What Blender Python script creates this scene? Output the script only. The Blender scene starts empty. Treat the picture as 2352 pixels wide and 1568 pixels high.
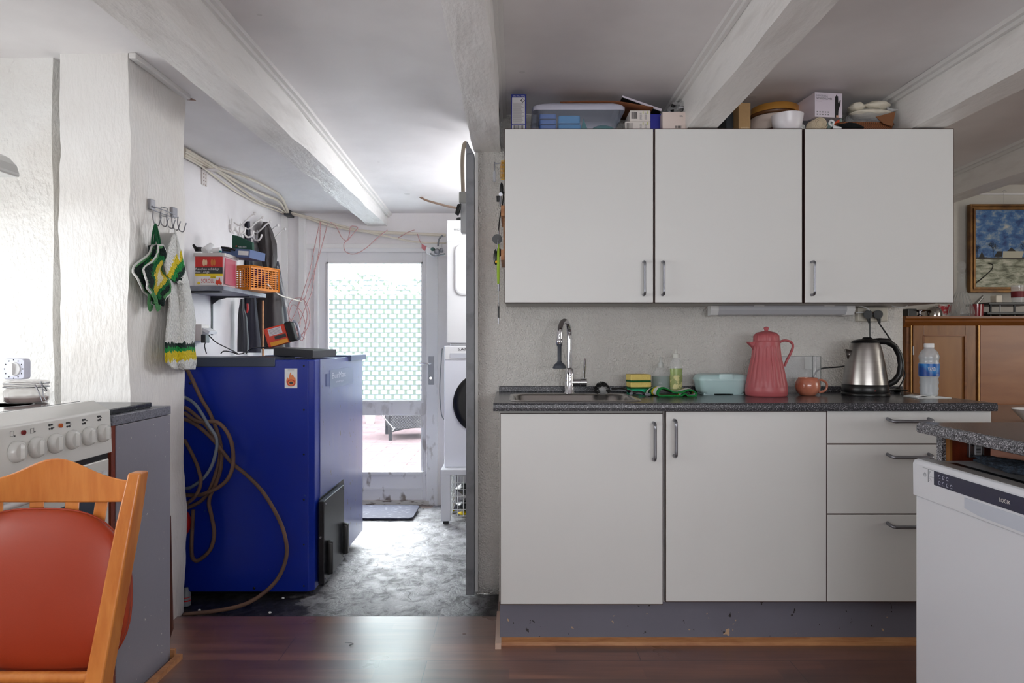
import bpy, math, random
from mathutils import Vector, Matrix, noise
random.seed(7)
C = bpy.context.scene.collection
S = bpy.context.scene
PI = math.pi
F = 1568.0; CX = 1176.0; HY = 788.0; CH = 1.12
def X(px, d): return (px-CX)/F*d
def Z(py, d): return CH-(py-HY)/F*d
def P(px, py, d): return Vector((X(px, d), d, Z(py, d)))
# ---------------- camera, world, lights, exposure ----------------
cd = bpy.data.cameras.new('camera'); cam = bpy.data.objects.new('camera', cd); C.objects.link(cam)
cam.location = (0, 0, CH); cam.rotation_euler = (PI/2, 0, 0)
cd.sensor_width = 36; cd.lens = 36*F/2352; cd.shift_y = 4/2352; cd.clip_start = 0.02
S.camera = cam
S.view_settings.view_transform = 'Standard'; S.view_settings.look = 'None'
S.view_settings.gamma = 1; S.view_settings.use_curve_mapping = False
S.view_settings.exposure = 0.36
w = bpy.data.worlds.new('world'); S.world = w; w.use_nodes = True
wn = w.node_tree.nodes; bg = wn['Background']
bg.inputs[0].default_value = (0.93, 0.97, 1.0, 1); bg.inputs[1].default_value = 24.0
try: S.cycles.max_bounces = 10; S.cycles.diffuse_bounces = 5; S.cycles.transparent_max_bounces = 16
except Exception: pass
def area(name, loc, rot, sx, sy, power, col=(1, 1, 1), portal=False, spread=180):
    l = bpy.data.lights.new(name, 'AREA'); l.shape = 'RECTANGLE'; l.size = sx; l.size_y = sy
    l.energy = power; l.color = col; l.spread = math.radians(spread)
    if portal: l.cycles.is_portal = True
    o = bpy.data.objects.new(name, l); o.location = loc; o.rotation_euler = rot; C.objects.link(o); return o
# daylight through the window in the left wall, the living room window and the glazed back door
area('window_light_left', (-2.245, 1.20, 1.26), (0, -PI/2, 0), 0.66, 1.9, 18, (0.95, 0.98, 1.0))
area('window_light_rear', (0.6, -2.51, 1.45), (PI/2+.85, 0, 0), 2.8, 1.1, 116, (0.965, 0.985, 1.03))  # added fill lamp, tilted up to brighten the ceiling
area('window_light_living', (4.49, 1.6, 1.4), (0, PI/2, 0), 1.1, 1.6, 16, (1.0, 0.97, 0.9))
area('door_portal', (-0.93, 5.2, 0.95), (-PI/2, 0, 0), 0.8, 1.8, 1, portal=True)
area('window_light_utility', (0.355, 3.95, 1.75), (0, PI/2, 0), 0.4, 0.7, 13, (0.95, 0.97, 1.0))  # added fill lamp that brightens the utility ceiling

# ---------------- materials ----------------
def lin(c):
    r = []
    for v in c[:3]:
        v = v/255.0
        r.append(v/12.92 if v <= 0.04045 else ((v+0.055)/1.055)**2.4)
    return tuple(r)+(1.0,)
MATS = {}
def M(name, col, rough=0.5, metal=0.0, bump=None, vary=None, spec=0.5, trans=0.0, alpha=1.0, coat=0.0, aniso=None, ior=None, stretch=(1, 1, 1), sub=None):
    """bump=(scale,strength) ; vary=(scale,color2,contrast lo,hi)"""
    if name in MATS: return MATS[name]
    m = bpy.data.materials.new(name); m.use_nodes = True; MATS[name] = m
    nt = m.node_tree; b = nt.nodes['Principled BSDF']
    b.inputs['Base Color'].default_value = lin(col); b.inputs['Roughness'].default_value = rough
    b.inputs['Metallic'].default_value = metal; b.inputs['Specular IOR Level'].default_value = spec
    b.inputs['Transmission Weight'].default_value = trans; b.inputs['Alpha'].default_value = alpha
    b.inputs['Coat Weight'].default_value = coat
    if ior: b.inputs['IOR'].default_value = ior
    if sub: b.inputs['Subsurface Weight'].default_value = sub
    tc = nt.nodes.new('ShaderNodeTexCoord'); mp = nt.nodes.new('ShaderNodeMapping')
    mp.inputs['Scale'].default_value = stretch
    nt.links.new(tc.outputs['Object'], mp.inputs[0])
    if vary:
        n = nt.nodes.new('ShaderNodeTexNoise'); n.inputs['Scale'].default_value = vary[0]; n.inputs['Detail'].default_value = 5
        nt.links.new(mp.outputs[0], n.inputs['Vector'])
        cr = nt.nodes.new('ShaderNodeValToRGB'); cr.color_ramp.elements[0].position = vary[2]; cr.color_ramp.elements[1].position = vary[3]
        cr.color_ramp.elements[0].color = lin(vary[1]); cr.color_ramp.elements[1].color = lin(col)
        nt.links.new(n.outputs[0], cr.inputs[0]); nt.links.new(cr.outputs[0], b.inputs['Base Color'])
    if bump:
        n = nt.nodes.new('ShaderNodeTexNoise'); n.inputs['Scale'].default_value = bump[0]; n.inputs['Detail'].default_value = 4
        nt.links.new(mp.outputs[0], n.inputs['Vector'])
        bp = nt.nodes.new('ShaderNodeBump'); bp.inputs['Strength'].default_value = bump[1]; bp.inputs['Distance'].default_value = 0.01
        nt.links.new(n.outputs[0], bp.inputs['Height']); nt.links.new(bp.outputs[0], b.inputs['Normal'])
    return m
class NG:
    """small node helper"""
    def __init__(s, name):
        s.m = bpy.data.materials.new(name); s.m.use_nodes = True; s.nt = s.m.node_tree; s.b = s.nt.nodes['Principled BSDF']; MATS[name] = s.m
        s.tc = s.nt.nodes.new('ShaderNodeTexCoord')
    def n(s, t, **kw):
        x = s.nt.nodes.new('ShaderNode'+t)
        for k, v in kw.items():
            if k.startswith('i_'): 
                kk = k[2:]; kk = int(kk) if kk.isdigit() else kk.replace('_', ' ')
                x.inputs[kk].default_value = v
            else: setattr(x, k, v)
        return x
    def l(s, a, b): s.nt.links.new(a, b)
    def math(s, op, a, b=None, c=None):
        x = s.nt.nodes.new('ShaderNodeMath'); x.operation = op
        for i, v in enumerate((a, b, c)):
            if v is None: continue
            if isinstance(v, (int, float)): x.inputs[i].default_value = v
            else: s.l(v, x.inputs[i])
        return x.outputs[0]
    def noise(s, scale, detail=5, stretch=(1, 1, 1), dist=0, rough=.5):
        mp = s.n('Mapping'); mp.inputs['Scale'].default_value = stretch; s.l(s.tc.outputs['Object'], mp.inputs[0])
        x = s.n('TexNoise'); x.inputs['Scale'].default_value = scale; x.inputs['Detail'].default_value = detail; x.inputs['Distortion'].default_value = dist; x.inputs['Roughness'].default_value = rough
        s.l(mp.outputs[0], x.inputs['Vector']); return x.outputs[0]
    def ramp(s, fac, stops):
        r = s.n('ValToRGB'); e = r.color_ramp.elements
        while len(e) < len(stops): e.new(.5)
        for i, (p, c) in enumerate(stops): e[i].position = p; e[i].color = lin(c) if len(c) == 3 else c
        s.l(fac, r.inputs[0]); return r.outputs[0]
    def mix(s, fac, a, b, mode='MIX'):
        x = s.n('MixRGB', blend_type=mode)
        for i, v in ((0, fac), (1, a), (2, b)):
            if isinstance(v, (int, float)): x.inputs[i].default_value = v
            elif isinstance(v, tuple): x.inputs[i].default_value = lin(v)
            else: s.l(v, x.inputs[i])
        return x.outputs[0]
    def bump(s, h, strength=.5, dist=.01):
        x = s.n('Bump'); x.inputs['Strength'].default_value = strength; x.inputs['Distance'].default_value = dist
        s.l(h, x.inputs['Height']); s.l(x.outputs[0], s.b.inputs['Normal'])
    def col(s, c):
        s.l(c, s.b.inputs['Base Color'])
    def set(s, **kw):
        for k, v in kw.items(): s.b.inputs[k.replace('_', ' ')].default_value = v
    def xyz(s):
        x = s.n('SeparateXYZ'); s.l(s.tc.outputs['Object'], x.inputs[0]); return x.outputs

def plaster(name, c1, c2, bs, bstr, stretch=(1, 1, 1), rough=.6, big=2.5, b2=0.25):
    g = NG(name); g.set(Roughness=rough)
    n1 = g.noise(big, 4); n2 = g.noise(bs, 3, stretch); n3 = g.noise(bs*.22, 4, stretch)
    g.col(g.ramp(n1, [(.35, c2), (.62, c1)]))
    h = g.math('ADD', n2, g.math('MULTIPLY', n3, b2*6))
    g.bump(h, bstr, .012); return g.m
m_wall = plaster('plaster_pebbled', (226, 223, 218), (217, 213, 207), 140, .85)
m_wallutil = plaster('plaster_utility', (235, 231, 231), (222, 217, 217), 40, .12, rough=.55)
m_pillar = plaster('plaster_pillar', (238, 237, 234), (226, 222, 216), 70, .55, (1, 1, .7), rough=.4)
m_pillar2 = plaster('plaster_streaked', (236, 234, 231), (224, 219, 213), 90, .3, (1, 1, .35), rough=.42)
m_ceil = None
g = NG('ceiling_paint'); g.set(Roughness=.6)
n1 = g.noise(1.2, 5); n2 = g.noise(9, 4, (1, 2.2, 1))
c = g.ramp(n1, [(.34, (218, 214, 214)), (.6, (240, 237, 237))])
vo = g.n('TexVoronoi', i_Scale=3.4); g.l(g.tc.outputs['Object'], vo.inputs['Vector'])
spot = g.math('LESS_THAN', vo.outputs['Distance'], .07)
c = g.mix(g.math('MULTIPLY', spot, g.math('MULTIPLY', n2, .5)), c, (168, 165, 163))
c = g.mix(g.ramp(n2, [(.6, (0, 0, 0)), (.75, (60, 60, 60))]), c, (238, 238, 240))
g.col(c); g.bump(g.noise(18, 5), .12, .01); m_ceil = g.m
g = NG('beam_paint'); g.set(Roughness=.42)
n1 = g.noise(7, 6, (2.5, .5, 2.5), .1); n2 = g.noise(60, 3, (1, .5, 1))
g.col(g.ramp(n1, [(.28, (220, 217, 213)), (.5, (237, 235, 232))]))
cr_ = g.math('ABSOLUTE', g.math('SUBTRACT', g.noise(3, 3, (5, .25, 5), .8), .5))
crk = g.math('MULTIPLY', g.math('LESS_THAN', cr_, .006), -1.2)
g.bump(g.math('ADD', g.math('ADD', g.math('MULTIPLY', n1, .6), g.math('MULTIPLY', n2, .35)), crk), .6, .012); m_beam = g.m
m_white = M('white_gloss_paint', (226, 226, 226), .35, bump=(30, .05), vary=(6, (200, 197, 193), .3, .45))
m_trimw = M('white_trim', (228, 226, 224), .45, bump=(30, .06))
g = NG('door_paint_worn'); g.set(Roughness=.4)
z = g.xyz()[2]
wear = g.math('MULTIPLY', g.ramp(g.noise(16, 6, (1, 1, .5)), [(.56, (0, 0, 0)), (.66, (255, 255, 255))]), g.math('SUBTRACT', 1.0, g.math('MULTIPLY', z, .95)))
wear = g.math('MAXIMUM', wear, 0)
g.col(g.mix(wear, (222, 221, 222), (128, 118, 110))); m_door = g.m
m_melamine = M('white_melamine', (222, 222, 220), .42, bump=(260, .025))
m_melside = M('grey_melamine_edge', (190, 187, 182), .5)
m_edge = M('brown_edging', (66, 44, 40), .6)
m_steel = M('brushed_steel', (150, 150, 155), .3, 1.0)
m_handle = M('satin_handle', (140, 140, 146), .32, .9)
m_chrome = M('chrome', (215, 215, 220), .06, 1.0)
m_inox = M('sink_steel', (190, 186, 182), .26, 1.0)
m_black = M('black_plastic', (14, 14, 15), .35)
m_blackm = M('black_matte', (22, 22, 24), .7)
m_dark = M('dark_grey', (50, 51, 55), .5)
m_white2 = M('white_plastic', (232, 232, 232), .35)
m_enamel = M('white_enamel', (232, 232, 228), .22, coat=.3)
m_dw = M('appliance_white', (232, 234, 240), .3)
m_cream = M('cream_plastic', (224, 216, 200), .45)
m_greypaint = M('grey_blue_paint', (92, 94, 108), .42, bump=(12, .05), vary=(5, (84, 85, 98), .3, .6))
g = NG('panel_grey_paint'); g.set(Roughness=.38)
chip = g.math('GREATER_THAN', g.noise(75, 2), .735)
g.col(g.mix(chip, (142, 141, 152), (215, 212, 205))); g.bump(g.noise(60, 3), .05); m_panelgrey = g.m
g = NG('plinth_grey_paint'); g.set(Roughness=.4)
chip = g.math('GREATER_THAN', g.noise(42, 3, (1, 1, .8)), .70)
c = g.mix(g.noise(4, 3), (108, 107, 120), (120, 119, 132))
c = g.mix(chip, c, (40, 36, 38)); c = g.mix(g.math('GREATER_THAN', g.noise(33, 2, (1, 1, 1), .3), .725), c, (190, 160, 130)); g.col(c); m_plinth = g.m
m_post = M('grey_post_paint', (124, 125, 130), .45, bump=(20, .08), vary=(14, (108, 109, 114), .35, .5))
def speckle(name, base, d2, wht, scale, thr=.62, rough=.35):
    g = NG(name); g.set(Roughness=rough)
    v1 = g.noise(scale, 2); v2 = g.noise(scale*.75, 2, (1.1, .9, 1))
    c = g.mix(g.math('GREATER_THAN', v1, thr), base, wht)
    c = g.mix(g.math('GREATER_THAN', v2, thr), c, d2)
    g.col(c); return g.m
m_worktop_edge = speckle('worktop_speckled_edge', (50, 50, 56), (18, 18, 20), (170, 170, 175), 330, .60)
m_worktop = speckle('worktop_top', (62, 61, 66), (40, 40, 44), (104, 104, 110), 260, .62, .22)
m_pen_edge = speckle('peninsula_speckled_edge', (98, 98, 104), (38, 38, 42), (200, 200, 205), 330, .57)
m_slate = speckle('slate_stone', (34, 36, 40), (14, 14, 16), (84, 88, 92), 220, .6, .25)
def wood(name, c1, c2, scale=6, stretch=(1, 8, 8), rough=.35, c3=None):
    g = NG(name); g.set(Roughness=rough)
    n1 = g.noise(scale, 6, stretch, .8); n2 = g.noise(scale*5, 3, stretch)
    f = g.math('ADD', g.math('MULTIPLY', n1, .75), g.math('MULTIPLY', n2, .25))
    g.col(g.ramp(f, [(.35, c2), (.62, c1)])); g.bump(n2, .05, .005); return g.m
m_chairwood = wood('beech_lacquered', (214, 138, 68), (190, 108, 46), 4, (6, 6, 1), .28)
m_rawwood = wood('raw_pine', (190, 136, 90), (160, 104, 64), 6, (1, 8, 8), .5)
m_sideboard = wood('cherry_veneer', (150, 98, 48), (124, 78, 36), 3, (5, 5, 1), .3)
m_sidedark = wood('cherry_cornice', (140, 84, 34), (110, 62, 24), 3, (1, 6, 6), .3)
m_redwood = wood('mahogany_panel', (132, 52, 26), (96, 34, 18), 4, (5, 5, 1), .3)
m_offcut = wood('walnut_offcut', (104, 60, 46), (70, 38, 30), 5, (6, 6, 1), .45)
# laminate floor, three strips per plank
g = NG('walnut_laminate'); 
br = g.n('TexBrick', offset=.37, squash=1.0); br.inputs['Scale'].default_value = 1; br.inputs['Mortar Size'].default_value = 0
br.inputs['Brick Width'].default_value = .46; br.inputs['Row Height'].default_value = .065; br.inputs['Bias'].default_value = 0
br.inputs['Color1'].default_value = (0, 0, 0, 1); br.inputs['Color2'].default_value = (1, 1, 1, 1)
mpl = g.n('Mapping'); mpl.inputs['Location'].default_value = (.3, -2.80+19.5, 0); g.l(g.tc.outputs['Object'], mpl.inputs[0]); g.l(mpl.outputs[0], br.inputs['Vector'])
pk = g.n('TexBrick', offset=.41); pk.inputs['Scale'].default_value = 1; pk.inputs['Mortar Size'].default_value = .0016
pk.inputs['Brick Width'].default_value = 1.28; pk.inputs['Row Height'].default_value = .195; pk.inputs['Mortar Smooth'].default_value = .3
g.l(mpl.outputs[0], pk.inputs['Vector'])
gr = g.noise(9, 6, (.22, 2.4, 1), .25); gr2 = g.noise(50, 4, (.1, 2.6, 1))
f = g.math('ADD', g.math('MULTIPLY', gr, .7), g.math('MULTIPLY', gr2, .3))
c1 = g.ramp(f, [(.3, (68, 42, 33)), (.7, (114, 73, 57))]); c2 = g.ramp(f, [(.3, (100, 61, 46)), (.7, (162, 109, 82))])
c = g.mix(br.outputs['Color'], c1, c2); c = g.mix(pk.outputs['Fac'], c, (30, 20, 18)); g.col(c)
g.b.inputs['Specular IOR Level'].default_value = 1.0; g.set(Coat_Weight=1.0, Coat_Roughness=.30, Coat_IOR=1.75)
rg = g.ramp(g.noise(3, 4), [(.3, (.27, .27, .27, 1)), (.7, (.40, .40, .40, 1))]); g.l(rg, g.b.inputs['Roughness'])
g.bump(g.math('ADD', g.math('MULTIPLY', pk.outputs['Fac'], -1), g.math('MULTIPLY', g.noise(9, 3), .5)), .12, .006)
m_lam = g.m
# rough concrete floor of the utility room
g = NG('worn_concrete')
n1 = g.noise(3.2, 8, (1, 1, 1), .5, .6); n2 = g.noise(15, 9, (1, .8, 1), .5, .7); n3 = g.noise(1.6, 3)
c = g.ramp(g.math('ADD', g.math('MULTIPLY', n1, .45), g.math('MULTIPLY', n2, .55)), [(.36, (50, 50, 52)), (.45, (104, 104, 106)), (.50, (148, 149, 151)), (.60, (184, 185, 188))])
dn = g.noise(4, 4); vm = g.n('MixRGB', blend_type='ADD'); vm.inputs[0].default_value = .5
g.l(g.tc.outputs['Object'], vm.inputs[1]); tn = g.n('TexNoise', i_Scale=4.0); g.l(g.tc.outputs['Object'], tn.inputs['Vector']); g.l(tn.outputs['Color'], vm.inputs[2])
vo = g.n('TexVoronoi', feature='DISTANCE_TO_EDGE', i_Scale=1.9); g.l(vm.outputs[0], vo.inputs['Vector'])
crack = g.math('MULTIPLY', g.math('LESS_THAN', vo.outputs['Distance'], .0035), g.math('GREATER_THAN', n3, .53))
c = g.mix(crack, c, (52, 50, 50))
xs, ys, zs = g.xyz()
# coal dust trodden in beside the boiler and the left door jamb
soot_shade = g.math('ADD', g.math('MULTIPLY', g.math('ADD', xs, .84), -3.2), g.math('MULTIPLY', g.math('SUBTRACT', n2, .5), 3.4))
soot_shade = g.math('ADD', soot_shade, g.math('MULTIPLY', g.math('MAXIMUM', g.math('SUBTRACT', 3.04, ys), 0), 2.6))
post_shade = g.math('ADD', g.math('ADD', g.math('MULTIPLY', g.math('ADD', xs, .17), 7.0), g.math('MULTIPLY', g.math('SUBTRACT', 2.98, ys), 2.5)), g.math('MULTIPLY', g.math('SUBTRACT', n2, .5), 3))  # shadow painted on the floor at the foot of the grey post
soot_shade = g.math('MAXIMUM', soot_shade, g.math('MULTIPLY', post_shade, g.math('LESS_THAN', ys, 3.1)))
soot_shade = g.math('MULTIPLY', g.ramp(soot_shade, [(.12, (0, 0, 0, 1)), (.5, (1, 1, 1, 1))]), .94)
s2 = g.math('MULTIPLY', g.math('GREATER_THAN', n2, .535), g.ramp(g.math('SUBTRACT', 3.14, ys), [(.05, (0, 0, 0, 1)), (.34, (.75, .75, .75, 1))]))
c = g.mix(soot_shade, c, (16, 14, 14)); c = g.mix(g.math('MULTIPLY', s2, .8), c, (66, 64, 64)); g.col(c)
g.b.inputs['Specular IOR Level'].default_value = .55; g.l(g.ramp(n2, [(.4, (.5, .5, .5, 1)), (.6, (.3, .3, .3, 1))]), g.b.inputs['Roughness'])
g.bump(g.math('ADD', n2, g.math('MULTIPLY', crack, -.8)), .5, .015); m_conc = g.m
# boiler blue
g = NG('boiler_blue'); g.set(Roughness=.3)
sp = g.math('GREATER_THAN', g.noise(60, 2, (1, 1, .7)), .74)
c = g.mix(g.noise(3, 5), (8, 34, 138), (12, 44, 152)); g.col(g.mix(g.math('MULTIPLY', sp, .7), c, (60, 80, 130)))
g.bump(g.noise(300, 2), .05, .004); m_blue = g.m
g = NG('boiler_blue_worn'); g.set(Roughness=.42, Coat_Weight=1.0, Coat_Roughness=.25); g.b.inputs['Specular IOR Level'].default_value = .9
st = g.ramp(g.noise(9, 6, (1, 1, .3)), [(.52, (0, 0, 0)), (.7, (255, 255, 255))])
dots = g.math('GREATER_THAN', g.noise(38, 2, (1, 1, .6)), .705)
c = g.mix(g.math('MULTIPLY', st, .35), (54, 70, 140), (84, 88, 130)); c = g.mix(dots, c, (20, 16, 26)); g.col(c); m_blue2 = g.m  # base blue lightened for the door's reflection; streaks and dots are wear
m_clearp = M('clear_plastic', (235, 238, 240), .08, trans=.0, alpha=.16, spec=.8)
m_glass = M('clear_glass', (245, 248, 248), .02, trans=1.0, ior=1.45)
m_glassfaint = M('thin_glass', (240, 243, 245), .03, alpha=.22, spec=.9)
m_rubber = M('brown_rubber_hose', (112, 84, 68), .65, bump=(400, .2), vary=(8, (84, 62, 52), .3, .6))
m_cable = M('cream_cable', (214, 204, 188), .45)
m_pinkwire = M('red_white_flex', (206, 176, 172), .5, vary=(300, (182, 122, 122), .45, .55))
m_browncable = M('brown_old_flex', (150, 120, 100), .6)

# ---------------- geometry helpers ----------------
class MB:
    def __init__(s): s.v = []; s.f = []; s.mi = []; s.sm = []
    def add(s, vs, fs, m=0, sm=False):
        o = len(s.v); s.v += [Vector(v) for v in vs]
        for f in fs: s.f.append([o+i for i in f]); s.mi.append(m); s.sm.append(sm)
        return s
    def mark(s): return len(s.v)
    def xf(s, mat, start=0):
        for i in range(start, len(s.v)): s.v[i] = mat @ s.v[i]
        return s
    def box(s, x0, x1, y0, y1, z0, z1, m=0):
        if x0 > x1: x0, x1 = x1, x0
        if y0 > y1: y0, y1 = y1, y0
        if z0 > z1: z0, z1 = z1, z0
        return s.add([(x0, y0, z0), (x1, y0, z0), (x1, y1, z0), (x0, y1, z0), (x0, y0, z1), (x1, y0, z1), (x1, y1, z1), (x0, y1, z1)],
                     [(0, 3, 2, 1), (4, 5, 6, 7), (0, 1, 5, 4), (1, 2, 6, 5), (2, 3, 7, 6), (3, 0, 4, 7)], m)
    def loft(s, loops, m=0, sm=True, cap0=True, cap1=True, closed=False):
        n = len(loops[0]); vs = [p for l in loops for p in l]; fs = []
        for k in range(len(loops)-(0 if closed else 1)):
            a = k*n; b = ((k+1) % len(loops))*n
            for i in range(n):
                j = (i+1) % n; fs.append((a+i, a+j, b+j, b+i))
        s.add(vs, fs, m, sm)
        o = len(s.v)-len(vs)
        if cap0: s.f.append([o+i for i in range(n)][::-1]); s.mi.append(m); s.sm.append(False)
        if cap1: s.f.append([o+(len(loops)-1)*n+i for i in range(n)]); s.mi.append(m); s.sm.append(False)
        return s
    def tube(s, pts, r, seg=8, m=0, smooth=True, closed=False, fine=0, caps=True):
        pts = [Vector(p) for p in pts]
        if fine: pts = spline(pts, fine, closed)
        n = len(pts); rs = r if isinstance(r, (list, tuple)) else None
        loops = []; up = None
        for i, p in enumerate(pts):
            if closed: t = pts[(i+1) % n]-pts[i-1]
            else: t = pts[min(i+1, n-1)]-pts[max(i-1, 0)]
            if t.length < 1e-9: t = Vector((0, 0, 1))
            t.normalize()
            if up is None: up = Vector((0, 0, 1)) if abs(t.z) < .9 else Vector((1, 0, 0))
            a = t.cross(up); 
            if a.length < 1e-6: a = t.cross(Vector((0, 1, 0)))
            a.normalize(); b = a.cross(t).normalized(); up = b
            rr = r if rs is None else (rs[i] if len(rs) == n else rs[0]+(rs[-1]-rs[0])*i/(n-1))
            loops.append([p+(a*math.cos(q*2*PI/seg)+b*math.sin(q*2*PI/seg))*rr for q in range(seg)])
        return s.loft(loops, m, smooth, caps and not closed, caps and not closed, closed)
    def lathe(s, prof, c=(0, 0, 0), seg=24, m=0, sm=True, cap0=True, cap1=True, sx=1, sy=1):
        c = Vector(c)
        return s.loft([[c+Vector((r*sx*math.cos(q*2*PI/seg), r*sy*math.sin(q*2*PI/seg), z)) for q in range(seg)] for r, z in prof], m, sm, cap0, cap1)
    def prism(s, poly, vec, m=0):
        poly = [Vector(p) for p in poly]; vec = Vector(vec)
        return s.loft([poly, [p+vec for p in poly]], m, False)
    def cyl(s, a, b, r, r2=None, seg=16, m=0):
        return s.tube([a, b], [r, r if r2 is None else r2], seg, m)
    def ball(s, c, rx, ry=None, rz=None, seg=16, m=0):
        ry = rx if ry is None else ry; rz = rx if rz is None else rz; c = Vector(c); k = 8
        return s.loft([[c+Vector((rx*math.sin(PI*(i+.02)/(k+.04))*math.cos(q*2*PI/seg), ry*math.sin(PI*(i+.02)/(k+.04))*math.sin(q*2*PI/seg), -rz*math.cos(PI*(i+.02)/(k+.04)))) for q in range(seg)] for i in range(k+1)], m, True)
    def grid(s, fn, nu, nv, m=0, sm=True, thick=None):
        vs = [fn(i/nu, j/nv) for j in range(nv+1) for i in range(nu+1)]
        fs = [(j*(nu+1)+i, j*(nu+1)+i+1, (j+1)*(nu+1)+i+1, (j+1)*(nu+1)+i) for j in range(nv) for i in range(nu)]
        return s.add(vs, fs, m, sm)
    def build(s, name, mats, parent=None, bevel=0, sub=0, solid=0, seg=2, world=False, split=0):
        if not isinstance(mats, (list, tuple)): mats = [mats]
        if parent is None:
            lo = Vector((min(v.x for v in s.v), min(v.y for v in s.v), min(v.z for v in s.v)))
            hi = Vector((max(v.x for v in s.v), max(v.y for v in s.v), max(v.z for v in s.v)))
            off = Vector((0, 0, 0)) if world else Vector(((lo.x+hi.x)/2, (lo.y+hi.y)/2, lo.z))
        else:
            r = parent
            while r.parent: r = r.parent
            off = OFF[r.name]
        me = bpy.data.meshes.new(name); me.from_pydata([v-off for v in s.v], [], s.f); me.update()
        for mt in mats: me.materials.append(mt)
        me.polygons.foreach_set('material_index', s.mi); me.polygons.foreach_set('use_smooth', s.sm)
        o = bpy.data.objects.new(name, me); C.objects.link(o)
        if parent is None: o.location = off; OFF[o.name] = off
        else: o.parent = parent
        if solid: md = o.modifiers.new('solid', 'SOLIDIFY'); md.thickness = solid; md.offset = 0
        if bevel: md = o.modifiers.new('bevel', 'BEVEL'); md.width = bevel; md.segments = seg; md.limit_method = 'ANGLE'; md.angle_limit = math.radians(40)
        if not split and not bevel and not sub and any(s.sm) and not all(len(f) == 4 for f in s.f) or (not bevel and not sub and name in ('cap', 'lid', 'body', 'cup', 'gold_lid', 'tin')): split = split or 62
        if split: md = o.modifiers.new('split', 'EDGE_SPLIT'); md.split_angle = math.radians(split)
        if sub: md = o.modifiers.new('sub', 'SUBSURF'); md.levels = sub; md.render_levels = sub
        return o
OFF = {}
def spline(pts, k, closed=False):
    out = []; n = len(pts)
    rng = range(n) if closed else range(n-1)
    for i in rng:
        if closed: p0, p1, p2, p3 = pts[i-1], pts[i], pts[(i+1) % n], pts[(i+2) % n]
        else: p0, p1, p2, p3 = pts[max(i-1, 0)], pts[i], pts[i+1], pts[min(i+2, n-1)]
        for j in range(k):
            t = j/k
            out.append(.5*((2*p1)+(-p0+p2)*t+(2*p0-5*p1+4*p2-p3)*t*t+(-p0+3*p1-3*p2+p3)*t**3))
    if not closed: out.append(pts[-1])
    return out
def rrect(cx, cy, w, h, r, z, n=4):
    pts = []
    for (sx, sy, a0) in ((1, 1, 0), (-1, 1, 90), (-1, -1, 180), (1, -1, 270)):
        for k in range(n+1):
            a = math.radians(a0+90*k/n); pts.append(Vector((cx+sx*(w/2-r)+r*math.cos(a), cy+sy*(h/2-r)+r*math.sin(a), z)))
    return pts
def thing(name, label, cat, loc=(0, 0, 0), rotz=0, group=None, local=False):
    o = bpy.data.objects.new(name, None); C.objects.link(o); o.empty_display_size = .05
    o.location = loc; o.rotation_euler = (0, 0, rotz); o['label'] = label; o['category'] = cat
    if group: o['group'] = group
    OFF[o.name] = Vector((0, 0, 0)) if (local or rotz) else Vector(loc); return o
def tag(o, label, cat, group=None, kind=None):
    o['label'] = label; o['category'] = cat
    if group: o['group'] = group
    if kind: o['kind'] = kind
    return o
def struct(o, label=None):
    o['kind'] = 'structure'
    if label: o['label'] = label; 
    return o
def B(*a): return MB().box(*a)
FACE = {'front': Matrix(((1, 0, 0), (0, 0, -1), (0, 1, 0))), 'px': Matrix(((0, 0, 1), (1, 0, 0), (0, 1, 0))), 'nx': Matrix(((0, 0, -1), (-1, 0, 0), (0, 1, 0)))}
def text(s, width, loc, face, mat, parent, name='lettering', height=None, extra=None, center=False):
    cu = bpy.data.curves.new('t', 'FONT'); cu.body = s; cu.extrude = 0.0; cu.resolution_u = 2
    if center: cu.align_x = 'CENTER'
    ob = bpy.data.objects.new('t', cu); C.objects.link(ob)
    dg = bpy.context.evaluated_depsgraph_get(); me = bpy.data.meshes.new_from_object(ob.evaluated_get(dg))
    C.objects.unlink(ob); bpy.data.objects.remove(ob)
    xs = [v.co.x for v in me.vertices]; ys = [v.co.y for v in me.vertices]
    w = max(xs)-min(xs); h = max(ys)-min(ys); kx = width/w; ky = kx if height is None else height/h
    R = FACE[face] if isinstance(face, str) else face
    R = R.to_4x4() if len(R) == 3 else R
    mb = MB(); vs = [Vector(((v.co.x-min(xs))*kx, (v.co.y-min(ys))*ky, 0)) for v in me.vertices]
    if extra is not None: vs = [extra @ v for v in vs]
    mb.add([R @ v + Vector(loc) for v in vs], [list(p.vertices) for p in me.polygons])
    bpy.data.meshes.remove(me)
    return mb.build(name, mat, parent)
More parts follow.
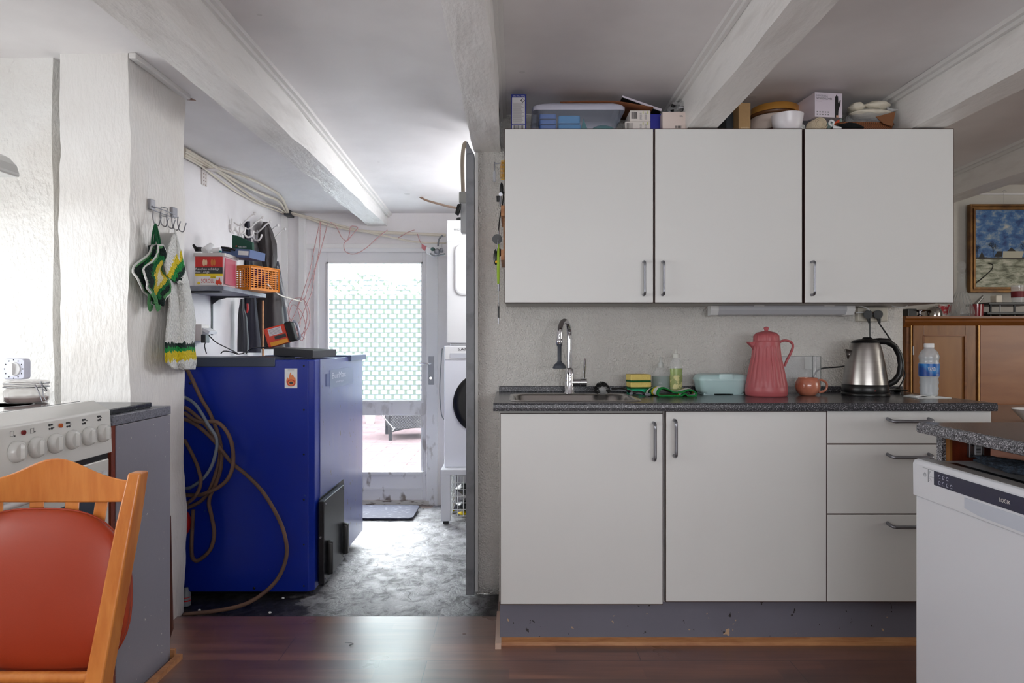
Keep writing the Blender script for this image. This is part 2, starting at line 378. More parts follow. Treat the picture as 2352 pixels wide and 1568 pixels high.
def rough_box(x0, x1, y0, y1, z0, z1, res, amp, freq=3.0, m=0, seed=0):
    """box whose faces are divided and pushed about, for hand plastered walls and hewn beams"""
    mb = MB(); idx = {}
    nx = max(1, round((x1-x0)/res)); ny = max(1, round((y1-y0)/res)); nz = max(1, round((z1-z0)/res))
    def vid(i, j, k):
        if (i, j, k) not in idx:
            p = Vector((x0+(x1-x0)*i/nx, y0+(y1-y0)*j/ny, z0+(z1-z0)*k/nz))
            q = p*freq+Vector((seed, seed*.7, 0))
            d = noise.noise_vector(q)*amp+noise.noise_vector(q*4)*amp*.35
            idx[(i, j, k)] = len(mb.v); mb.v.append(p+d)
        return idx[(i, j, k)]
    def face(a, b, c, d): mb.f.append([vid(*a), vid(*b), vid(*c), vid(*d)]); mb.mi.append(m); mb.sm.append(True)
    for i in range(nx):
        for j in range(ny):
            face((i, j, 0), (i, j+1, 0), (i+1, j+1, 0), (i+1, j, 0)); face((i, j, nz), (i+1, j, nz), (i+1, j+1, nz), (i, j+1, nz))
    for i in range(nx):
        for k in range(nz):
            face((i, 0, k), (i+1, 0, k), (i+1, 0, k+1), (i, 0, k+1)); face((i, ny, k), (i, ny, k+1), (i+1, ny, k+1), (i+1, ny, k))
    for j in range(ny):
        for k in range(nz):
            face((0, j, k), (0, j, k+1), (0, j+1, k+1), (0, j+1, k)); face((nx, j, k), (nx, j+1, k), (nx, j+1, k+1), (nx, j, k+1))
    return mb
# ---------------- the setting ----------------
CZ = 2.16; YF = 5.05
def fz(y): return -0.065*max(0, (y-2.8))/2.25
struct(B(-2.4, 4.7, -2.6, 2.80, -.03, 0).box(-.06, 4.7, 2.80, 4.4, -.03, 0).build('floor', m_lam, world=True), 'dark walnut laminate floor of the kitchen')
fl = MB().grid(lambda u, v: Vector((-1.8+2.3*u, 2.80+2.4*v, fz(2.8+2.4*v)-.010+.006*noise.noise(Vector((u*9, v*9, 1)))+.004*noise.noise(Vector((u*30, v*30, 5))))), 60, 60)
o = fl.build('floor', m_conc, world=True); struct(o, 'worn cracked concrete floor of the utility room')
def cz(y): return CZ if y < 2.9 else CZ-(y-2.9)*.08/2.15
o = MB().grid(lambda u, v: Vector((-2.5+7.2*u, -2.7+7.9*v, cz(-2.7+7.9*v)+.004*noise.noise(Vector((u*14, v*14, 2))))), 70, 80).build('ceiling', m_ceil)
struct(o, 'uneven white painted ceiling')
# left wall with its window opening
struct(MB().box(-2.4, -2.3, -2.6, .15, 0, CZ).box(-2.4, -2.3, 2.25, 2.6, 0, CZ).box(-2.4, -2.3, .15, 2.25, 0, .90).box(-2.4, -2.3, .15, 2.25, 1.62, CZ).build('wall_left', m_wall))
struct(B(-2.3, -1.83, -.2, 2.5, 0, .905).build('trim_30', m_trimw), 'deep low sill behind the cooker')
def window(n, x0, x1, y0, y1, z0, z1, axis):
    w_ = thing('window_%d' % n, 'white framed window', 'window', ((x0+x1)/2, (y0+y1)/2, z0)); del w_['category']; w_['kind'] = 'structure'  # window 4 is an added, unseen one
    mb = MB(); t = .05
    if axis == 'x':
        for a, b in ((y0, y0+t), (y1-t, y1), ((y0+y1)/2-t/2, (y0+y1)/2+t/2)): mb.box(x0, x1, a, b, z0, z1)
        mb.box(x0, x1, y0, y1, z0, z0+t).box(x0, x1, y0, y1, z1-t, z1)
        gl = B((x0+x1)/2-.002, (x0+x1)/2+.002, y0, y1, z0, z1)
    else:
        for a, b in ((x0, x0+t), (x1-t, x1), ((x0+x1)/2-t/2, (x0+x1)/2+t/2)): mb.box(a, b, y0, y1, z0, z1)
        mb.box(x0, x1, y0, y1, z0, z0+t).box(x0, x1, y0, y1, z1-t, z1)
        gl = B(x0, x1, (y0+y1)/2-.002, (y0+y1)/2+.002, z0, z1)
    mb.build('frame', m_white, w_); gl.build('net_curtain', m_skyblock, w_)
m_pane = M('window_glass', (250, 250, 250), .02, alpha=.06, spec=.6)
m_skyblock = M('net_curtain_cloth', (120, 120, 118), .9, alpha=.93)  # unseen sheet added behind the window lamps to keep the sky out
window(1, -2.33, -2.28, .15, 2.25, .90, 1.62, 'x')
struct(MB().box(-2.4, -.9, -2.6, -2.5, 0, CZ).box(2.1, 4.7, -2.6, -2.5, 0, CZ).box(-.9, 2.1, -2.6, -2.5, 0, .85).box(-.9, 2.1, -2.6, -2.5, 2.05, CZ).build('wall_rear', m_wall))
window(2, -.9, 2.1, -2.57, -2.53, .85, 2.05, 'y')
struct(MB().box(4.5, 4.6, -2.6, .7, 0, CZ).box(4.5, 4.6, 2.5, 4.4, 0, CZ).box(4.5, 4.6, .7, 2.5, 0, .8).box(4.5, 4.6, .7, 2.5, 2.0, CZ).build('wall_right', m_wall))
window(3, 4.53, 4.57, .7, 2.5, .8, 2.0, 'x')
struct(rough_box(-2.35, -1.672, 2.49, 2.9, 0, CZ+.02, .05, .008, 3, 0, 3).build('wall_stove', m_pillar, split=45), 'white plastered wall behind the cooker')
struct(rough_box(-1.622, -1.372, 2.447, 2.86, -.01, CZ+.02, .03, .010, 3.5, 0, 11).build('wall_pillar', m_pillar2, split=50), 'rough white plastered chimney pillar')
struct(rough_box(-.163, 1.77, 3.09, 3.26, -.02, CZ+.03, .06, .004, 3, 0, 5).build('wall_back', m_wall), 'pebbled white plaster wall behind the worktop')
struct(rough_box(-1.85, -1.70, 2.80, 5.15, -.08, CZ, .06, .006, 2.5, 0, 6).build('wall_utility_left', m_wallutil), 'stained white wall of the utility room')
struct(MB().box(.36, .46, 3.25, 3.55, -.1, CZ).box(.36, .46, 4.35, 5.2, -.1, CZ).box(.36, .46, 3.55, 4.35, -.1, 1.5).box(.36, .46, 3.55, 4.35, 2.0, CZ).box(.0, .36, 3.26, 3.3, -.1, CZ).build('wall_utility_right', m_wallutil))
window(4, .39, .43, 3.55, 4.35, 1.5, 2.0, 'x')  # unseen window, added to go with the utility fill lamp
# far wall with door opening
DX0, DX1 = X(722, YF), X(1006, YF); DZ1 = Z(570, YF)
struct(MB().box(-1.85, DX0, YF, YF+.14, -.12, CZ).box(DX1, .46, YF, YF+.14, -.12, CZ).box(DX0, DX1, YF, YF+.14, DZ1, CZ).build('wall_far', m_wallutil))
struct(MB().box(X(688, YF), X(703, YF), YF-.03, YF, -.06, 2.07).box(X(645, YF)-.02, X(662, YF), YF-.02, YF, -.06, 2.07).build('trim_1', m_trimw, bevel=.004), 'white boxed corner strip beside the glazed door')
struct(B(X(700, YF), X(1015, YF), YF-.012, YF, Z(560, YF), Z(572, YF)).build('trim_2', m_trimw, bevel=.003))
# living room
m_wallliv = plaster('plaster_living', (206, 202, 192), (196, 190, 180), 60, .1)
struct(B(1.6, 4.6, 4.27, 4.4, 0, CZ).build('wall_living', m_wallliv)); struct(B(1.62, 1.77, 3.26, 4.27, 0, CZ).build('wall_living_left', m_wallliv))
struct(B(1.8, 4.5, 4.255, 4.27, Z(448, 4.27), Z(444, 4.27)).build('trim_3', m_trimw), 'thin picture rail in the living room')
# ceiling beams
BZ = 1.985; K = .865
m_beam2 = m_beam
def beam(n, xl, xr, y0, y1, label, seed, amp=.010, trims=True, ends=None):
    o = rough_box(xl, xr, y0, y1, BZ, CZ+.0, .035, amp, 2.2, 0, seed)
    for v in o.v:
        zz = cz(v.y) if v.z > 2.1 else v.z
        v.z = zz
        k = (v.y-y0)/(y1-y0)
        if ends: v.x += ends*(k-.5)
        # hewn edge: the lower corners are worn away here and there
        if v.z < BZ+.03:
            e = noise.noise(Vector((v.y*2.6, seed, v.x*3)))
            side = -1 if v.x < (xl+xr)/2 else 1
            far = min(1, max(.15, (v.y-1.9)/1.2)) if n == 1 else (.6 if n == 2 else .25)
            v.x -= side*max(0, e)*.030*far; v.z += max(0, noise.noise(Vector((v.y*3.1, seed+9, 0))))*.022*far
    o = o.build('ceiling_beam', m_beam, split=48); struct(o, label)
    if trims:
        t = MB()
        for sx, xx in ((-1, xl), (1, xr)):
            for (a, b, zz) in ((0, .014, .03), (.014, .03, .016)):
                x0, x1 = xx+sx*a, xx+sx*b
                pr = [(x0, y0, cz(y0)-zz), (x1, y0, cz(y0)-zz), (x1, y0, cz(y0)), (x0, y0, cz(y0))]
                ym = min(2.9, y1); pr2 = [(p[0], ym, p[2]) for p in pr]; loops = [[Vector(q) for q in pr], [Vector(q) for q in pr2]]
                if y1 > 2.95: loops.append([Vector((q[0], y1, q[2]-(CZ-cz(y1)))) for q in pr])
                if ends: 
                    for L in loops:
                        for q in L: q.x += ends*((q.y-y0)/(y1-y0)-.5)
                t.loft(loops, 0, False)
        o2 = t.build('trim_%d' % (10+n), m_trimw); o2['kind'] = 'structure'
beam(1, -1.064, -.918, -2.5, 5.05, 'long white hewn beam running on into the utility room', 2, .006)
beam(2, -.188, -.064, -2.5, 3.09, 'thick painted beam above the grey door post', 5, .007, ends=.02)
beam(3, .705, .826, -2.5, 3.09, 'white beam meeting the middle wall cabinet', 8, .003)
beam(4, 1.612, 1.742, -2.5, 3.09, 'white beam meeting the right wall cabinet', 14, .004)
beam(5, 2.58, 2.72, -2.5, 4.27, 'cream beam in the living room', 21, .002)
struct(B(-1.372, -1.345, 2.44, 2.86, CZ-.022, CZ).build('trim_20', m_trimw, bevel=.005), 'plaster crown strip on the pillar')
# grey post at the doorway
gp = thing('door_post', 'dark grey painted post at the utility doorway', 'post', (-.185, 3.05, 0)); gp['kind'] = 'structure'; del gp['category']
MB().box(X(1071, 3.05), X(1090, 3.05), 3.035, 3.10, 0, Z(355, 3.05)).prism([(X(1071, 3.05), 3.035, Z(355, 3.05)), (X(1089, 3.05), 3.035, Z(355, 3.05)), (X(1072, 3.05), 3.035, Z(325, 3.05))], (0, .06, 0)).build('post', m_post, gp, bevel=.003)
B(X(1092, 3.09)-.0, X(1098, 3.09), 3.078, 3.1, 0, 1.98).build('plaster_edge', m_trimw, gp)
struct(B(-.062, -.04, 2.50, 2.80, 0, .022).build('baseboard_side', M('pink_worn_wood', (205, 178, 160), .5)), 'worn pale quarter round at the cabinet end')
struct(MB().loft([[Vector((xx, 2.55, 0)), Vector((xx, 2.53, 0)), Vector((xx, 2.533, .012)), Vector((xx, 2.55, .022))] for xx in (-.06, 1.76)], 0, False).build('baseboard_back', m_rawwood), 'wooden quarter round along the plinth')
struct(B(-1.19, -1.17, 2.02, 2.425, 0, .018).box(-1.30, -1.20, 2.425, 2.44, 0, .03).build('baseboard_left', m_rawwood), 'raw wood strip at the foot of the grey panel')
# glazed back door
D = YF+.02
dr = thing('door_1', 'glazed back door', 'door', ((DX0+DX1)/2, D, -.07)); del dr['category']; dr['kind'] = 'structure'; dr['label'] = 'white worn back door with patterned upper pane and clear lower pane'
fr = MB(); a, b = DX0, DX1
fr.box(a, a+.035, YF-.02, YF+.09, -.09, DZ1).box(b-.085, b, YF-.02, YF+.09, -.09, DZ1).box(a+.035, b-.085, YF-.02, YF+.09, DZ1-.03, DZ1)
fr.build('door_frame', m_door, dr, bevel=.004)
xl, xr = X(733, D), X(1000, D)-.075; pl, pr = X(752, D), X(972, D)
zt, z1, z2, z3, z4, z5 = Z(578, D), Z(603, D), Z(920, D), Z(953, D), Z(1083, D), Z(1150, D)
lf = MB(); Y0, Y1 = YF+.0, YF+.045
xr = X(1000, D)
xr2 = DX1-.085
lf.box(xl, pl, Y0, Y1, z5, zt).box(pr, xr2, Y0, Y1, z5, zt).box(pl, pr, Y0, Y1, z1, zt).box(pl, pr, Y0, Y1, z3, z2).box(pl, pr, Y0, Y1, z5, z4)
lf.build('door_leaf', m_door, dr, bevel=.003)
bd = MB()
for (za, zb) in ((z1, z2), (z4, z3)):
    bd.box(pl, pl+.012, Y0-.008, Y0+.02, zb, za).box(pr-.012, pr, Y0-.008, Y0+.02, zb, za).box(pl, pr, Y0-.008, Y0+.02, za-.01, za).box(pl-.01, pr+.01, Y0-.022, Y0+.02, min(za, zb)-.012, min(za, zb)+.006)
bd.box(pl, pr+.01, Y0-.01, Y0, Z(1122, D), Z(1119, D))
bd.build('glazing_bead', m_door, dr)
MB().box(xl, xr2+.02, Y0-.03, Y1, z5-.02, z5+.012).build('weather_board', M('peeling_paint', (196, 192, 186), .6, vary=(30, (98, 84, 74), .4, .5), stretch=(.4, 1, 2)), dr)
B(DX0, DX1-.03, YF-.10, YF+.06, -.10, z5-.025).build('threshold', M('grey_brown_stone', (160, 146, 138), .6, bump=(20, .2)), dr, bevel=.006)
# patterned pane
g = NG('basket_weave_frosted_glass')
xs_, ys_, zs_ = g.xyz()
rowf = g.math('DIVIDE', zs_, .0352); row = g.math('FLOOR', rowf); v = g.math('FRACT', rowf)
sh = g.math('MULTIPLY', g.math('FLOORED_MODULO', row, 2), .5)
u = g.math('FRACT', g.math('ADD', g.math('DIVIDE', xs_, .0648), sh))
brick = g.math('MULTIPLY', g.math('LESS_THAN', u, .64), g.math('MULTIPLY', g.math('GREATER_THAN', v, .15), g.math('LESS_THAN', v, .82)))
bar = g.math('MULTIPLY', g.math('GREATER_THAN', u, .69), g.math('LESS_THAN', u, .96))
bar = g.math('MULTIPLY', bar, 1.0)
wn_ = g.noise(160, 3)
tr = g.n('BsdfTransparent'); tl = g.n('BsdfTranslucent'); gl = g.n('BsdfGlossy', i_Roughness=.3)
g.l(g.mix(bar, g.mix(brick, (96, 102, 106), (215, 220, 224)), (97, 103, 99)), tl.inputs[0])
cc = g.mix(bar, (205, 214, 214), (206, 222, 204)); cc = g.mix(g.math('MULTIPLY', wn_, .35), cc, (255, 255, 255)); g.l(cc, tr.inputs[0])
f = g.math('SUBTRACT', .84, g.math('MULTIPLY', bar, .26)); f = g.math('MAXIMUM', f, g.math('MULTIPLY', brick, .93)); bgrey = None; f = g.math('MINIMUM', g.math('MAXIMUM', f, .12), .95)
# plain strips between the bricks stay thin
f = g.math('MULTIPLY', f, .96)
mx = g.n('MixShader'); g.l(f, mx.inputs[0]); g.l(tr.outputs[0], mx.inputs[1]); g.l(tl.outputs[0], mx.inputs[2])
mx2 = g.n('MixShader'); mx2.inputs[0].default_value = .05; g.l(mx.outputs[0], mx2.inputs[1]); g.l(gl.outputs[0], mx2.inputs[2])
g.l(mx2.outputs[0], g.nt.nodes['Material Output'].inputs[0]); m_frost = g.m
B(pl+.001, pr-.001, Y0+.02, Y0+.026, z2+.001, z1-.001).build('upper_pane', m_frost, dr)
B(pl+.001, pr-.001, Y0+.02, Y0+.026, z4+.001, z3-.001).build('lower_pane', m_pane, dr)
hd = MB().box(X(983, 5.0), X(996, 5.0), 5.028, 5.04, Z(884, 5.0), Z(818, 5.0)).build('handle_plate', M('dull_aluminium', (150, 152, 156), .4, .6), dr, bevel=.003)
MB().tube([P(989, 835, 5.03), P(989, 835, 4.99), P(980, 835, 4.985), P(962, 833, 4.985)], .007, 8, 0, fine=3).cyl(P(989, 868, 5.03), P(989, 868, 5.015), .008).build('handle', m_chrome, hd)
# outside: patio, hedge
ob = NG('brick_paving'); br = ob.n('TexBrick', offset=.5); br.inputs['Scale'].default_value = 1; br.inputs['Brick Width'].default_value = .42; br.inputs['Row Height'].default_value = .14; br.inputs['Mortar Size'].default_value = .006
br.inputs['Color1'].default_value = lin((70, 60, 62)); br.inputs['Color2'].default_value = lin((64, 55, 57)); br.inputs['Mortar'].default_value = lin((44, 38, 38))
ob.l(ob.tc.outputs['Object'], br.inputs['Vector']); ob.col(ob.mix(.25, br.outputs[0], ob.ramp(ob.noise(5, 5), [(.3, (56, 48, 50)), (.7, (78, 70, 70))]))); ob.set(Roughness=1.0); ob.b.inputs['Specular IOR Level'].default_value = 0
struct(B(-9, 6, 5.2, 13.5, -.16, -.12).build('ground', ob.m), 'pale pinkish brick paving of the patio')
m_leaf = M('hedge_leaves', (50, 58, 46), .6, vary=(6, (28, 36, 26), .35, .6))
hb = MB(); rnd = random.Random(3)
for i in range(10500):
    x = rnd.uniform(-6, 4.5); zz = rnd.uniform(-.1, 2.3+.25*noise.noise(Vector((x*1.3, 0, 0)))); y = 12.3+.25*noise.noise(Vector((x*2, zz*2, 3)))+rnd.uniform(-.08, .3)
    s_ = rnd.uniform(.03, .06); a = rnd.uniform(0, 6.28); t = rnd.uniform(-.8, .8)
    ux = Vector((math.cos(a), math.sin(a)*.5, t))*s_; uy = Vector((-math.sin(a)*.5, .3, math.cos(a)))*s_*.6
    c_ = Vector((x, y, zz)); hb.add([c_-ux, c_-uy, c_+ux, c_+uy], [(0, 1, 2, 3)])
hb.add([(-6, 12.6, -.1), (4.5, 12.6, -.1), (4.5, 12.6, 2.0), (-6, 12.6, 2.0)], [(0, 1, 2, 3)])
hb.box(-6, 4.5, 12.6, 12.9, -.1, 2.0)
o = hb.build('hedge', m_leaf); tag(o, 'green hedge at the far side of the patio behind the door glass', 'hedge')
# garden chair
ch = thing('garden_chair', 'grey wicker armchair on the brick patio seen through the lower pane', 'chair', (X(950, 9.1), 9.1, -.12), .25, local=True)
g = NG('woven_wicker'); g.set(Roughness=.9); g.b.inputs['Specular IOR Level'].default_value = 0
wv = g.n('TexChecker', i_Scale=55.0); g.l(g.tc.outputs['Object'], wv.inputs[0]); wv.inputs[1].default_value = lin((22, 22, 24)); wv.inputs[2].default_value = lin((44, 44, 46)); g.col(wv.outputs[0]); m_wick = g.m
m_ch = M('dark_wicker_edge', (24, 24, 26), .9, spec=0)
for sx in (-1, 1):
    MB().grid(lambda u, v, sx=sx: Vector((sx*.33, -.32+.62*u, .10+.035*math.sin(PI*u)*-1*0+(.05*math.sin(PI*u) if v == 0 else 0)+.5*v)), 10, 6).build('side_panel', m_wick, ch, solid=.03)
MB().grid(lambda u, v: Vector((-.33+.66*u, -.32, (.10+.05*math.sin(PI*u) if v == 0 else .10)+.34*v)), 10, 6).build('front_panel', m_wick, ch, solid=.03)
MB().grid(lambda u, v: Vector((-.33+.66*u, .30+.08*v, .10+.75*v)), 10, 6).build('backrest', m_wick, ch, solid=.03)
B(-.31, .31, -.3, .28, .38, .45).build('seat', m_wick, ch, bevel=.02)
for sx in (-1, 1):
    B(sx*.33-.035, sx*.33+.035, -.34, .34, .6, .63).build('armrest', m_ch, ch, bevel=.01)
    for sy in (-1, 1): B(sx*.33-.02, sx*.33+.02, sy*.31-.02, sy*.31+.02, 0, .62).build('leg', m_ch, ch)
fp = thing('flower_pot', 'small glass pot of yellow flowers far out on the patio', 'pot', (X(850, 10.6), 10.6, -.12))
MB().lathe([(.06, 0), (.08, .14), (.07, .14)], fp.location).build('pot', M('pale_pot', (150, 155, 150), .4), fp)
mb = MB(); 
for i in range(26): mb.ball(Vector(fp.location)+Vector((random.uniform(-.09, .09), random.uniform(-.06, .06), random.uniform(.15, .28))), .025, seg=6)
mb.build('flowers', M('yellow_petals', (226, 186, 30), .5), fp)
MB().tube([P(876, 952, 5.14), P(903, 984, 5.14), P(907, 982, 5.14), P(902, 990, 5.14)], .004, 6).build('cabin_hook', m_steel, dr)
# doormat
o = MB().loft([rrect(X(870, 4.72)-.05, 4.72, .62, .36, .04, fz(4.7)+zz) for zz in (.006, .014)], 0, False).build('doormat', M('blue_grey_mat', (74, 77, 92), .8, bump=(300, .3), vary=(30, (110, 112, 124), .3, .45)))
tag(o, 'blue grey doormat in front of the glazed back door', 'doormat')
m_leafy = M('dry_yellow_leaf', (220, 200, 60), .6)
# ---------------- wall cabinets ----------------
def bar_handle(p0, p1, out, r, parent, name='handle', mat=None):
    p0 = Vector(p0); p1 = Vector(p1); out = Vector(out); d = (p1-p0).normalized()*.018
    pts = [p0, p0+out*.7, p0+out+d*.5, p0+out+d*1.2, p1+out-d*1.2, p1+out-d*.5, p1+out*.7, p1]
    return MB().tube(pts, r, 10, fine=2).build(name, mat or m_handle, parent)
UD = 2.737
ux = [(1160, 1500), (1505, 1842), (1849, 2190)]; ul = ['leftmost white wall cabinet, keys hanging at its side', 'middle white wall cabinet, above the thermos jug', 'rightmost white wall cabinet, above the kettle']
uhx = [1482, 1526, 1873]; cabx = [(-.028, .570), (.570, 1.169), (1.169, 1.770)]
for i in range(3):
    a, b = X(ux[i][0], UD), X(ux[i][1], UD); ca, cb = cabx[i]; z0, z1 = Z(695, UD), Z(296, UD)
    t = thing('wall_cabinet', ul[i], 'cabinet', ((ca+cb)/2, UD, z0), group='white wall cabinets')
    B(ca+.002, cb-.002, UD+.022, 3.086, z0+.003, z1-.004).build('body', [m_melside], t, bevel=.001)
    B(a-.002, b+.002, UD+.0015, UD+.02, z0-.002, z1+.002).build('door_edging', m_edge, t)
    d = B(a, b, UD, UD+.016, z0+.001, z1-.001).build('door', m_melamine, t, bevel=.0015)
    hx = X(uhx[i], 2.70)
    bar_handle((hx, UD, Z(676, 2.71)), (hx, UD, Z(600, 2.71)), (0, -.032, 0), .0052, d)
# ---------------- base units ----------------
BD = 2.50
def front(t, px0, px1, py0, py1, name):
    a, b, z0, z1 = X(px0, BD), X(px1, BD), Z(py1, BD), Z(py0, BD)
    B(a-.0012, b+.0008, BD+.0015, BD+.02, z0-.003, z1+.001).build(name+'_edging', m_edge, t)
    return B(a, b, BD, BD+.016, z0, z1).build(name, m_melamine, t, bevel=.0015)
bl = ['white base cabinet under the sink', 'white base cabinet beneath the green bottle and mint box']
for i, (a, b, ya, yb, hx, h0, h1) in enumerate([(1150, 1522, 950, 1387, 1503, 1056, 972), (1530, 1898, 945, 1381, 1551, 1048, 966)]):
    xa, xb = (-.047, .556) if i == 0 else (.558, 1.155)
    t = thing('base_cabinet', bl[i], 'cabinet', ((xa+xb)/2, BD, .16), group='white base cabinets')
    mb = MB()
    if i == 0: mb.box(xa, xa+.018, BD+.022, 3.08, .165, .872).box(xb-.018, xb, BD+.022, 3.08, .165, .872).box(xa+.018, xb-.018, BD+.022, 3.08, .165, .183).box(xa+.018, xb-.018, BD+.022, BD+.04, .83, .872)
    else: mb.box(xa, xb, BD+.022, 3.08, .165, .872)
    mb.build('body', m_melside, t, bevel=.001)
    d = front(t, a, b, ya, yb, 'door')
    bar_handle((X(hx, 2.48), BD, Z(h0, 2.48)), (X(hx, 2.48), BD, Z(h1, 2.48)), (0, -.035, 0), .006, d)
t = thing('drawer_unit', 'white base unit with three drawers beside the dishwasher', 'cabinet', (1.455, BD, .16), group='white base cabinets')
B(1.157, 1.755, BD+.022, 3.08, .165, .872).build('body', m_melside, t, bevel=.001)
for (ya, yb, hy) in ((943.5, 1018, 966), (1021, 1179, 1048), (1182, 1381, 1208)):
    d = front(t, 1900, 2277, ya, yb, 'drawer')
    z = Z(hy, 2.47); bar_handle((X(2045, 2.48), BD, z+.004), (X(2140, 2.48), BD, z+.004), (0, -.038, -.006), .0062, d)
o = B(-.045, 1.755, 2.55, 2.57, 0, .164).box(-.045, -.03, 2.57, 3.06, 0, .164).build('plinth', m_plinth); tag(o, 'long chipped dark grey plinth under the base cabinets', 'plinth')
# ---------------- worktop with sink cut-out ----------------
WT = Z(926, 2.48); WB = WT-.029; WX0, WX1, WY0, WY1 = X(1133, 2.48), 1.765, 2.48, 3.088
SX0, SX1, SY0, SY1 = .005, .48, 2.565, 2.895
wt = thing('worktop', 'dark speckled grey worktop carrying the sink and kettle', 'worktop', ((WX0+WX1)/2, 2.48, WB))
mb = MB()
for (a, b, c, d) in ((WX0, SX0, WY0, WY1), (SX1, WX1, WY0, WY1), (SX0, SX1, WY0, SY0), (SX0, SX1, SY1, WY1)): mb.box(a, b, c+.004, d, WB, WT)
mb.build('slab', m_worktop, wt)
MB().loft([[Vector((xx, WY0+.006, WB)), Vector((xx, WY0+.001, WB+.002)), Vector((xx, WY0-.001, WB+.012)), Vector((xx, WY0, WB+.024)), Vector((xx, WY0+.006, WT+.0005)), Vector((xx, WY0+.010, WT+.0005)), Vector((xx, WY0+.010, WB))] for xx in (WX0, WX1)], 0, False).build('front_edge', m_worktop_edge, wt)
B(WX1-.001, WX1+.0015, WY0+.004, 3.07, WB, WT).build('end_strip', m_worktop_edge, wt)
B(-.058, 1.755, 3.062, 3.088, WT, Z(887, 3.062)).build('upstand', m_worktop_edge, wt, bevel=.002)
t = thing('sink', 'inset stainless steel sink in the dark worktop', 'sink', ((SX0+SX1)/2, (SY0+SY1)/2, WT))
cx, cy, w_, h_ = (SX0+SX1)/2, (SY0+SY1)/2, SX1-SX0, SY1-SY0
L = [rrect(cx, cy, w_+.03, h_+.03, .06, WT+.0005, 6), rrect(cx, cy, w_+.026, h_+.026, .058, WT+.004, 6), rrect(cx, cy, w_+.005, h_+.005, .055, WT+.004, 6), rrect(cx, cy, w_-.012, h_-.012, .05, WT-.004, 6), rrect(cx, cy, w_-.03, h_-.03, .05, WT-.12, 6), rrect(cx, cy, w_-.08, h_-.08, .05, WT-.15, 6), rrect(cx, cy, .06, .06, .028, WT-.152, 6)]
MB().loft(L, 0, True, False, True).build('bowl', m_inox, t)
MB().lathe([(.04, 0), (.038, .003), (.02, .004), (.018, .001)], (cx, cy, WT-.151), 24).build('drain', m_chrome, t)
# tap
tx, ty = X(1308, 2.965), 2.965
t = thing('tap', 'tall chrome swan neck mixer tap behind the sink', 'tap', (tx, ty, WT))
MB().lathe([(.024, 0), (.024, .004), (.020, .010), (.0195, .07), (.0185, .105), (.013, .112)], (tx, ty, WT), 24).build('base', m_chrome, t)
zt = Z(772, ty); ex, ey = X(1285, 2.86), 2.86
pts = [(tx, ty, WT+.10), (tx, ty, WT+.2), (tx, ty, zt)]
n = 9; R_ = (Vector((ex, ey, 0))-Vector((tx, ty, 0))); rad = R_.length/2
for k in range(1, n):
    a = PI*k/n; q = Vector((tx, ty, 0))+R_*(.5-.5*math.cos(a)); pts.append((q.x, q.y, zt+.064*math.sin(a)))
pts += [(ex, ey, zt), (ex, ey, Z(779, ey))]
MB().tube(pts, .0115, 14, fine=3).build('spout', m_chrome, t)
e = Vector((ex, ey, 0))
zb = Z(779, ey)
h = MB().lathe([(.0135, 0), (.0145, .004), (.0145, .012), (.012, .02)][::1], (ex, ey, zb-.018), 20, 1)
h.lathe([(.027, -.122), (.0285, -.118), (.022, -.105), (.012, -.098), (.0085, -.09), (.0085, -.03), (.012, -.024), (.0125, -.012)], (ex, ey, zb), 20)
h.build('rubber_spray_head', [M('slate_rubber', (62, 66, 76), .5), m_chrome], t)
sz = WT+.048
MB().cyl((tx, ty, sz), (X(1333, ty), ty-.003, sz), .0165, m=0).cyl((X(1333, ty)+.001, ty-.003, sz), (X(1347, ty), ty-.004, sz), .0185).build('side_valve', m_chrome, t)
MB().tube([(X(1342, ty), ty-.003, sz+.015), (X(1342, ty), ty-.006, sz+.05), (X(1343, ty), ty-.012, sz+.105)], [.0035, .006], 10, fine=3).build('lever', m_chrome, t)
# dish brushes
m_bristle = M('black_bristles', (18, 17, 17), .8)
def brush(p, q, name_label, head):
    p = Vector(p); q = Vector(q); t = thing('dish_brush', name_label, 'brush', ((p+q)/2)[:2]+(WT,), group='dish brushes by the sink')
    mid = p.lerp(q, .45)+Vector((0, 0, .006))
    MB().tube([p, p.lerp(q, .12)+Vector((0, 0, .003)), mid, q.lerp(p, .2), q], [.0065, .006], 10, fine=4).build('handle', M('grey_grip', (120, 122, 128), .4), t)
    MB().tube([p.lerp(q, .15)+Vector((0, -.001, .004)), mid+Vector((0, 0, .002)), p.lerp(q, .75)], [.0068, .0066], 8, fine=3).build('grip', m_black, t)
    if head:
        MB().ball(p+Vector((-.014, 0, .0)), .026, .018, .022).build('brush_head', M('clear_grey', (140, 140, 140), .3), t)
        mb = MB(); r = random.Random(2)
        for i in range(330):
            a = r.uniform(-.5, 3.8); y = r.uniform(-.016, .016); c_ = p+Vector((-.016, y, 0)); dd = Vector((math.cos(a), r.uniform(-.2, .2), math.sin(a)))
            if (c_+dd*.032).z < WT+.001: continue
            mb.tube([c_+dd*.014, c_+dd*r.uniform(.028, .034)], .0009, 4, smooth=False)
        mb.build('bristles', m_bristle, t)
    return t
brush((X(1392, 2.86), 2.86, WT+.024), (X(1466, 2.90), 2.90, WT+.009), 'round headed dish brush with black bristles beside the tap', True)
brush((X(1447, 2.83), 2.83, WT+.008), (X(1494, 2.80), 2.80, WT+.008), 'grey and black brush handle lying in front of the sponges', False)
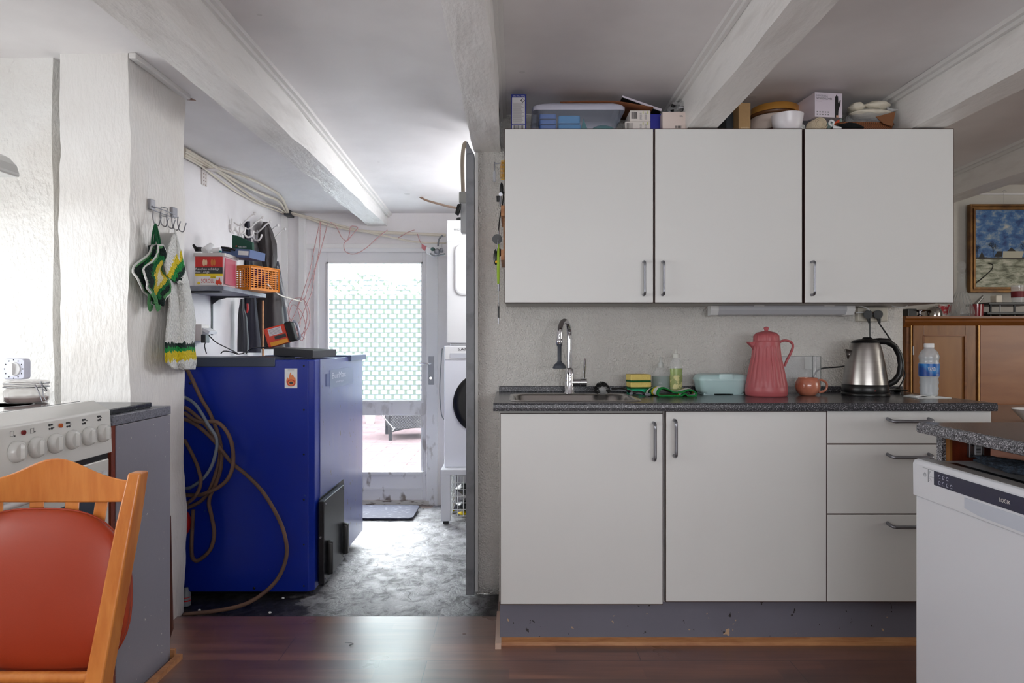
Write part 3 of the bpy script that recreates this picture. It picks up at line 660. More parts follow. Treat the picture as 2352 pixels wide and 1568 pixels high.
# sponges
def sponge(x, y, z, lab, flip, h=.036, two=True, rz=0):
    t = thing('sponge', lab, 'sponge', (x, y, z), rz, 'kitchen sponges stacked on the worktop', local=True)
    pad = M('green_scourer', (16, 96, 44), .9, bump=(200, .5)); foam = M('yellow_foam', (232, 208, 120), .9, bump=(160, .5))
    B(-.046, .046, -.033, .033, 0, .007).build('scourer', pad, t, bevel=.003)
    B(-.046, .046, -.033, .033, .007, h).build('foam', foam, t, bevel=.004)
    return t
gs = thing('sponge', 'turquoise green sponge at the bottom of the stack', 'sponge', (X(1467, 2.95), 2.95, WT), .15, 'kitchen sponges stacked on the worktop', local=True)
B(-.044, .044, -.033, .033, 0, .022).build('foam', M('turquoise_foam', (44, 205, 152), .9, bump=(160, .5)), gs, bevel=.004)
sponge(X(1467, 2.95), 2.95, WT+.0225, 'yellow sponge in the middle of the stack above the turquoise one', 0, .029, rz=.12)
sponge(X(1466, 2.95), 2.95, WT+.052, 'topmost yellow sponge with thin green scourer', 0, .033, rz=.2)
# soap bottles
def soft(rx, ry, prof, c, seg=28, m=0): return MB().lathe([(r, z) for r, z in prof], c, seg, m, True, True, True, rx, ry)
bx, by = X(1518, 2.99), 2.99
t = thing('hand_soap_bottle', 'clear soap bottle with grey green label, left of the green bottle', 'bottle', (bx, by, WT))
soft(1, .7, [(.036, 0), (.038, .006), (.038, .075), (.035, .092), (.024, .108), (.012, .117), (.011, .124)], (bx, by, WT)).build('bottle', m_clearp, t)
soft(1, .7, [(.0385, .012), (.0388, .074)], (bx, by, WT)).build('label', M('sage_label', (146, 160, 156), .5), t)
text('SIGEL', .016, (bx-.016, by-.0285, WT+.043), 'front', M('pale_print', (214, 220, 216), .5), t)
MB().lathe([(.0125, .112), (.0125, .130), (.008, .131), (.008, .137)], (bx, by, WT)).lathe([(.006, .137), (.0065, .156), (.003, .158)], (bx, by, WT)).build('cap', M('grey_clear_cap', (190, 192, 188), .3), t)
bx, by = X(1553, 2.97), 2.97
t = thing('washing_up_bottle', 'green washing up liquid bottle with pale push cap', 'bottle', (bx, by, WT))
soft(1, .65, [(.026, 0), (.0275, .008), (.026, .06), (.0285, .11), (.026, .135), (.015, .152), (.012, .157)], (bx, by, WT)).build('bottle', m_clearp, t)
soft(1, .65, [(.024, .003), (.0258, .01), (.0245, .06), (.0268, .108), (.0268, .109)], (bx, by, WT)).build('liquid', M('green_soap', (150, 176, 52), .2, coat=.5, spec=.7), t)
soft(1, .66, [(.0268, .02), (.0277, .08)], (bx, by, WT), 28).build('label', M('olive_label', (150, 160, 96), .45, vary=(40, (220, 214, 150), .45, .5)), t)
MB().lathe([(.0145, .155), (.015, .172), (.006, .174), (.0055, .19), (.004, .192)], (bx, by, WT)).build('cap', M('pale_grey_cap', (216, 216, 208), .4), t)
# folded crochet cloth
def crochet(name, stops, axis=2, scale=1.0, wob=.02, bump=190, strength=1.0):
    g = NG(name); g.set(Roughness=.9)
    ax = g.xyz()[axis]; n = g.noise(70, 2)
    f = g.math('ADD', g.math('MULTIPLY', ax, scale), g.math('MULTIPLY', g.math('SUBTRACT', n, .5), wob))
    r = g.n('ValToRGB'); r.color_ramp.interpolation = 'CONSTANT'; e = r.color_ramp.elements
    while len(e) < len(stops): e.new(.5)
    for i, (p, c) in enumerate(stops): e[i].position = p; e[i].color = lin(c)
    g.l(f, r.inputs[0]); g.col(r.outputs[0])
    wv = g.n('TexVoronoi', i_Scale=float(bump)); mp = g.n('Mapping'); mp.inputs['Scale'].default_value = (1, 1, .7); g.l(g.tc.outputs['Object'], mp.inputs[0]); g.l(mp.outputs[0], wv.inputs['Vector'])
    g.bump(g.math('MULTIPLY', wv.outputs['Distance'], -1), strength, .006); return g.m
GR, DG, YE, WH, BK = (20, 140, 62), (8, 52, 30), (226, 200, 36), (232, 232, 228), (16, 24, 30)
cx, cy = X(1548, 2.83), 2.83
fold_white = M('white_yarn', WH, .9, bump=(300, .8)); yarn_g = M('green_yarn', GR, .9, bump=(300, .8)); yarn_y = M('yellow_yarn', (232, 206, 60), .9, bump=(300, .8))
t = thing('crochet_cloth', 'folded green, white and yellow crochet dishcloth on the worktop', 'dishcloth', (cx, cy, WT))
pf = [(1516, 911), (1540, 914), (1564, 914.5), (1567, 909), (1575, 905.5), (1580, 910), (1590, 911.5), (1598, 910), (1600, 905), (1592, 898.5), (1581, 897), (1569, 901), (1552, 903), (1538, 897), (1526, 892), (1517, 895), (1511.5, 904)]
def ribbon(px, py, v):
    y_ = 2.785+.10*v; p_ = P(px, py, 2.785); left = max(0, (1545-px)/35)
    return Vector((p_.x-.028*v*left-.006*v, y_, max(WT+.0035, p_.z+.004*math.sin(v*5)+.002)))
sp = spline([Vector((a, b, 0)) for a, b in pf], 4, True)
mb = MB(); nv = 12; mb.loft([[ribbon(q.x, q.y, k/nv) for q in sp] for k in range(nv+1)], 0, True, False, False)
gc = NG('crochet_bands'); gc.set(Roughness=.9); f = gc.math('ADD', gc.math('MULTIPLY', gc.xyz()[1], 9.5), gc.math('ADD', .47, gc.math('MULTIPLY', gc.math('SUBTRACT', gc.noise(80, 2), .5), .10)))
rr_ = gc.n('ValToRGB'); rr_.color_ramp.interpolation = 'CONSTANT'; e = rr_.color_ramp.elements; stops = [(0, GR), (.10, WH), (.32, YE), (.46, GR), (.58, BK), (.72, WH), (.85, GR)]
while len(e) < len(stops): e.new(.5)
for i_, (p_, c_) in enumerate(stops): e[i_].position = p_; e[i_].color = lin(c_)
gc.l(f, rr_.inputs[0]); gc.col(rr_.outputs[0]); vv_ = gc.n('TexVoronoi', i_Scale=260.0); gc.l(gc.tc.outputs['Object'], vv_.inputs['Vector']); gc.bump(gc.math('MULTIPLY', vv_.outputs['Distance'], -1), 1.0, .005)
mb.xf(Matrix.Identity(4)); t.location.y = 2.835; OFF[t.name] = Vector((cx, 2.835, WT)); mb.build('folded_sheet', gc.m, t, solid=.0045)
MB().tube([ribbon(q.x, q.y, -.01) for q in sp], .0032, 6, closed=True).build('green_border', yarn_g, t)
# mint lunch box
cx, cy = X(1651, 2.97), 2.95
t = thing('lunch_box', 'pale mint plastic box with clip lid', 'box', (cx, cy, WT))
m_mint = M('mint_plastic', (188, 217, 217), .35, spec=.6)
w_ = .206
MB().loft([rrect(cx, cy, w_*.86, .11, .02, WT+.004, 5), rrect(cx, cy, w_*.93, .12, .022, WT+.016, 5), rrect(cx, cy, w_, .13, .024, WT+.060, 5)]).box(cx-.085, cx-.04, cy-.05, cy+.05, WT, WT+.006).box(cx+.04, cx+.085, cy-.05, cy+.05, WT, WT+.006).build('box', m_mint, t)
MB().loft([rrect(cx, cy, w_+.008, .138, .026, WT+.060, 5), rrect(cx, cy, w_+.008, .138, .026, WT+.066, 5), rrect(cx, cy, w_-.012, .12, .022, WT+.082, 5), rrect(cx, cy, w_-.04, .10, .02, WT+.086, 5)]).build('lid', m_mint, t)
MB().loft([rrect(cx+.005, cy-.064, .062, .012, .005, WT+.066, 4), rrect(cx+.005, cy-.062, .056, .012, .005, WT+.088, 4)]).build('clip', m_mint, t)
# thermos jug
cx, cy = X(1760, 2.83), 2.83
t = thing('thermos_jug', 'dusty pink fluted plastic thermos jug with ball knob', 'jug', (cx, cy, WT))
m_pink = M('dusty_pink_plastic', (180, 92, 96), .38, spec=.4)
sc_ = .286/159  # metres per pixel of the jug
def prof(rows, y0=909): return [(r*sc_*4.7/4.7, (y0-y)*sc_) for r, y in rows]
body = [(43, 909), (46, 906), (46.5, 892), (45.5, 889), (46, 886), (44, 872), (38, 840), (33, 818), (31, 800), (30, 789), (29.5, 784), (28.5, 782)]
pr = prof(body); loops = []
def rr(a, r, fl): return r-(.0042*(1-abs(math.sin(a*10))**.55) if fl else 0)
for i in range(len(pr)-1):
    (r0, z0), (r1, z1) = pr[i], pr[i+1]; k = 4 if i >= 5 else 1
    for j in range(k):
        q = j/k; r = r0+(r1-r0)*q; z = z0+(z1-z0)*q; fl = .03 < z-0 and .045 < z < .205
        loops.append([Vector((cx+rr(a*2*PI/176, r, fl)*math.cos(a*2*PI/176), cy+rr(a*2*PI/176, r, fl)*math.sin(a*2*PI/176), WT+z)) for a in range(176)])
MB().loft(loops).build('body', m_pink, t)
MB().loft([[Vector((cx-.045, cy-.02, WT+.205)), Vector((cx-.045, cy+.02, WT+.205)), Vector((cx-.045, cy+.015, WT+.222)), Vector((cx-.045, cy-.015, WT+.222))][::1] and
           [Vector((cx-.046, cy-.020, WT+.224)), Vector((cx-.046, cy, WT+.170)), Vector((cx-.046, cy+.020, WT+.224)), Vector((cx-.046, cy, WT+.224))],
           [Vector((cx-.062, cy-.012, WT+.224)), Vector((cx-.06, cy, WT+.198)), Vector((cx-.062, cy+.012, WT+.224)), Vector((cx-.062, cy, WT+.223))],
           [Vector((cx-.083, cy-.003, WT+.2245)), Vector((cx-.081, cy, WT+.219)), Vector((cx-.083, cy+.003, WT+.2245)), Vector((cx-.083, cy, WT+.224))]]).build('spout', m_pink, t)
lp = prof([(28, 783), (29, 781), (28.5, 771), (26, 767), (20, 763), (8, 760), (4, 759), (4.5, 757), (6, 754), (5.5, 751.5), (2, 749.5)]); loops = []
for i, (r, z) in enumerate(lp):
    loops.append([Vector((cx+(r-(.002*abs(math.sin(a*12)) if 1 <= i <= 4 else 0))*math.cos(a), cy+(r-(.002*abs(math.sin(a*12)) if 1 <= i <= 4 else 0))*math.sin(a), WT+z)) for a in [q*2*PI/96 for q in range(96)]])
MB().loft(loops).build('lid', m_pink, t)
hp = [(1788, 795), (1790, 787), (1797, 782.5), (1807, 782), (1816, 785), (1821, 792), (1820, 801), (1814, 815), (1807, 828), (1802, 841)]
MB().tube([P(x_, y_, 2.83) for x_, y_ in hp], .0052, 10, fine=4).build('handle', m_pink, t)
# mug
cx, cy = X(1855, 2.86), 2.86
t = thing('mug', 'round salmon stoneware mug', 'mug', (cx, cy, WT))
m_mug = M('salmon_glaze', (202, 128, 102), .18, coat=.6, vary=(14, (182, 106, 82), .35, .6))
MB().lathe([(.026, 0), (.032, .002), (.045, .018), (.0505, .036), (.048, .056), (.0405, .073), (.038, .0745), (.0365, .072), (.044, .055), (.046, .036), (.04, .018), (.01, .010)], (cx, cy, WT), 36).build('cup', m_mug, t)
MB().tube([(cx+.042, cy, WT+.062), (cx+.060, cy, WT+.064), (cx+.078, cy, WT+.052), (cx+.080, cy, WT+.034), (cx+.070, cy, WT+.018), (cx+.046, cy, WT+.013)], .0048, 10, fine=4).build('handle', m_mug, t)
# acrylic holder
t = thing('acrylic_box', 'clear acrylic box standing against the wall behind the mug', 'box', (X(1840, 3.0), 3.0, WT))
a, b = X(1789, 3.0), X(1893, 3.0)-.015; zt = Z(818, 3.0)
mb = MB().box(a, b, 3.0, 3.003, WT, zt).box(a, b, 3.04, 3.043, WT, zt).box(a, a+.003, 3.003, 3.04, WT, zt).box(b-.003, b, 3.003, 3.04, WT, zt).box(a, b, 3.003, 3.04, WT, WT+.004)
mb.build('box', m_glassfaint, t)
mb = MB()
for xx in (a, b):
    for yy in (3.0, 3.042): mb.box(xx-.0009, xx+.0009, yy-.0009, yy+.0009, WT, zt)
mb.box(a, b, 2.9995, 3.0005, zt-.001, zt).box(X(1866, 3.0)-.001, X(1866, 3.0)+.001, 2.999, 3.001, WT, zt)
mb.build('edges', M('acrylic_edge', (84, 90, 88), .3), t)
B(X(1848, 3.0), X(1864, 3.0), 2.997, 2.9995, Z(848, 3.0), Z(819, 3.0)).build('sticker', M('white_sticker', (225, 228, 226), .5, alpha=.75), t)
# kettle
cx, cy = X(1987, 2.86), 2.86
t = thing('kettle', 'brushed steel electric kettle with black handle and lid', 'kettle', (cx, cy, WT))
g = NG('kettle_steel'); g.set(Metallic=1.0, Roughness=.3); g.col(g.mix(g.noise(3, 3, (1, 1, 40)), (150, 146, 142), (176, 172, 168))); g.bump(g.noise(8, 3, (1, 1, 60)), .03, .002); m_kst = g.m
k = .242/130
def kp(rows): return [(r*k, (904-y)*k) for r, y in rows]
MB().lathe(kp([(49, 904), (50, 901), (49, 897), (46, 896)]), (cx, cy, WT), 40).build('power_base', m_black, t)
MB().lathe(kp([(47, 896), (48, 893), (47.5, 879), (46, 878)]), (cx, cy, WT), 40).build('black_foot', m_black, t)
MB().lathe(kp([(46.5, 880), (46, 872), (41, 836), (35, 805), (31, 790), (29, 786)]), (cx, cy, WT), 48).build('body', m_kst, t)
MB().lathe(kp([(29.5, 788), (29, 784), (24, 780), (12, 777.5), (2, 777)]), (cx+.0, cy, WT), 40).loft([rrect(cx+.012, cy, .05, .02, .008, WT+126*k, 4), rrect(cx+.008, cy, .03, .014, .006, WT+131*k, 4)]).build('lid', m_black, t)
MB().loft([[Vector((cx-.050, cy-.018, WT+.145+.040)), Vector((cx-.056, cy+0, WT+.115)), Vector((cx-.050, cy+.018, WT+.185)), Vector((cx-.045, cy, WT+.18))],
           [Vector((cx-.086, cy-.008, WT+.207-.012)), Vector((cx-.075, cy, WT+.155)), Vector((cx-.086, cy+.008, WT+.195)), Vector((cx-.084, cy, WT+.192))]]).build('spout', m_kst, t)
hp = [(2003, 784), (2020, 783), (2038, 784), (2055, 795), (2066, 815), (2070, 838), (2066, 860), (2055, 875), (2036, 885)]
MB().tube([P(x_, y_, cy) for x_, y_ in hp], [.011, .0135, .014, .0115, .0125, .013, .013, .0135, .012], 14).tube([P(2008, 788, cy-.015), P(2020, 820, cy-.02), P(2032, 884, cy-.03)], [.008, .014], 10, fine=3).build('handle', m_black, t)
MB().ball((cx-.004, cy-.0875, WT+.024), .004, .003, .0025).build('indicator_lamp', M('dim_red_lamp', (140, 40, 30), .3), t)
# under-cabinet light
a, b = X(1630, 3.0), X(1960, 3.0)
t = thing('under_cabinet_light', 'long white tube light fixed beneath the wall cabinets', 'lamp', ((a+b)/2, 3.0, Z(723, 3.0)))
def lp_(x0, x1, g_=0): return MB().loft([[Vector((xx, 2.985-g_, Z(702, 3)+.0)), Vector((xx, 2.982-g_, Z(712, 3))), Vector((xx, 2.995-g_, Z(722, 3)-g_)), Vector((xx, 3.035, Z(724, 3)-g_)), Vector((xx, 3.035, Z(701, 3)))] for xx in (x0, x1)], 0, False)
lp_(a+.03, b-.03).build('diffuser', M('grey_white_diffuser', (196, 197, 202), .35), t)
for x0, x1 in ((a, a+.036), (b-.036, b)): lp_(x0, x1, .003).build('end_cap', m_white2, t, bevel=.003)
for xx in (X(1740, 3), X(1900, 3)): B(xx-.022, xx+.022, 2.978, 3.03, Z(704, 3), Z(700, 3)).build('clip', m_white2, t)
# socket and plugs
t = thing('wall_socket', 'cream double wall socket below the right wall cabinet', 'socket', (X(2000, 3.08), 3.08, Z(738, 3.08)))
B(X(1966, 3.08), X(2034, 3.08), 3.06, 3.09, Z(738, 3.08), Z(706, 3.08)).build('plate', M('cream_socket', (206, 200, 186), .4), t, bevel=.004)
for px, lab, pts in ((1994, 'left black plug, its cord going straight down behind the kettle', [(1998, 738, 3.02), (1998, 760, 3.02), (1999, 800, 3.02), (1998, 850, 3.03), (1990, 893, 3.03)]),
                     (2017, 'right black plug, its cord slanting down past the kettle handle', [(2018, 738, 3.02), (2022, 746, 3.02), (2040, 772, 3.02), (2058, 800, 3.02), (2070, 830, 3.03), (2090, 860, 3.10), (2108, 885, 3.14)])):
    t = thing('plug', lab, 'plug', (X(px, 3.04), 3.04, Z(740, 3.04)), group='black plugs in the socket')
    MB().cyl(P(px, 722, 3.062), P(px, 722, 3.02), .020, .018, 20).tube([P(px+1, 728, 3.03), P(px+3, 742, 3.02)], [.011, .005], 10).build('plug_body', m_black, t)
    if px > 2000: pts = pts[:5]+[(2078, 862, 3.05), (2066, 888, 3.03)]
    MB().tube([P(*q) for q in pts], .0034, 8, fine=4).build('cord', m_black, t)
o = MB().tube([P(1942, 840, 2.93), P(1920, 843, 3.0), (P(1892, 845, 3.02)), P(1876, 852, 3.03), P(1868, 868, 3.03), P(1866, 892, 3.03)], .0034, 8, fine=4).build('cord', m_black); tag(o, 'black cord looping out of the acrylic box to the kettle', 'cord')
o = MB().tube([P(1958, 701, 3.02), P(1975, 702, 3.02), P(1992, 708, 3.02), P(1996, 713, 3.02), P(1988, 717, 3.04), P(1966, 718, 3.05)], .003, 8, fine=4).build('cord', m_white2); tag(o, 'white cord from the tube light to the wall socket', 'cord')
o = MB().tube([P(2046, 699, 3.0), P(2052, 703, 2.99), P(2070, 706, 2.98), P(2084, 702, 2.98), P(2078, 697, 2.99)], .002, 6, fine=4).build('wire_loop', m_white2); tag(o, 'thin pale wire loop under the right wall cabinet', 'wire')
# sink plug
cx, cy = X(2062, 2.97), 2.97
t = thing('sink_strainer', 'small dark and chrome sink strainer behind the kettle', 'strainer', (cx, cy, WT))
MB().lathe([(.014, 0), (.016, .006), (.012, .010)], (cx, cy, WT)).build('foot', m_chrome, t); MB().lathe([(.012, .010), (.04, .014), (.041, .017), (.012, .02), (.008, .026), (.003, .028)], (cx, cy, WT)).build('disc', M('dark_steel', (50, 50, 50), .25, .8), t)
# water bottle on napkin
cx, cy = X(2127, 2.76), 2.76; nz = WT+.0015
t = thing('napkin', 'folded white paper napkin under the water bottle', 'napkin', (cx, cy, WT))
B(cx-.065, cx+.072, cy-.05, cy+.05, WT, WT+.002).build('lower_ply', M('paper_white', (236, 236, 234), .8), t)
MB().grid(lambda u, v: Vector((cx-.07+.075*u, cy-.055+.09*v, WT+.004+.006*abs(math.sin(u*4))*(1-v*.3))), 8, 4).build('folded_ply', MATS['paper_white'], t, solid=.0012)
cx += .012
t = thing('water_bottle', 'small plastic water bottle with blue label and white cap', 'bottle', (cx, cy, WT+.003))
z0 = WT+.003; bl_ = M('ribbed_water_plastic', (214, 220, 224), .12, alpha=.50, spec=.9)
MB().lathe([(.024, 0), (.031, .006), (.0335, .014), (.032, .022), (.0345, .034), (.032, .044), (.0345, .056), (.0325, .074), (.0365, .082), (.0365, .134), (.034, .142), (.036, .152), (.037, .162), (.031, .180), (.022, .190), (.0165, .196), (.0155, .202)], (cx, cy, z0), 36).build('bottle', bl_, t)
MB().lathe([(.022, .002), (.029, .008), (.030, .06), (.033, .085), (.033, .15), (.033, .16)], (cx, cy, z0), 30).build('water', M('cloudy_water', (206, 212, 216), .2, alpha=.55), t)
g = NG('water_label_blue'); g.set(Roughness=.35); zz = g.xyz()[2]; xx_ = g.xyz()[0]
g.col(g.ramp(g.math('ADD', g.math('MULTIPLY', zz, 8), g.math('MULTIPLY', g.math('MULTIPLY', xx_, xx_), -200)), [(.68, (14, 70, 150)), (.84, (34, 130, 200)), (.95, (16, 96, 176))]))
MB().lathe([(.0372, .083), (.0372, .133)], (cx, cy, z0), 36, 0, True, False, False).build('label', g.m, t)
text('VAND', .031, (cx-.027, cy-.0375, z0+.104), 'front', m_white2, t, height=.016); text('0,5 L', .012, (cx+.006, cy-.0375, z0+.087), 'front', m_white2, t)
MB().lathe([(.0185, .198), (.0185, .213), (.017, .215)], (cx, cy, z0), 30).build('cap', m_white2, t)
# ---------------- things on top of the wall cabinets ----------------
TZ = Z(296, UD)+.0025
def card(name, lab, cat, x0, x1, y0, y1, z0, z1, mat, rz=0, group=None, bevel=.001):
    t = thing(name, lab, cat, ((x0+x1)/2, (y0+y1)/2, z0), rz, group, local=True)
    w_, d_ = (x1-x0)/2, (y1-y0)/2
    B(-w_, w_, -d_, d_, 0, z1-z0).build('carton', mat, t, bevel=bevel); return t, w_, d_, z1-z0
m_bluebox = M('deep_blue_card', (26, 38, 128), .35); m_print = M('pale_print_panel', (206, 204, 206), .5); m_ink = M('black_ink', (24, 22, 24), .6); m_cardw = M('white_card', (222, 214, 208), .5); m_lime = M('lime_print', (176, 190, 50), .5); m_greyink = M('grey_ink', (140, 136, 138), .6)
def barcode(parent, x0, x1, y, z0, z1, seed=1, n=16):
    r = random.Random(seed); mb = MB(); x = x0; st = (x1-x0)/n
    for i in range(n):
        mb.box(x, x+st*r.choice((.25, .45, .65)), y-.0004, y, z0, z1); x += st
    return mb.build('barcode', m_ink, parent)
def lines(parent, x0, x1, y, z0, z1, n, mat=None, seed=1):
    r = random.Random(seed); mb = MB(); st = (z1-z0)/n
    for i in range(n): mb.box(x0, x1-(x1-x0)*r.uniform(0, .25), y-.0003, y, z0+i*st, z0+i*st+st*.42)
    return mb.build('fine_print', mat or m_greyink, parent)
d = 2.78; x0, x1 = X(1174, d), X(1209, d); zt = Z(216, d)
t, w_, dd, h = card('dishwasher_tablet_box', 'upright deep blue carton at the left end of the cabinet top', 'box', x0, x1, d, d+.10, TZ, zt, m_bluebox, .0)
B(-w_+.004, w_-.006, -dd-.0006, -dd, .03, h-.014).build('print_panel', m_print, t); lines(t, -w_+.007, w_-.010, -dd-.0008, .034, h-.034, 26)
text('50 x 18 g = 900 g', w_*1.5, (-w_*.7, -dd-.0008, h-.011), 'front', m_print, t, height=.005)
MB().prism([(w_-.018, -dd-.0012, h-.017-.009), (w_-.009, -dd-.0012, h-.017), (w_, -dd-.0012, h-.026), (w_-.009, -dd-.0012, h-.035)], (0, .0003, 0)).xf(Matrix.Translation((-.006, 0, 0))).build('hazard_diamond', m_ink, t)
MB().prism([(w_-.0145-.006+.0005, -dd-.0016, h-.026), (w_-.015, -dd-.0016, h-.0195), (w_-.0085, -dd-.0016, h-.026), (w_-.015, -dd-.0016, h-.0325)], (0, .0003, 0)).box(w_-.0155, w_-.0145, -dd-.002, -dd-.0016, h-.029, h-.022).build('hazard_centre', [m_print], t)
B(-w_+.004, w_-.006, -dd-.0006, -dd, .002, .027).build('barcode_panel', m_print, t); barcode(t, -w_+.007, w_-.01, -dd-.0007, .003, .025, 3)
# clear storage box with cooler bricks
d = 2.78; xa, xb = X(1238, d), X(1422, d); cx = (xa+xb)/2; wb = xb-xa; cy = 2.92
m_tub = M('cloudy_box_plastic', (196, 204, 222), .25, alpha=.2, spec=.6)
t = thing('storage_box', 'clear plastic storage box with lid and blue contents', 'box', (cx, cy, TZ))
zt = Z(245, d)
MB().loft([rrect(cx, cy, wb-.02, .25, .02, TZ+.002, 4), rrect(cx, cy, wb-.02, .25, .02, TZ+.003, 4), rrect(cx, cy, wb+.012, .275, .02, zt, 4)], 0, True, True, False).build('tub', m_tub, t)
MB().loft([rrect(cx, cy, wb+.05, .28, .02, zt-.012, 4), rrect(cx, cy, wb+.055, .285, .025, zt+.001, 4), rrect(cx, cy, wb+.04, .28, .03, zt+.010, 4), rrect(cx+.01, cy, wb-.03, .24, .03, zt+.022, 4)], 0, True, False, True).build('lid', M('cloudy_lid', (206, 206, 222), .35, alpha=.8), t)
MB().box(cx-wb/2-.022, cx-wb/2-.006, cy-.03, cy+.03, zt-.03, zt+.004).build('clip', m_tub, t); MB().box(cx+wb/2+.006, cx+wb/2+.022, cy-.03, cy+.03, zt-.03, zt+.004).build('clip', m_tub, t)
m_ice = M('cooler_blue', (20, 140, 205), .4); m_ice2 = M('cooler_dull_blue', (60, 110, 190), .45); m_teal = M('teal_cloth', (20, 130, 130), .8)
for (pa, pb, ya, yb, mt, lab, grp) in ((1283, 1333, 264, 282, m_ice, 'upper bright blue cooler block inside the clear storage box', 'cooler blocks'), (1283, 1335, 284, 298, m_ice, 'lower bright blue cooler block inside the clear storage box', 'cooler blocks')):
    q = 2.82; o = MB().loft([rrect((X(pa, q)+X(pb, q))/2, q+.06, X(pb, q)-X(pa, q), .11, .008, z_, 3) for z_ in (max(Z(yb, q), TZ+.006), Z(ya, q))], 0, False).build('cooler_block', mt, bevel=.004); tag(o, lab, 'cooler block', grp)
for ya, yb, lab in ((262, 272, 'topmost dull blue tray at the left inside the clear box'), (275, 285, 'middle dull blue tray at the left inside the clear box'), (287, 300, 'bottom dull blue tray at the left inside the clear box')):
    q = 2.83; o = MB().loft([rrect((X(1238, q)+X(1279, q))/2, q+.06, X(1279, q)-X(1240, q), .12, .008, z_, 3) for z_ in (max(Z(yb, q), TZ+.006), Z(ya, q))], 0, False).build('plastic_tray', m_ice2, bevel=.002); tag(o, lab, 'tray', 'blue trays in the clear box')
q = 2.85; o = MB().ball(((X(1388, q)), q+.05, TZ+.034), .055, .04, .028).build('folded_cloth', m_teal); tag(o, 'teal folded cloth inside the clear storage box', 'cloth')
o = MB().prism([P(1335, 298, q), P(1350, 298, q), P(1340, 272, q)], (0, .03, 0)).build('folded_card', m_teal); tag(o, 'small teal wedge standing inside the clear storage box', 'card')
# cork board + notebook lying on top
o = MB().grid(lambda u, v: Vector((X(1285+210*u, 2.85), 2.80+.2*v, zt+.026-.05*max(0, u-.62)+.004*math.sin(u*4))), 12, 4).build('brown_envelope', M('kraft_orange', (124, 74, 44), .8), solid=.004); tag(o, 'limp brown sheet lying over the storage box lid', 'paper')
t = thing('notebook', 'white paper pad sliding off the storage box, tilted down to the right', 'notebook', (X(1475, 2.82), 2.82, zt), local=False)
pp = [P(1430, 219, 2.82), P(1521, 250, 2.82)]
dv = (pp[1]-pp[0]).normalized(); up = Vector((-dv.z, 0, dv.x))
MB().prism([pp[0], pp[1], pp[1]-up*.011, pp[0]-up*.007], (0, .15, 0)).build('pages', M('lilac_white_paper', (218, 210, 222), .7), t, bevel=.0015)
MB().prism([pp[0]-up*.0075, pp[1]-up*.0115, pp[1]-up*.013, pp[0]-up*.009], (0, .15, 0)).build('cover', m_blackm, t)
# small cartons
for i, (pa, pb, ya, yb, lab) in enumerate(((1447, 1494, 251, 274, 'upper of two small white cartons beside the storage box'), (1436, 1494, 277, 300, 'lower of two small white cartons beside the storage box'))):
    q = 2.78; zb = TZ if i else TZ+.042
    z1 = TZ+.0415 if i else TZ+.086
    t, w_, dd, h = card('small_carton', lab, 'box', X(pa, q), X(pb, q), q, q+.12, zb, z1, m_cardw, .0, 'small white cartons on the cabinets')
    barcode(t, -w_+.006, -w_+.03, -dd-.0006, .010, h-.006, 5+i, 8)
    for k in (0, 1): 
        B(w_-.012-.02*k, w_-.009-.02*k, -dd-.0006, -dd, h-.014, h-.003).build('lime_tab', m_lime, t); lines(t, w_-.024-.02*k, w_-.014-.02*k, -dd-.0005, .006, h-.008, 7)
q = 2.83; o = B(X(1494, q), X(1533, q), q, q+.1, TZ, Z(262, q)).build('blue_carton', M('ultramarine_card', (24, 30, 150), .5), bevel=.001); tag(o, 'ultramarine blue carton between the white cartons', 'box')
q = 2.775; t, w_, dd, h = card('white_carton', 'plain white carton with small barcode under the bag of batteries', 'box', X(1522, q), X(1593, q), q, q+.13, TZ, Z(257, q), M('warm_white_card', (226, 210, 202), .5), 0)
barcode(t, -.012, .014, -dd-.0006, .012, .022, 9, 14); lines(t, .006, .02, -dd-.0006, h-.02, h-.012, 2)
t = thing('battery_bag', 'crumpled clear bag of batteries lying on the plain white carton', 'bag', (X(1557, 2.83), 2.83, TZ+h))
m_film = M('crinkled_film', (225, 225, 225), .15, alpha=.28, spec=.9, bump=(60, .8))
r_ = random.Random(5)
mb = MB()
for i in range(22):
    c_ = Vector((X(1556, 2.83)+r_.uniform(-.032, .032), 2.83+r_.uniform(-.03, .03), TZ+h+.012+.008*(i % 4))); a = r_.uniform(0, 3.1); dd_ = Vector((math.cos(a), math.sin(a), r_.uniform(-.1, .2)))*.012
    mb.cyl(c_-dd_, c_+dd_, .005, m=0 if i % 2 else 1)
mb.build('batteries', [m_black, m_steel], t)
def crumple(c, rx, ry, rz, seed, amp=.3):
    mb = MB(); c = Vector(c); return mb.grid(lambda u, v: c+Vector((rx*math.cos(u*2*PI)*math.sin(PI*v), ry*math.sin(u*2*PI)*math.sin(PI*v), -rz*math.cos(PI*v)))*(1+amp*noise.noise(Vector((math.cos(u*2*PI)*2+seed, math.sin(u*2*PI)*2, v*5)))), 28, 14)
crumple((X(1558, 2.84), 2.84, TZ+h+.032), .045, .04, .03, 3).build('film', m_film, t)
o = crumple((X(1527, 2.85), 2.87, TZ+h+.012), .022, .025, .02, 8).build('empty_bag', m_film); tag(o, 'small empty crumpled clear bag left of the battery bag', 'bag')
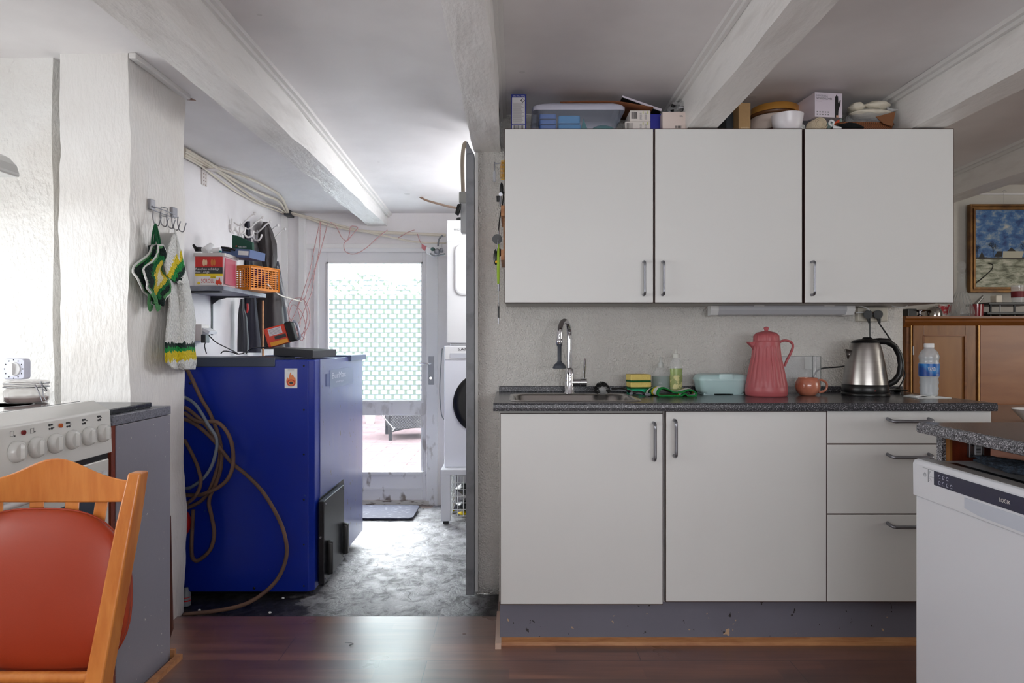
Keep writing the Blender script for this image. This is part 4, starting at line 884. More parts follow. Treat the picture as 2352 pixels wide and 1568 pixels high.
# right half: behind beam
q = 2.90; t = thing('book', 'dark book standing just right of the beam', 'book', (X(1685, q), q+.05, TZ)); B(X(1668, q), X(1696, q), q, q+.12, TZ, Z(258, q)).build('cover', M('dark_teal_cover', (44, 48, 54), .6), t, bevel=.002); B(X(1671, q), X(1679, q), q-.001, q+.002, TZ+.004, TZ+.05).build('printed_strip', m_greyink, t)
q = 2.83; t = thing('paper_bag', 'brown kraft paper packet with clear tape', 'packet', (X(1711, q), q, TZ)); B(X(1697, q), X(1724, q), q, q+.14, TZ, Z(236, q)).build('packet', M('kraft_paper', (184, 148, 102), .75, bump=(25, .4)), t, bevel=.002); B(X(1701, q), X(1721, q), q-.0012, q-.0004, TZ+.003, TZ+.035).build('tape', M('shiny_tape', (206, 176, 136), .2, bump=(60, .8)), t)
cx, cy = X(1776, 2.94), 2.955
t = thing('cake_tin', 'stacked round tins with gold rimmed lid behind the white bowl', 'tin', (cx, cy, TZ))
R0 = .096
MB().lathe([(R0, 0), (R0, .042)], (cx, cy, TZ), 48).build('dark_red_tin', M('dark_red_tin', (74, 26, 34), .4), t)
MB().lathe([(R0-.002, .043), (R0+.001, .046), (R0-.004, .106), (R0-.008, .108)], (cx, cy, TZ), 48).build('cream_tin', M('cream_tin', (224, 208, 198), .45), t)
MB().lathe([(R0-.004, .109), (R0+.0, .112), (R0+.0, .121), (R0-.010, .122)], (cx, cy, TZ), 48).build('brown_band', M('brown_band', (96, 60, 30), .4), t)
MB().lathe([(R0+.004, .123), (R0+.004, .149), (R0+.0, .152), (R0-.006, .152), (R0-.010, .146)], (cx+.01, cy, TZ), 48).build('gold_lid', M('brass_gold', (214, 156, 74), .3, .55), t)
cx, cy = X(1805, 2.80), 2.785
o = MB().lathe([(.045, 0), (.05, .004), (.058, .035), (.0625, .062), (.0635, .066), (.061, .067), (.055, .035), (.045, .01)], (cx, cy, TZ), 40).build('bowl', M('white_ceramic', (226, 222, 226), .3), bevel=0); tag(o, 'plain white bowl in front of the tins', 'bowl')
# glove box, tilted, resting over a dark box
q = 2.80; mt = M('lilac_white_card', (222, 212, 222), .5)
o = B(X(1845, q), X(1878, q), q+.02, q+.15, TZ, TZ+.058).build('dark_carton', M('charcoal_card', (58, 56, 60), .6), bevel=.001); tag(o, 'charcoal carton under the glove box', 'box')
t, w_, dd, h = card('glove_box', 'white carton of disposable nitrile gloves with black hand picture', 'box', X(1868, q-.01), X(1936, q-.01), q-.01, q+.22, TZ+.062, Z(213, q-.01), mt, 0)
t.rotation_euler = (0, 0, .13); t.location.x -= .012
text('DISPOSABLE', w_*.85, (-w_+.005, -dd-.0006, h-.016), 'front', M('thin_grey_print', (120, 116, 124), .6), t, height=.007); text('NITRILE GLOVES', w_*1.15, (-w_+.005, -dd-.0006, h-.028), 'front', m_ink, t, height=.0075)
lines(t, -w_+.005, -w_+.03, -dd-.0006, h-.036, h-.033, 1)
for zr in (.022, .012):
    for k in range(5): MB().box(-w_+.008+k*.012, -w_+.013+k*.012, -dd-.0006, -dd, zr-.004, zr+.001).build('pictogram', m_greyink, t)
hand = [(.0, 0), (.014, 0), (.016, .02), (.024, .034), (.026, .046), (.022, .046), (.018, .036), (.015, .040), (.014, .056), (.011, .056), (.010, .060), (.006, .060), (.005, .055), (.001, .056), (0, .03)]
MB().prism([(w_-.034+a, -dd-.001, .0+b*(h-.006)/.06) for a, b in hand], (0, .0006, 0)).build('hand_picture', m_ink, t)
B(w_-.028, w_-.018, -dd-.0012, -dd-.0009, .0005, .009).build('wrist_picture', M('skin_print', (206, 160, 140), .6), t)
q = 2.86; o = B(X(1900, q), X(1934, q), q, q+.12, TZ, Z(263, q)).build('green_carton', M('sage_card', (136, 158, 150), .5), bevel=.001); tag(o, 'sage green carton with red and white mark, below the glove box', 'box')
mb = B(X(1916, q), X(1928, q), q-.001, q-.0002, TZ+.014, Z(263, q)-.002).build('red_mark', M('orange_red_print', (226, 84, 40), .5), o); text('W', .009, (X(1918, q), q-.0016, TZ+.03), 'front', m_white2, o)
# rolled cloths
def roll(px, py, q, r, L_, lab, mat, tz=0):
    c_ = P(px, py, q); c_.z = TZ+r
    t = thing('rolled_cloth', lab, 'cloth', (c_.x, c_.y, TZ), group='rolled cloths on the cabinets')
    mb = MB(); pts = []
    for i in range(60):
        a = i/60*2*PI*3; rr_ = r*(.35+.65*i/60); pts.append(Vector((c_.x+rr_*math.cos(a), c_.y, c_.z+rr_*math.sin(a)*.95)))
    vs = pts+[p+Vector((.06*0+tz, L_, 0)) for p in pts]; n_ = len(pts)
    mb.add(vs, [(i, i+1, n_+i+1, n_+i) for i in range(n_-1)], 0, True)
    mb.build('roll', mat, t, solid=.0035); MB().ball(c_+Vector((0, .012, 0)), r*.5, .008, r*.45).build('core', mat, t)
m_linen = M('beige_linen', (206, 190, 164), .85, bump=(200, .3))
roll(1885, 0, 2.77, .030, .15, 'large beige rolled cloth below the glove box', m_linen, -.03)
roll(1843, 0, 2.76, .012, .10, 'little white roll beside the white bowl', fold_white)
t = thing('plastic_strap', 'curl of white plastic strap beside the rolled cloth', 'strap', (X(1915, 2.76), 2.76, TZ))
MB().tube([P(1912, 290, 2.76), P(1905, 284, 2.77), P(1908, 277, 2.775), P(1915, 280, 2.77), P(1914, 289, 2.765), P(1932, 294, 2.76)], .004, 6, fine=5).build('curl', m_white2, t); MB().grid(lambda u, v: Vector((X(1913+20*u, 2.755), 2.755, TZ+.014-.01*u-.012*v+.003)), 4, 2).build('tongue', m_white2, t, solid=.001)
o = crumple((X(1950, 2.80), 2.82, TZ+.023), .062, .05, .019, 4, .25).build('knitted_hat', M('black_cloth', (10, 10, 11), .95)); tag(o, 'black knitted cap squashed flat beside the rolled cloth', 'cap')
q = 2.84; t = thing('wicker_basket', 'low brown wicker basket at the right end of the cabinet top', 'basket', (X(1992, q), q+.06, TZ))
g = NG('brown_wicker_weave'); g.set(Roughness=.6); ck = g.n('TexChecker', i_Scale=230.0); g.l(g.tc.outputs['Object'], ck.inputs[0]); ck.inputs[1].default_value = lin((96, 54, 26)); ck.inputs[2].default_value = lin((146, 86, 44)); g.col(ck.outputs[0]); m_wk = g.m
cxb = (X(1925, q)+X(2057, q))/2; MB().loft([rrect(cxb, q+.08, .21, .13, .03, TZ, 4), rrect(cxb, q+.08, .24, .16, .03, TZ+.052, 4)], 0, True, True, False).build('weave', m_wk, t, solid=.006)
MB().tube(rrect(cxb, q+.08, .24, .16, .03, TZ+.054, 4), .006, 8, closed=True).build('rim', m_wk, t)
MB().prism([P(2012, 268, 2.82), P(2057, 256, 2.82), P(2050, 290, 2.82), P(2030, 284, 2.82)], (0, .004, 0)).build('cloth_flap', M('rust_brown_felt', (134, 88, 56), .9), t)
t = thing('folded_bag', 'bulging cream folded cloth in clear film on the wicker basket', 'bag', (X(1995, 2.86), 2.86, TZ+.056))
m_cr = M('cream_cloth', (222, 214, 196), .6, bump=(40, .6))
a_ = crumple((X(1998, 2.86), 2.86, Z(262, 2.86)), .088, .045, .015, 2, .12); a_.v += []
for c_, rx, rz, sd in (((1966, 248), .032, .020, 5), ((2012, 244), .056, .019, 7)):
    b_ = crumple((X(c_[0], 2.87), 2.87, Z(c_[1], 2.87)), rx, .04, rz, sd, .16); n0 = len(a_.v); a_.v += b_.v; a_.f += [[n0+q for q in f_] for f_ in b_.f]; a_.mi += b_.mi; a_.sm += b_.sm
a_.build('cloth', m_cr, t)
crumple((X(1998, 2.87), 2.87, TZ+.085), .10, .05, .036, 6, .2).build('film', m_film, t)
MB().prism([P(2036, 246, 2.85), P(2064, 252, 2.84), P(2042, 258, 2.85)], (0, .002, 0)).build('film_corner', m_film, t)
# ---------------- keys and tools at the cabinet side ----------------
q = 2.95
t = thing('key_rack', 'small wooden key rack on the side of the left wall cabinet', 'key rack', (X(1155, q), q, Z(640, q)))
B(-.045, -.028, 2.78, 3.05, Z(608, 2.95), Z(585, 2.95)).box(-.045, -.028, 2.78, 3.05, Z(512, 2.95), Z(490, 2.95)).box(-.036, -.028, 2.82, 3.03, Z(590, 2.95), Z(500, 2.95)).build('rack_board', m_rawwood, t)
t = thing('allen_tool', 'grey handled tool hanging top left of the cabinet', 'tool', (X(1136, q), q, Z(417, q)), group='things hung by the wall cabinet')
MB().tube([P(1136, 372, q), P(1136, 393, q)], .003, 8).tube([P(1136, 376, q), P(1160, 374, q)], .0025, 8).build('rod', m_steel, t); MB().loft([rrect(X(1136, q), q, .011, .008, .003, Z(417, q), 3), rrect(X(1136, q), q, .014, .010, .003, Z(402, q), 3), rrect(X(1136, q), q, .009, .007, .003, Z(392, q), 3)]).build('handle', M('grey_handle', (176, 178, 184), .4), t)
t = thing('key_coil', 'yellow spiral key coil at the top of the cabinet side', 'key ring', (X(1154, 2.85), 2.85, Z(416, 2.85)), group='things hung by the wall cabinet')
pts = []
for i in range(120):
    a = i*2*PI/8; z_ = Z(368+46*i/120, 2.85); pts.append(Vector((X(1155, 2.85)+.007*math.cos(a), 2.85+.007*math.sin(a), z_)))
MB().tube(pts, .0018, 5).build('coil', M('yellow_plastic', (236, 180, 16), .4), t); MB().tube([P(1152, 370, 2.84), P(1149, 390, 2.84), P(1150, 410, 2.84), P(1154, 395, 2.84), P(1152, 372, 2.84)], .0022, 6, fine=3).build('cord', M('tan_cord', (190, 150, 100), .7), t)
def keyset(lab, f): 
    t = thing('key_ring', lab, 'key ring', (X(1148, 2.84), 2.84, Z(*f)), group='things hung by the wall cabinet'); return t
t = keyset('black pointed fob with a bunch of small silver keys', (470, 2.84))
MB().ball(P(1152, 434, 2.84), .008, .006, .028).build('fob', m_black, t); MB().loft([rrect(X(1144, 2.84), 2.84, .012, .008, .003, Z(463, 2.84), 3), rrect(X(1144, 2.84), 2.84, .014, .008, .003, Z(450, 2.84), 3)]).build('car_key', m_black, t)
mb = MB()
for a, b, c_, dd_ in ((1149, 446, 1148, 470), (1151, 446, 1150, 468), (1147, 450, 1149, 475)): mb.cyl(P(a, b, 2.84), P(c_, dd_, 2.84), .0028)
mb.cyl(P(1150, 446, 2.836), P(1150, 446, 2.842), .008).build('keys', m_steel, t)
MB().tube([P(1157, 440, 2.85), P(1154, 470, 2.84), P(1148, 500, 2.84), P(1145, 530, 2.84)], .003, 6, fine=3).build('lanyard', m_blackm, t)
t = keyset('round black retractable key reel with silver clip', (562, 2.84))
MB().cyl(P(1142, 549, 2.835), P(1142, 549, 2.85), .0205, seg=28).build('reel', m_black, t); MB().tube([P(1144, 550, 2.83), P(1143, 565, 2.83), P(1140, 576, 2.83)], .0028, 8).tube([P(1146, 528, 2.84), P(1146, 540, 2.84)], .003, 8).build('clip', m_steel, t)
t = keyset('long oval black key finder with yellow button', (609, 2.84))
MB().ball(P(1139, 590, 2.84), .011, .009, .034).ball(P(1147, 580, 2.845), .011, .009, .018).build('finder', m_black, t); MB().ball(P(1140, 601, 2.831), .005, .003, .006).build('button', MATS['yellow_plastic'], t)
t = keyset('lime green lanyard with a silver swivel, hanging lowest', (744, 2.84))
MB().grid(lambda u, v: P(1144.5+(3+2*v*math.sin(PI*v))*(u-.5)*1.6, 560+92*v, 2.83), 3, 10).build('strap', M('lime_webbing', (156, 190, 50), .7), t, solid=.0015)
MB().tube([P(1145, 652, 2.83), P(1145, 668, 2.83)], .004, 8).tube([P(1145, 668, 2.83), P(1145, 696, 2.83)], .0009, 5).tube([P(1145, 696, 2.83), P(1142, 700, 2.83), P(1145, 704, 2.83), P(1148, 700, 2.83), P(1145, 696, 2.83)], .001, 5).cyl(P(1145, 730, 2.83), P(1145, 744, 2.83), .003).build('swivel', m_steel, t)
MB().cyl(P(1145, 703, 2.83), P(1145, 730, 2.83), .004).build('black_torch', m_black, t)

# ---------------- living room ----------------
SDY = 3.88; sx0 = X(2083, SDY); zt = Z(726, SDY)
t = thing('sideboard', 'cherry wood cupboard with panelled doors in the living room', 'cupboard', (2.9, 4.05, 0))
B(sx0+.01, 3.6, SDY+.02, 4.25, .0, zt-.06).build('carcass', m_sidedark, t)
MB().loft([[Vector((xx, SDY-.02, zt)), Vector((xx, SDY-.02, zt-.012)), Vector((xx, SDY-.008, zt-.022)), Vector((xx, SDY-.012, zt-.032)), Vector((xx, SDY+.01, zt-.062)), Vector((xx, 4.25, zt-.062)), Vector((xx, 4.25, zt))] for xx in (sx0-.015, 3.6)], 0, False).build('cornice', m_sidedark, t)
zd = Z(747, SDY)
for i, (pa, pb) in enumerate(((2098, 2241), (2252, 2395))):
    a, b = X(pa, SDY), X(pb, SDY); fr_ = .058
    if i == 0:
        d_ = MB().box(a, a+fr_, SDY, SDY+.02, .1, zd).box(b-fr_, b, SDY, SDY+.02, .1, zd).box(a+fr_, b-fr_, SDY, SDY+.02, zd-fr_, zd).box(a+fr_, b-fr_, SDY, SDY+.02, .1, .16).build('door', m_sideboard, t, bevel=.002)
        B(a+fr_, b-fr_, SDY+.010, SDY+.018, .16, zd-fr_).build('panel', M('cherry_panel', (158, 108, 58), .32, vary=(5, (144, 94, 48), .3, .65), stretch=(3, 1, .6)), d_)
        MB().box(a+fr_-.004, a+fr_+.004, SDY-.002, SDY+.012, .16, zd-fr_).box(b-fr_-.004, b-fr_+.004, SDY-.002, SDY+.012, .16, zd-fr_).box(a+fr_, b-fr_, SDY-.002, SDY+.012, zd-fr_-.004, zd-fr_+.004).build('moulding', m_sidedark, d_)
        B(a-.004, a+.002, SDY-.003, SDY+.02, Z(815, SDY), Z(795, SDY)).build('hinge', m_steel, d_)
    else:
        B(a, b, SDY, SDY+.02, .1, zd).build('door', M('flame_veneer', (160, 104, 62), .3, vary=(4, (140, 86, 48), .35, .65), stretch=(.6, 1, 3)), t, bevel=.002)
MB().cyl((X(2096, SDY-.02), SDY-.008, .1), (X(2096, SDY-.02), SDY-.008, zd), .004).cyl((X(2247, SDY), SDY-.003, .1), (X(2247, SDY), SDY-.003, zd), .006).build('brass_trim', M('worn_brass', (196, 152, 96), .35, .6), t)
# painting
PY = 4.23; t = thing('painting', 'gold framed winter landscape painting with blue clouded sky', 'painting', (X(2300, PY), PY, Z(675, PY)))
xa, xb, za, zb = X(2224, PY), X(2420, PY), Z(672, PY), Z(470, PY)
g = NG('winter_landscape'); g.set(Roughness=.5)
zz = g.xyz()[2]; nz_ = g.noise(15, 8, (1, 1, 1.4), .2, .62); n2 = g.noise(20, 7, (.7, 1, 2.2), .4, .62)
sky = g.ramp(nz_, [(.34, (30, 62, 116)), (.5, (66, 112, 164)), (.6, (140, 158, 172)), (.7, (196, 192, 180))])
snow = g.ramp(n2, [(.38, (96, 98, 78)), (.5, (158, 160, 136)), (.62, (202, 200, 180))])
hzn = g.math('ADD', zz, g.math('MULTIPLY', g.math('SUBTRACT', g.noise(30, 3), .5), .012))
c = g.mix(g.math('GREATER_THAN', hzn, .214), snow, g.mix(g.math('GREATER_THAN', hzn, .227), (62, 56, 44), sky)); g.col(c); m_art = g.m
MB().loft([[Vector((x_, PY-.004, z_)) for x_, z_ in ((xa+.03, za+.03), (xb-.03, za+.03), (xb-.03, zb-.03), (xa+.03, zb-.03))], [Vector((x_, PY, z_)) for x_, z_ in ((xa+.03, za+.03), (xb-.03, za+.03), (xb-.03, zb-.03), (xa+.03, zb-.03))]], 0, False).build('canvas', m_art, t)
m_gold = M('dark_gilt', (126, 88, 40), .35, .5, vary=(12, (84, 52, 22), .35, .6)); f_ = MB()
for (w0, w1, dp) in ((0, .012, .022), (.012, .022, .012), (.022, .034, .018)):
    f_.box(xa+w0, xa+w1, PY-dp, PY+.01, za+w0, zb-w0).box(xb-w1, xb-w0, PY-dp, PY+.01, za+w0, zb-w0).box(xa+w1, xb-w1, PY-dp, PY+.01, za+w0, za+w1).box(xa+w1, xb-w1, PY-dp, PY+.01, zb-w1, zb-w0)
f_.build('frame', m_gold, t, bevel=.001)
mt = M('dark_paint', (42, 38, 32), .6); mb = MB(); yy = PY-.0045
def twig(p, a, L_, k, w_):
    q_ = p+Vector((math.cos(a), 0, math.sin(a)))*L_; nrm = Vector((-math.sin(a), 0, math.cos(a)))*w_
    mb.add([p-nrm, q_-nrm*.6, q_+nrm*.6, p+nrm], [(0, 1, 2, 3)])
    if k > 0:
        for s_ in (-.5, -.15, .25, .55): twig(p.lerp(q_, random.uniform(.55, 1)), a+s_+random.uniform(-.1, .1), L_*.62, k-1, w_*.65)
for px, s_ in ((2280, .052), (2243, .04), (2352, .052), (2395, .045)): twig(Vector((X(px, PY), yy, Z(590, PY))), PI/2, s_, 3, .0016)
mb.prism([(X(2246, PY), yy, Z(594, PY)), (X(2262, PY), yy, Z(594, PY)), (X(2254, PY), yy, Z(578, PY))], (0, .0004, 0)).prism([(X(2282, PY), yy, Z(590, PY)), (X(2300, PY), yy, Z(590, PY)), (X(2302, PY), yy, Z(577, PY)), (X(2290, PY), yy, Z(577, PY))], (0, .0004, 0)).prism([(X(2312, PY), yy, Z(577, PY)), (X(2332, PY), yy, Z(577, PY)), (X(2322, PY), yy, Z(568, PY))], (0, .0004, 0)).build('painted_trees', mt, t)
MB().prism([(X(2302, PY), yy-.0002, Z(592, PY)), (X(2346, PY), yy-.0002, Z(592, PY)), (X(2350, PY), yy-.0002, Z(577, PY)), (X(2303, PY), yy-.0002, Z(577, PY))], (0, .0003, 0)).build('painted_house', M('cream_paint', (196, 192, 170), .6), t)
mb = MB(); pts = [P(x_, y_, yy) for x_, y_ in ((2238, 652), (2252, 642), (2268, 628), (2278, 618), (2280, 608), (2270, 604))]; mb.tube(spline(pts, 4), .0035, 4).build('painted_fence', mt, t)
MB().tube([P(2306, 470, PY), P(2306, 440, PY)], .001, 5).tube([P(2302, 440, PY), P(2306, 437, PY), P(2312, 439, PY)], .001, 5).build('hanging_wire', m_steel, t)
# decanter and bric-a-brac on the sideboard
zs = zt
def at(px, d): return X(px, d)
cx, cy = at(2208, 3.95), 3.95; t = thing('decanter', 'cut glass decanter with faceted stopper', 'decanter', (cx, cy, zs))
k = 3.95/F
m_dec = M('cut_glass', (206, 208, 204), .08, alpha=.24, spec=1.0, bump=(60, .5))
MB().lathe([(r*k, (724-y)*k) for r, y in ((26, 723), (27, 715), (25, 705), (20, 690), (12, 670), (8, 655), (7.5, 630), (9, 624), (7, 622))], (cx, cy, zs), 20, 0, False).build('body', m_dec, t)
MB().lathe([(r*k, (724-y)*k) for r, y in ((5, 622), (8, 616), (9.5, 608), (8, 601), (3, 596))], (cx, cy, zs), 8, 0, False).build('stopper', m_dec, t)
mb = MB()
for i in range(14):
    a = i*2*PI/14; mb.tube([Vector((cx+r*k*math.cos(a+s_), cy+r*k*math.sin(a+s_), zs+(724-y)*k)) for r, y, s_ in ((26.5, 718, 0), (24, 702, .2), (17, 684, .35), (11, 668, .4))], .0016, 5)
mb.build('cut_pattern', M('glass_highlight', (190, 192, 188), .1, alpha=.5), t)  # pale raised lines of the cut pattern
t = thing('silver_dish', 'small silver footed dish at the left end of the cupboard', 'dish', (at(2112, 3.95), 3.95, zs))
MB().lathe([(.022, 0), (.024, .004), (.008, .012), (.006, .024), (.05, .036), (.052, .038), (.006, .028)], t.location, 24).build('dish', m_chrome, t)
t = thing('metal_dome', 'polished metal dome on the cupboard', 'ornament', (at(2145, 3.95), 3.95, zs)); MB().lathe([(.042, 0), (.043, .02), (.036, .044), (.018, .058), (.002, .062)], t.location, 24).build('dome', M('polished_silver', (170, 166, 160), .15, 1), t)
o = B(at(2086, 3.93), at(2106, 3.93), 3.93, 4.0, zs, zs+.045).build('black_tin', m_black, bevel=.003); tag(o, 'black tin at the extreme left of the cupboard top', 'tin')
t = thing('red_gift_bag', 'red and white patterned packet behind the decanter', 'packet', (at(2172, 4.02), 4.02, zs)); B(at(2158, 4.02), at(2186, 4.02), 4.02, 4.06, zs, zs+.075).build('packet', M('red_white_print', (190, 40, 48), .5, vary=(18, (226, 222, 214), .45, .5)), t)
t = thing('candle_holder', 'dark red glass tumbler right of the decanter', 'tumbler', (at(2243, 3.93), 3.93, zs)); MB().lathe([(.033, 0), (.036, .07), (.033, .07), (.03, .006)], t.location, 24).build('tumbler', M('ruby_glass', (130, 16, 28), .1, coat=.6), t)
t = thing('bottle_in_dish', 'small silver topped bottle leaning in the clutter on the cupboard', 'bottle', (at(2255, 3.97), 4.0, zs)); MB().tube([P(2240, 700, 4.0)+Vector((0, 0, .0)), P(2258, 680, 4.0)], [.012, .008], 12).cyl((at(2240, 4.0), 4.0, zs), (at(2240, 4.0), 4.0, zs+.06), .02).build('bottle', M('dull_silver', (150, 148, 144), .3, .6), t)
t = thing('record_player', 'low black device with metal parts on the cupboard below the painting', 'device', (at(2320, 3.98), 3.98, zs)); B(at(2268, 3.96), at(2400, 3.96), 3.96, 4.2, zs+.012, zs+.028).box(at(2275, 3.96), at(2392, 3.96), 3.97, 4.18, zs+.07, zs+.085).build('plinth', m_black, t, bevel=.003)
for px in (2275, 2297, 2330, 2385): MB().cyl((at(px, 3.98), 3.98, zs), (at(px, 3.98), 3.98, zs+.07), .006 if px != 2297 else .003).build('post', m_steel if px == 2297 else m_black, t)
o = B(at(2291, 3.96), at(2305, 3.96), 3.97, 4.02, zs+.085, zs+.125).build('white_switch_box', m_cream, bevel=.002); tag(o, 'small white box standing on the low black device', 'box')
t = thing('drinking_glass', 'tall tumbler with red label below the painting', 'glass', (at(2341, 3.99), 4.0, zs+.085)); MB().lathe([(.030, 0), (.036, .10), (.034, .10), (.028, .004)], t.location, 24).build('tumbler', m_glassfaint, t); MB().lathe([(.0335, .03), (.0350, .065)], t.location, 24, 0, True, False, False).build('label', M('dark_red_label', (120, 24, 34), .5), t)
# dining table with bowl
TT = .775
t = thing('dining_table', 'brown table in the living room in front of the cupboard', 'table', (2.9, 3.3, 0)); m_tbl = M('pink_brown_laminate', (150, 122, 104), .35)
B(1.98, 4.0, 2.75, 3.84, TT-.03, TT).build('table_top', m_tbl, t, bevel=.003)
for xx in (2.05, 3.9):
    for yy in (2.82, 3.78): B(xx-.03, xx+.03, yy-.03, yy+.03, 0, TT-.03).build('leg', m_sidedark, t)
t = thing('small_bowl', 'white bowl on the living room table', 'bowl', (X(2372, 3.0), 3.0, TT)); MB().lathe([(.03, 0), (.034, .004), (.062, .035), (.078, .055), (.076, .056), (.055, .03), (.03, .008)], t.location, 36).build('bowl', m_white2, t)

# ---------------- peninsula and dishwasher ----------------
PX = 1.117
t = thing('peninsula_worktop', 'speckled light grey edged worktop above the dishwasher', 'worktop', (1.5, 1.3, WB))
B(PX+.008, 2.0, -.6, 1.885, WB, WT).build('slab', m_worktop, t)
MB().loft([[Vector((PX+.008, yy, WB)), Vector((PX+.002, yy, WB+.002)), Vector((PX, yy, WB+.008)), Vector((PX, yy, WT-.008)), Vector((PX+.004, yy, WT-.002)), Vector((PX+.012, yy, WT+.0005)), Vector((PX+.014, yy, WB))] for yy in (-.6, 1.885)], 0, False).build('front_edge', m_pen_edge, t)
t = thing('peninsula_cabinet', 'open red wood cabinet frame between worktop and dishwasher', 'cabinet', (1.5, 1.5, 0))
B(1.172, 1.198, 1.862, 1.884, 0, WB).box(1.198, 1.95, 1.874, 1.884, 0, WB).build('end_panel', m_pen_edge, t)
B(1.192, 1.95, 1.852, 1.873, 0, WB).build('inner_side', m_redwood, t); B(1.183, 1.19, 1.845, 1.862, .7, WB).build('front_strip', m_sideboard, t)
B(1.262, 1.28, -.5, 1.80, .822, .842).build('batten', M('pinkish_batten', (176, 124, 104), .6), t)
hb_ = B(1.232, 1.272, 1.838, 1.850, .812, .853).build('metal_bracket', m_steel, t, bevel=.002)
MB().cyl((1.239, 1.836, .846), (1.239, 1.842, .846), .003).cyl((1.267, 1.836, .818), (1.267, 1.842, .818), .003).cyl((1.238, 1.836, .818), (1.238, 1.842, .818), .003).build('screws', m_dark, hb_); 
B(1.246, 1.264, 1.8365, 1.838, .820, .849).build('label', M('bracket_label', (200, 200, 205), .5), hb_)
mb = MB(); z_ = .822
for i in range(6): mb.box(1.249, 1.261, 1.8362, 1.8365, z_, z_+.0015+.001*(i % 2)); z_ += .004
mb.build('barcode', m_ink, hb_)
dx = 1.082; zt = Z(1052, 1.842)
t = thing('dishwasher', 'white dishwasher pulled out below the worktop corner', 'dishwasher', (dx+.3, 1.6, 0)); 
# appliance front faces the room (-X)
B(dx+.03, dx+.57, 1.249, 1.837, .02, zt-.006).build('body', M('appliance_side', (180, 182, 186), .4), t)
cp0 = zt-.098
PYc = [(dx+.001, zt-.016), (dx+.010, zt-.003), (dx+.016, zt)]
DY1 = 1.842; DY0 = 1.244
MB().loft([[Vector((dx, yy, cp0)), Vector((dx-.001, yy, zt-.012)), Vector((dx+.004, yy, zt-.003)), Vector((dx+.012, yy, zt)), Vector((dx+.045, yy, zt)), Vector((dx+.045, yy, cp0))] for yy in (DY0, DY1)], 0, False).build('control_panel', m_dw, t, bevel=.002)
B(dx+.046, dx+.080, DY0+.01, DY1-.055, zt-.014, zt-.003).build('seal', m_black, t); B(dx+.010, dx+.046, DY0+.01, DY1-.01, zt, zt+.0008).build('top_strip', M('grey_steel_strip', (156, 152, 150), .3, .1), t)
B(dx+.006, dx+.045, DY0+.003, DY1-.003, .06, cp0-.0015).build('door', m_dw, t, bevel=.003)
B(dx+.05, dx+.07, DY0, DY1, 0, .06).build('kick_plate', m_white2, t)
def yfor(px): return (dx)*F/(px-CX)
ys_ = yfor(2147); yb = DY0+.05
B(dx-.0022, dx-.0008, yb, ys_, zt-.052, zt-.016).build('display_panel', M('navy_display', (38, 38, 66), .22), t)
text('LOGIK', .034, (dx-.0030, yfor(2298), zt-.0400), 'nx', m_white2, t, height=.0085)
mw = M('pale_icons', (190, 194, 214), .4)
for row, zz_, n_ in ((0, zt-.026, 3), (1, zt-.042, 4)):
    for i in range(n_):
        y_ = yfor(2160+9*i+(0 if row else 0)) ; r_ = .0036
        MB().tube([(dx-.0026, y_-r_*math.cos(a), zz_+r_*math.sin(a)) for a in [q*.9 for q in range(6 if (i+row) % 2 else 5)]], .0006, 5).box(dx-.003, dx-.0022, y_-.004, y_+.003, zz_-.0052, zz_-.0044).build('programme_icon', mw, t)
mi = M('thin_grey_icon', (130, 134, 140), .5); y_ = yfor(2125.5)
MB().tube([(dx-.0012, y_+.005*math.sin(a), zt-.0335+.005*math.cos(a)) for a in [.6+q*.5 for q in range(11)]], .0005, 5).box(dx-.002, dx-.0008, y_-.0004, y_+.0004, zt-.033, zt-.027).build('power_symbol', mi, t)
MB().box(dx-.0015, dx-.0005, yfor(2147), yfor(2120), zt-.0165, zt-.0158).box(dx-.0015, dx-.0005, yfor(2147), yfor(2133), zt-.0345, zt-.034).box(dx-.0015, dx-.0005, yfor(2133.5), yfor(2132.6), zt-.05, zt-.016).build('button_lines', mi, t)
text('P', .0055, (dx-.0014, yfor(2136), zt-.0285), 'nx', mi, t); text('½', .008, (dx-.0014, yfor(2136.5), zt-.0455), 'nx', mi, t)
# recessed grip
gy0, gy1 = yfor(2520), yfor(2217)
MB().prism([(dx-.001, gy1, zt-.058), (dx-.001, gy1, zt-.083), (dx-.001, gy1-.05, zt-.090), (dx-.001, gy1-.3, zt-.090), (dx-.001, gy1-.3, zt-.058)], (-.0012, 0, 0)).build('grip_recess', M('grip_grey_white', (206, 212, 224), .35), t)
o = crumple((1.20, 1.60, zt+.016), .045, .17, .013, 9, .35)
o = o.build('blue_cloth', M('dark_blue_fluff', (52, 66, 82), .9, bump=(120, 1.0), vary=(60, (28, 34, 46), .4, .6))); tag(o, 'dark blue fluffy cloth stuffed above the dishwasher', 'cloth')
# ---------------- cooker run on the left ----------------
OX = -1.203; OY0, OY1 = 1.455, 2.055
t = thing('cooker', 'white freestanding cooker with six clear knobs and glass hob', 'cooker', (-1.5, 1.755, 0))
B(-1.80, OX-.03, OY0+.003, OY1-.003, .02, .925).build('body', m_enamel, t, bevel=.003)
MB().loft([[Vector((OX-.04, yy, .793)), Vector((OX, yy, .793)), Vector((OX, yy, .800)), Vector((OX-.006, yy, .918)), Vector((OX-.010, yy, .922)), Vector((OX-.055, yy, .948)), Vector((OX-.07, yy, .948))] for yy in (OY0, OY1)], 0, False).build('fascia', m_enamel, t, bevel=.0025)
B(-1.80, OX-.06, OY0+.003, OY1-.003, .915, .944).build('hob_frame', m_enamel, t, bevel=.003)
B(-1.76, OX-.085, OY0+.02, OY1-.02, .944, .9475).build('glass_hob', M('grey_glass_hob', (120, 122, 124), .05, coat=1.0, spec=.8), t)
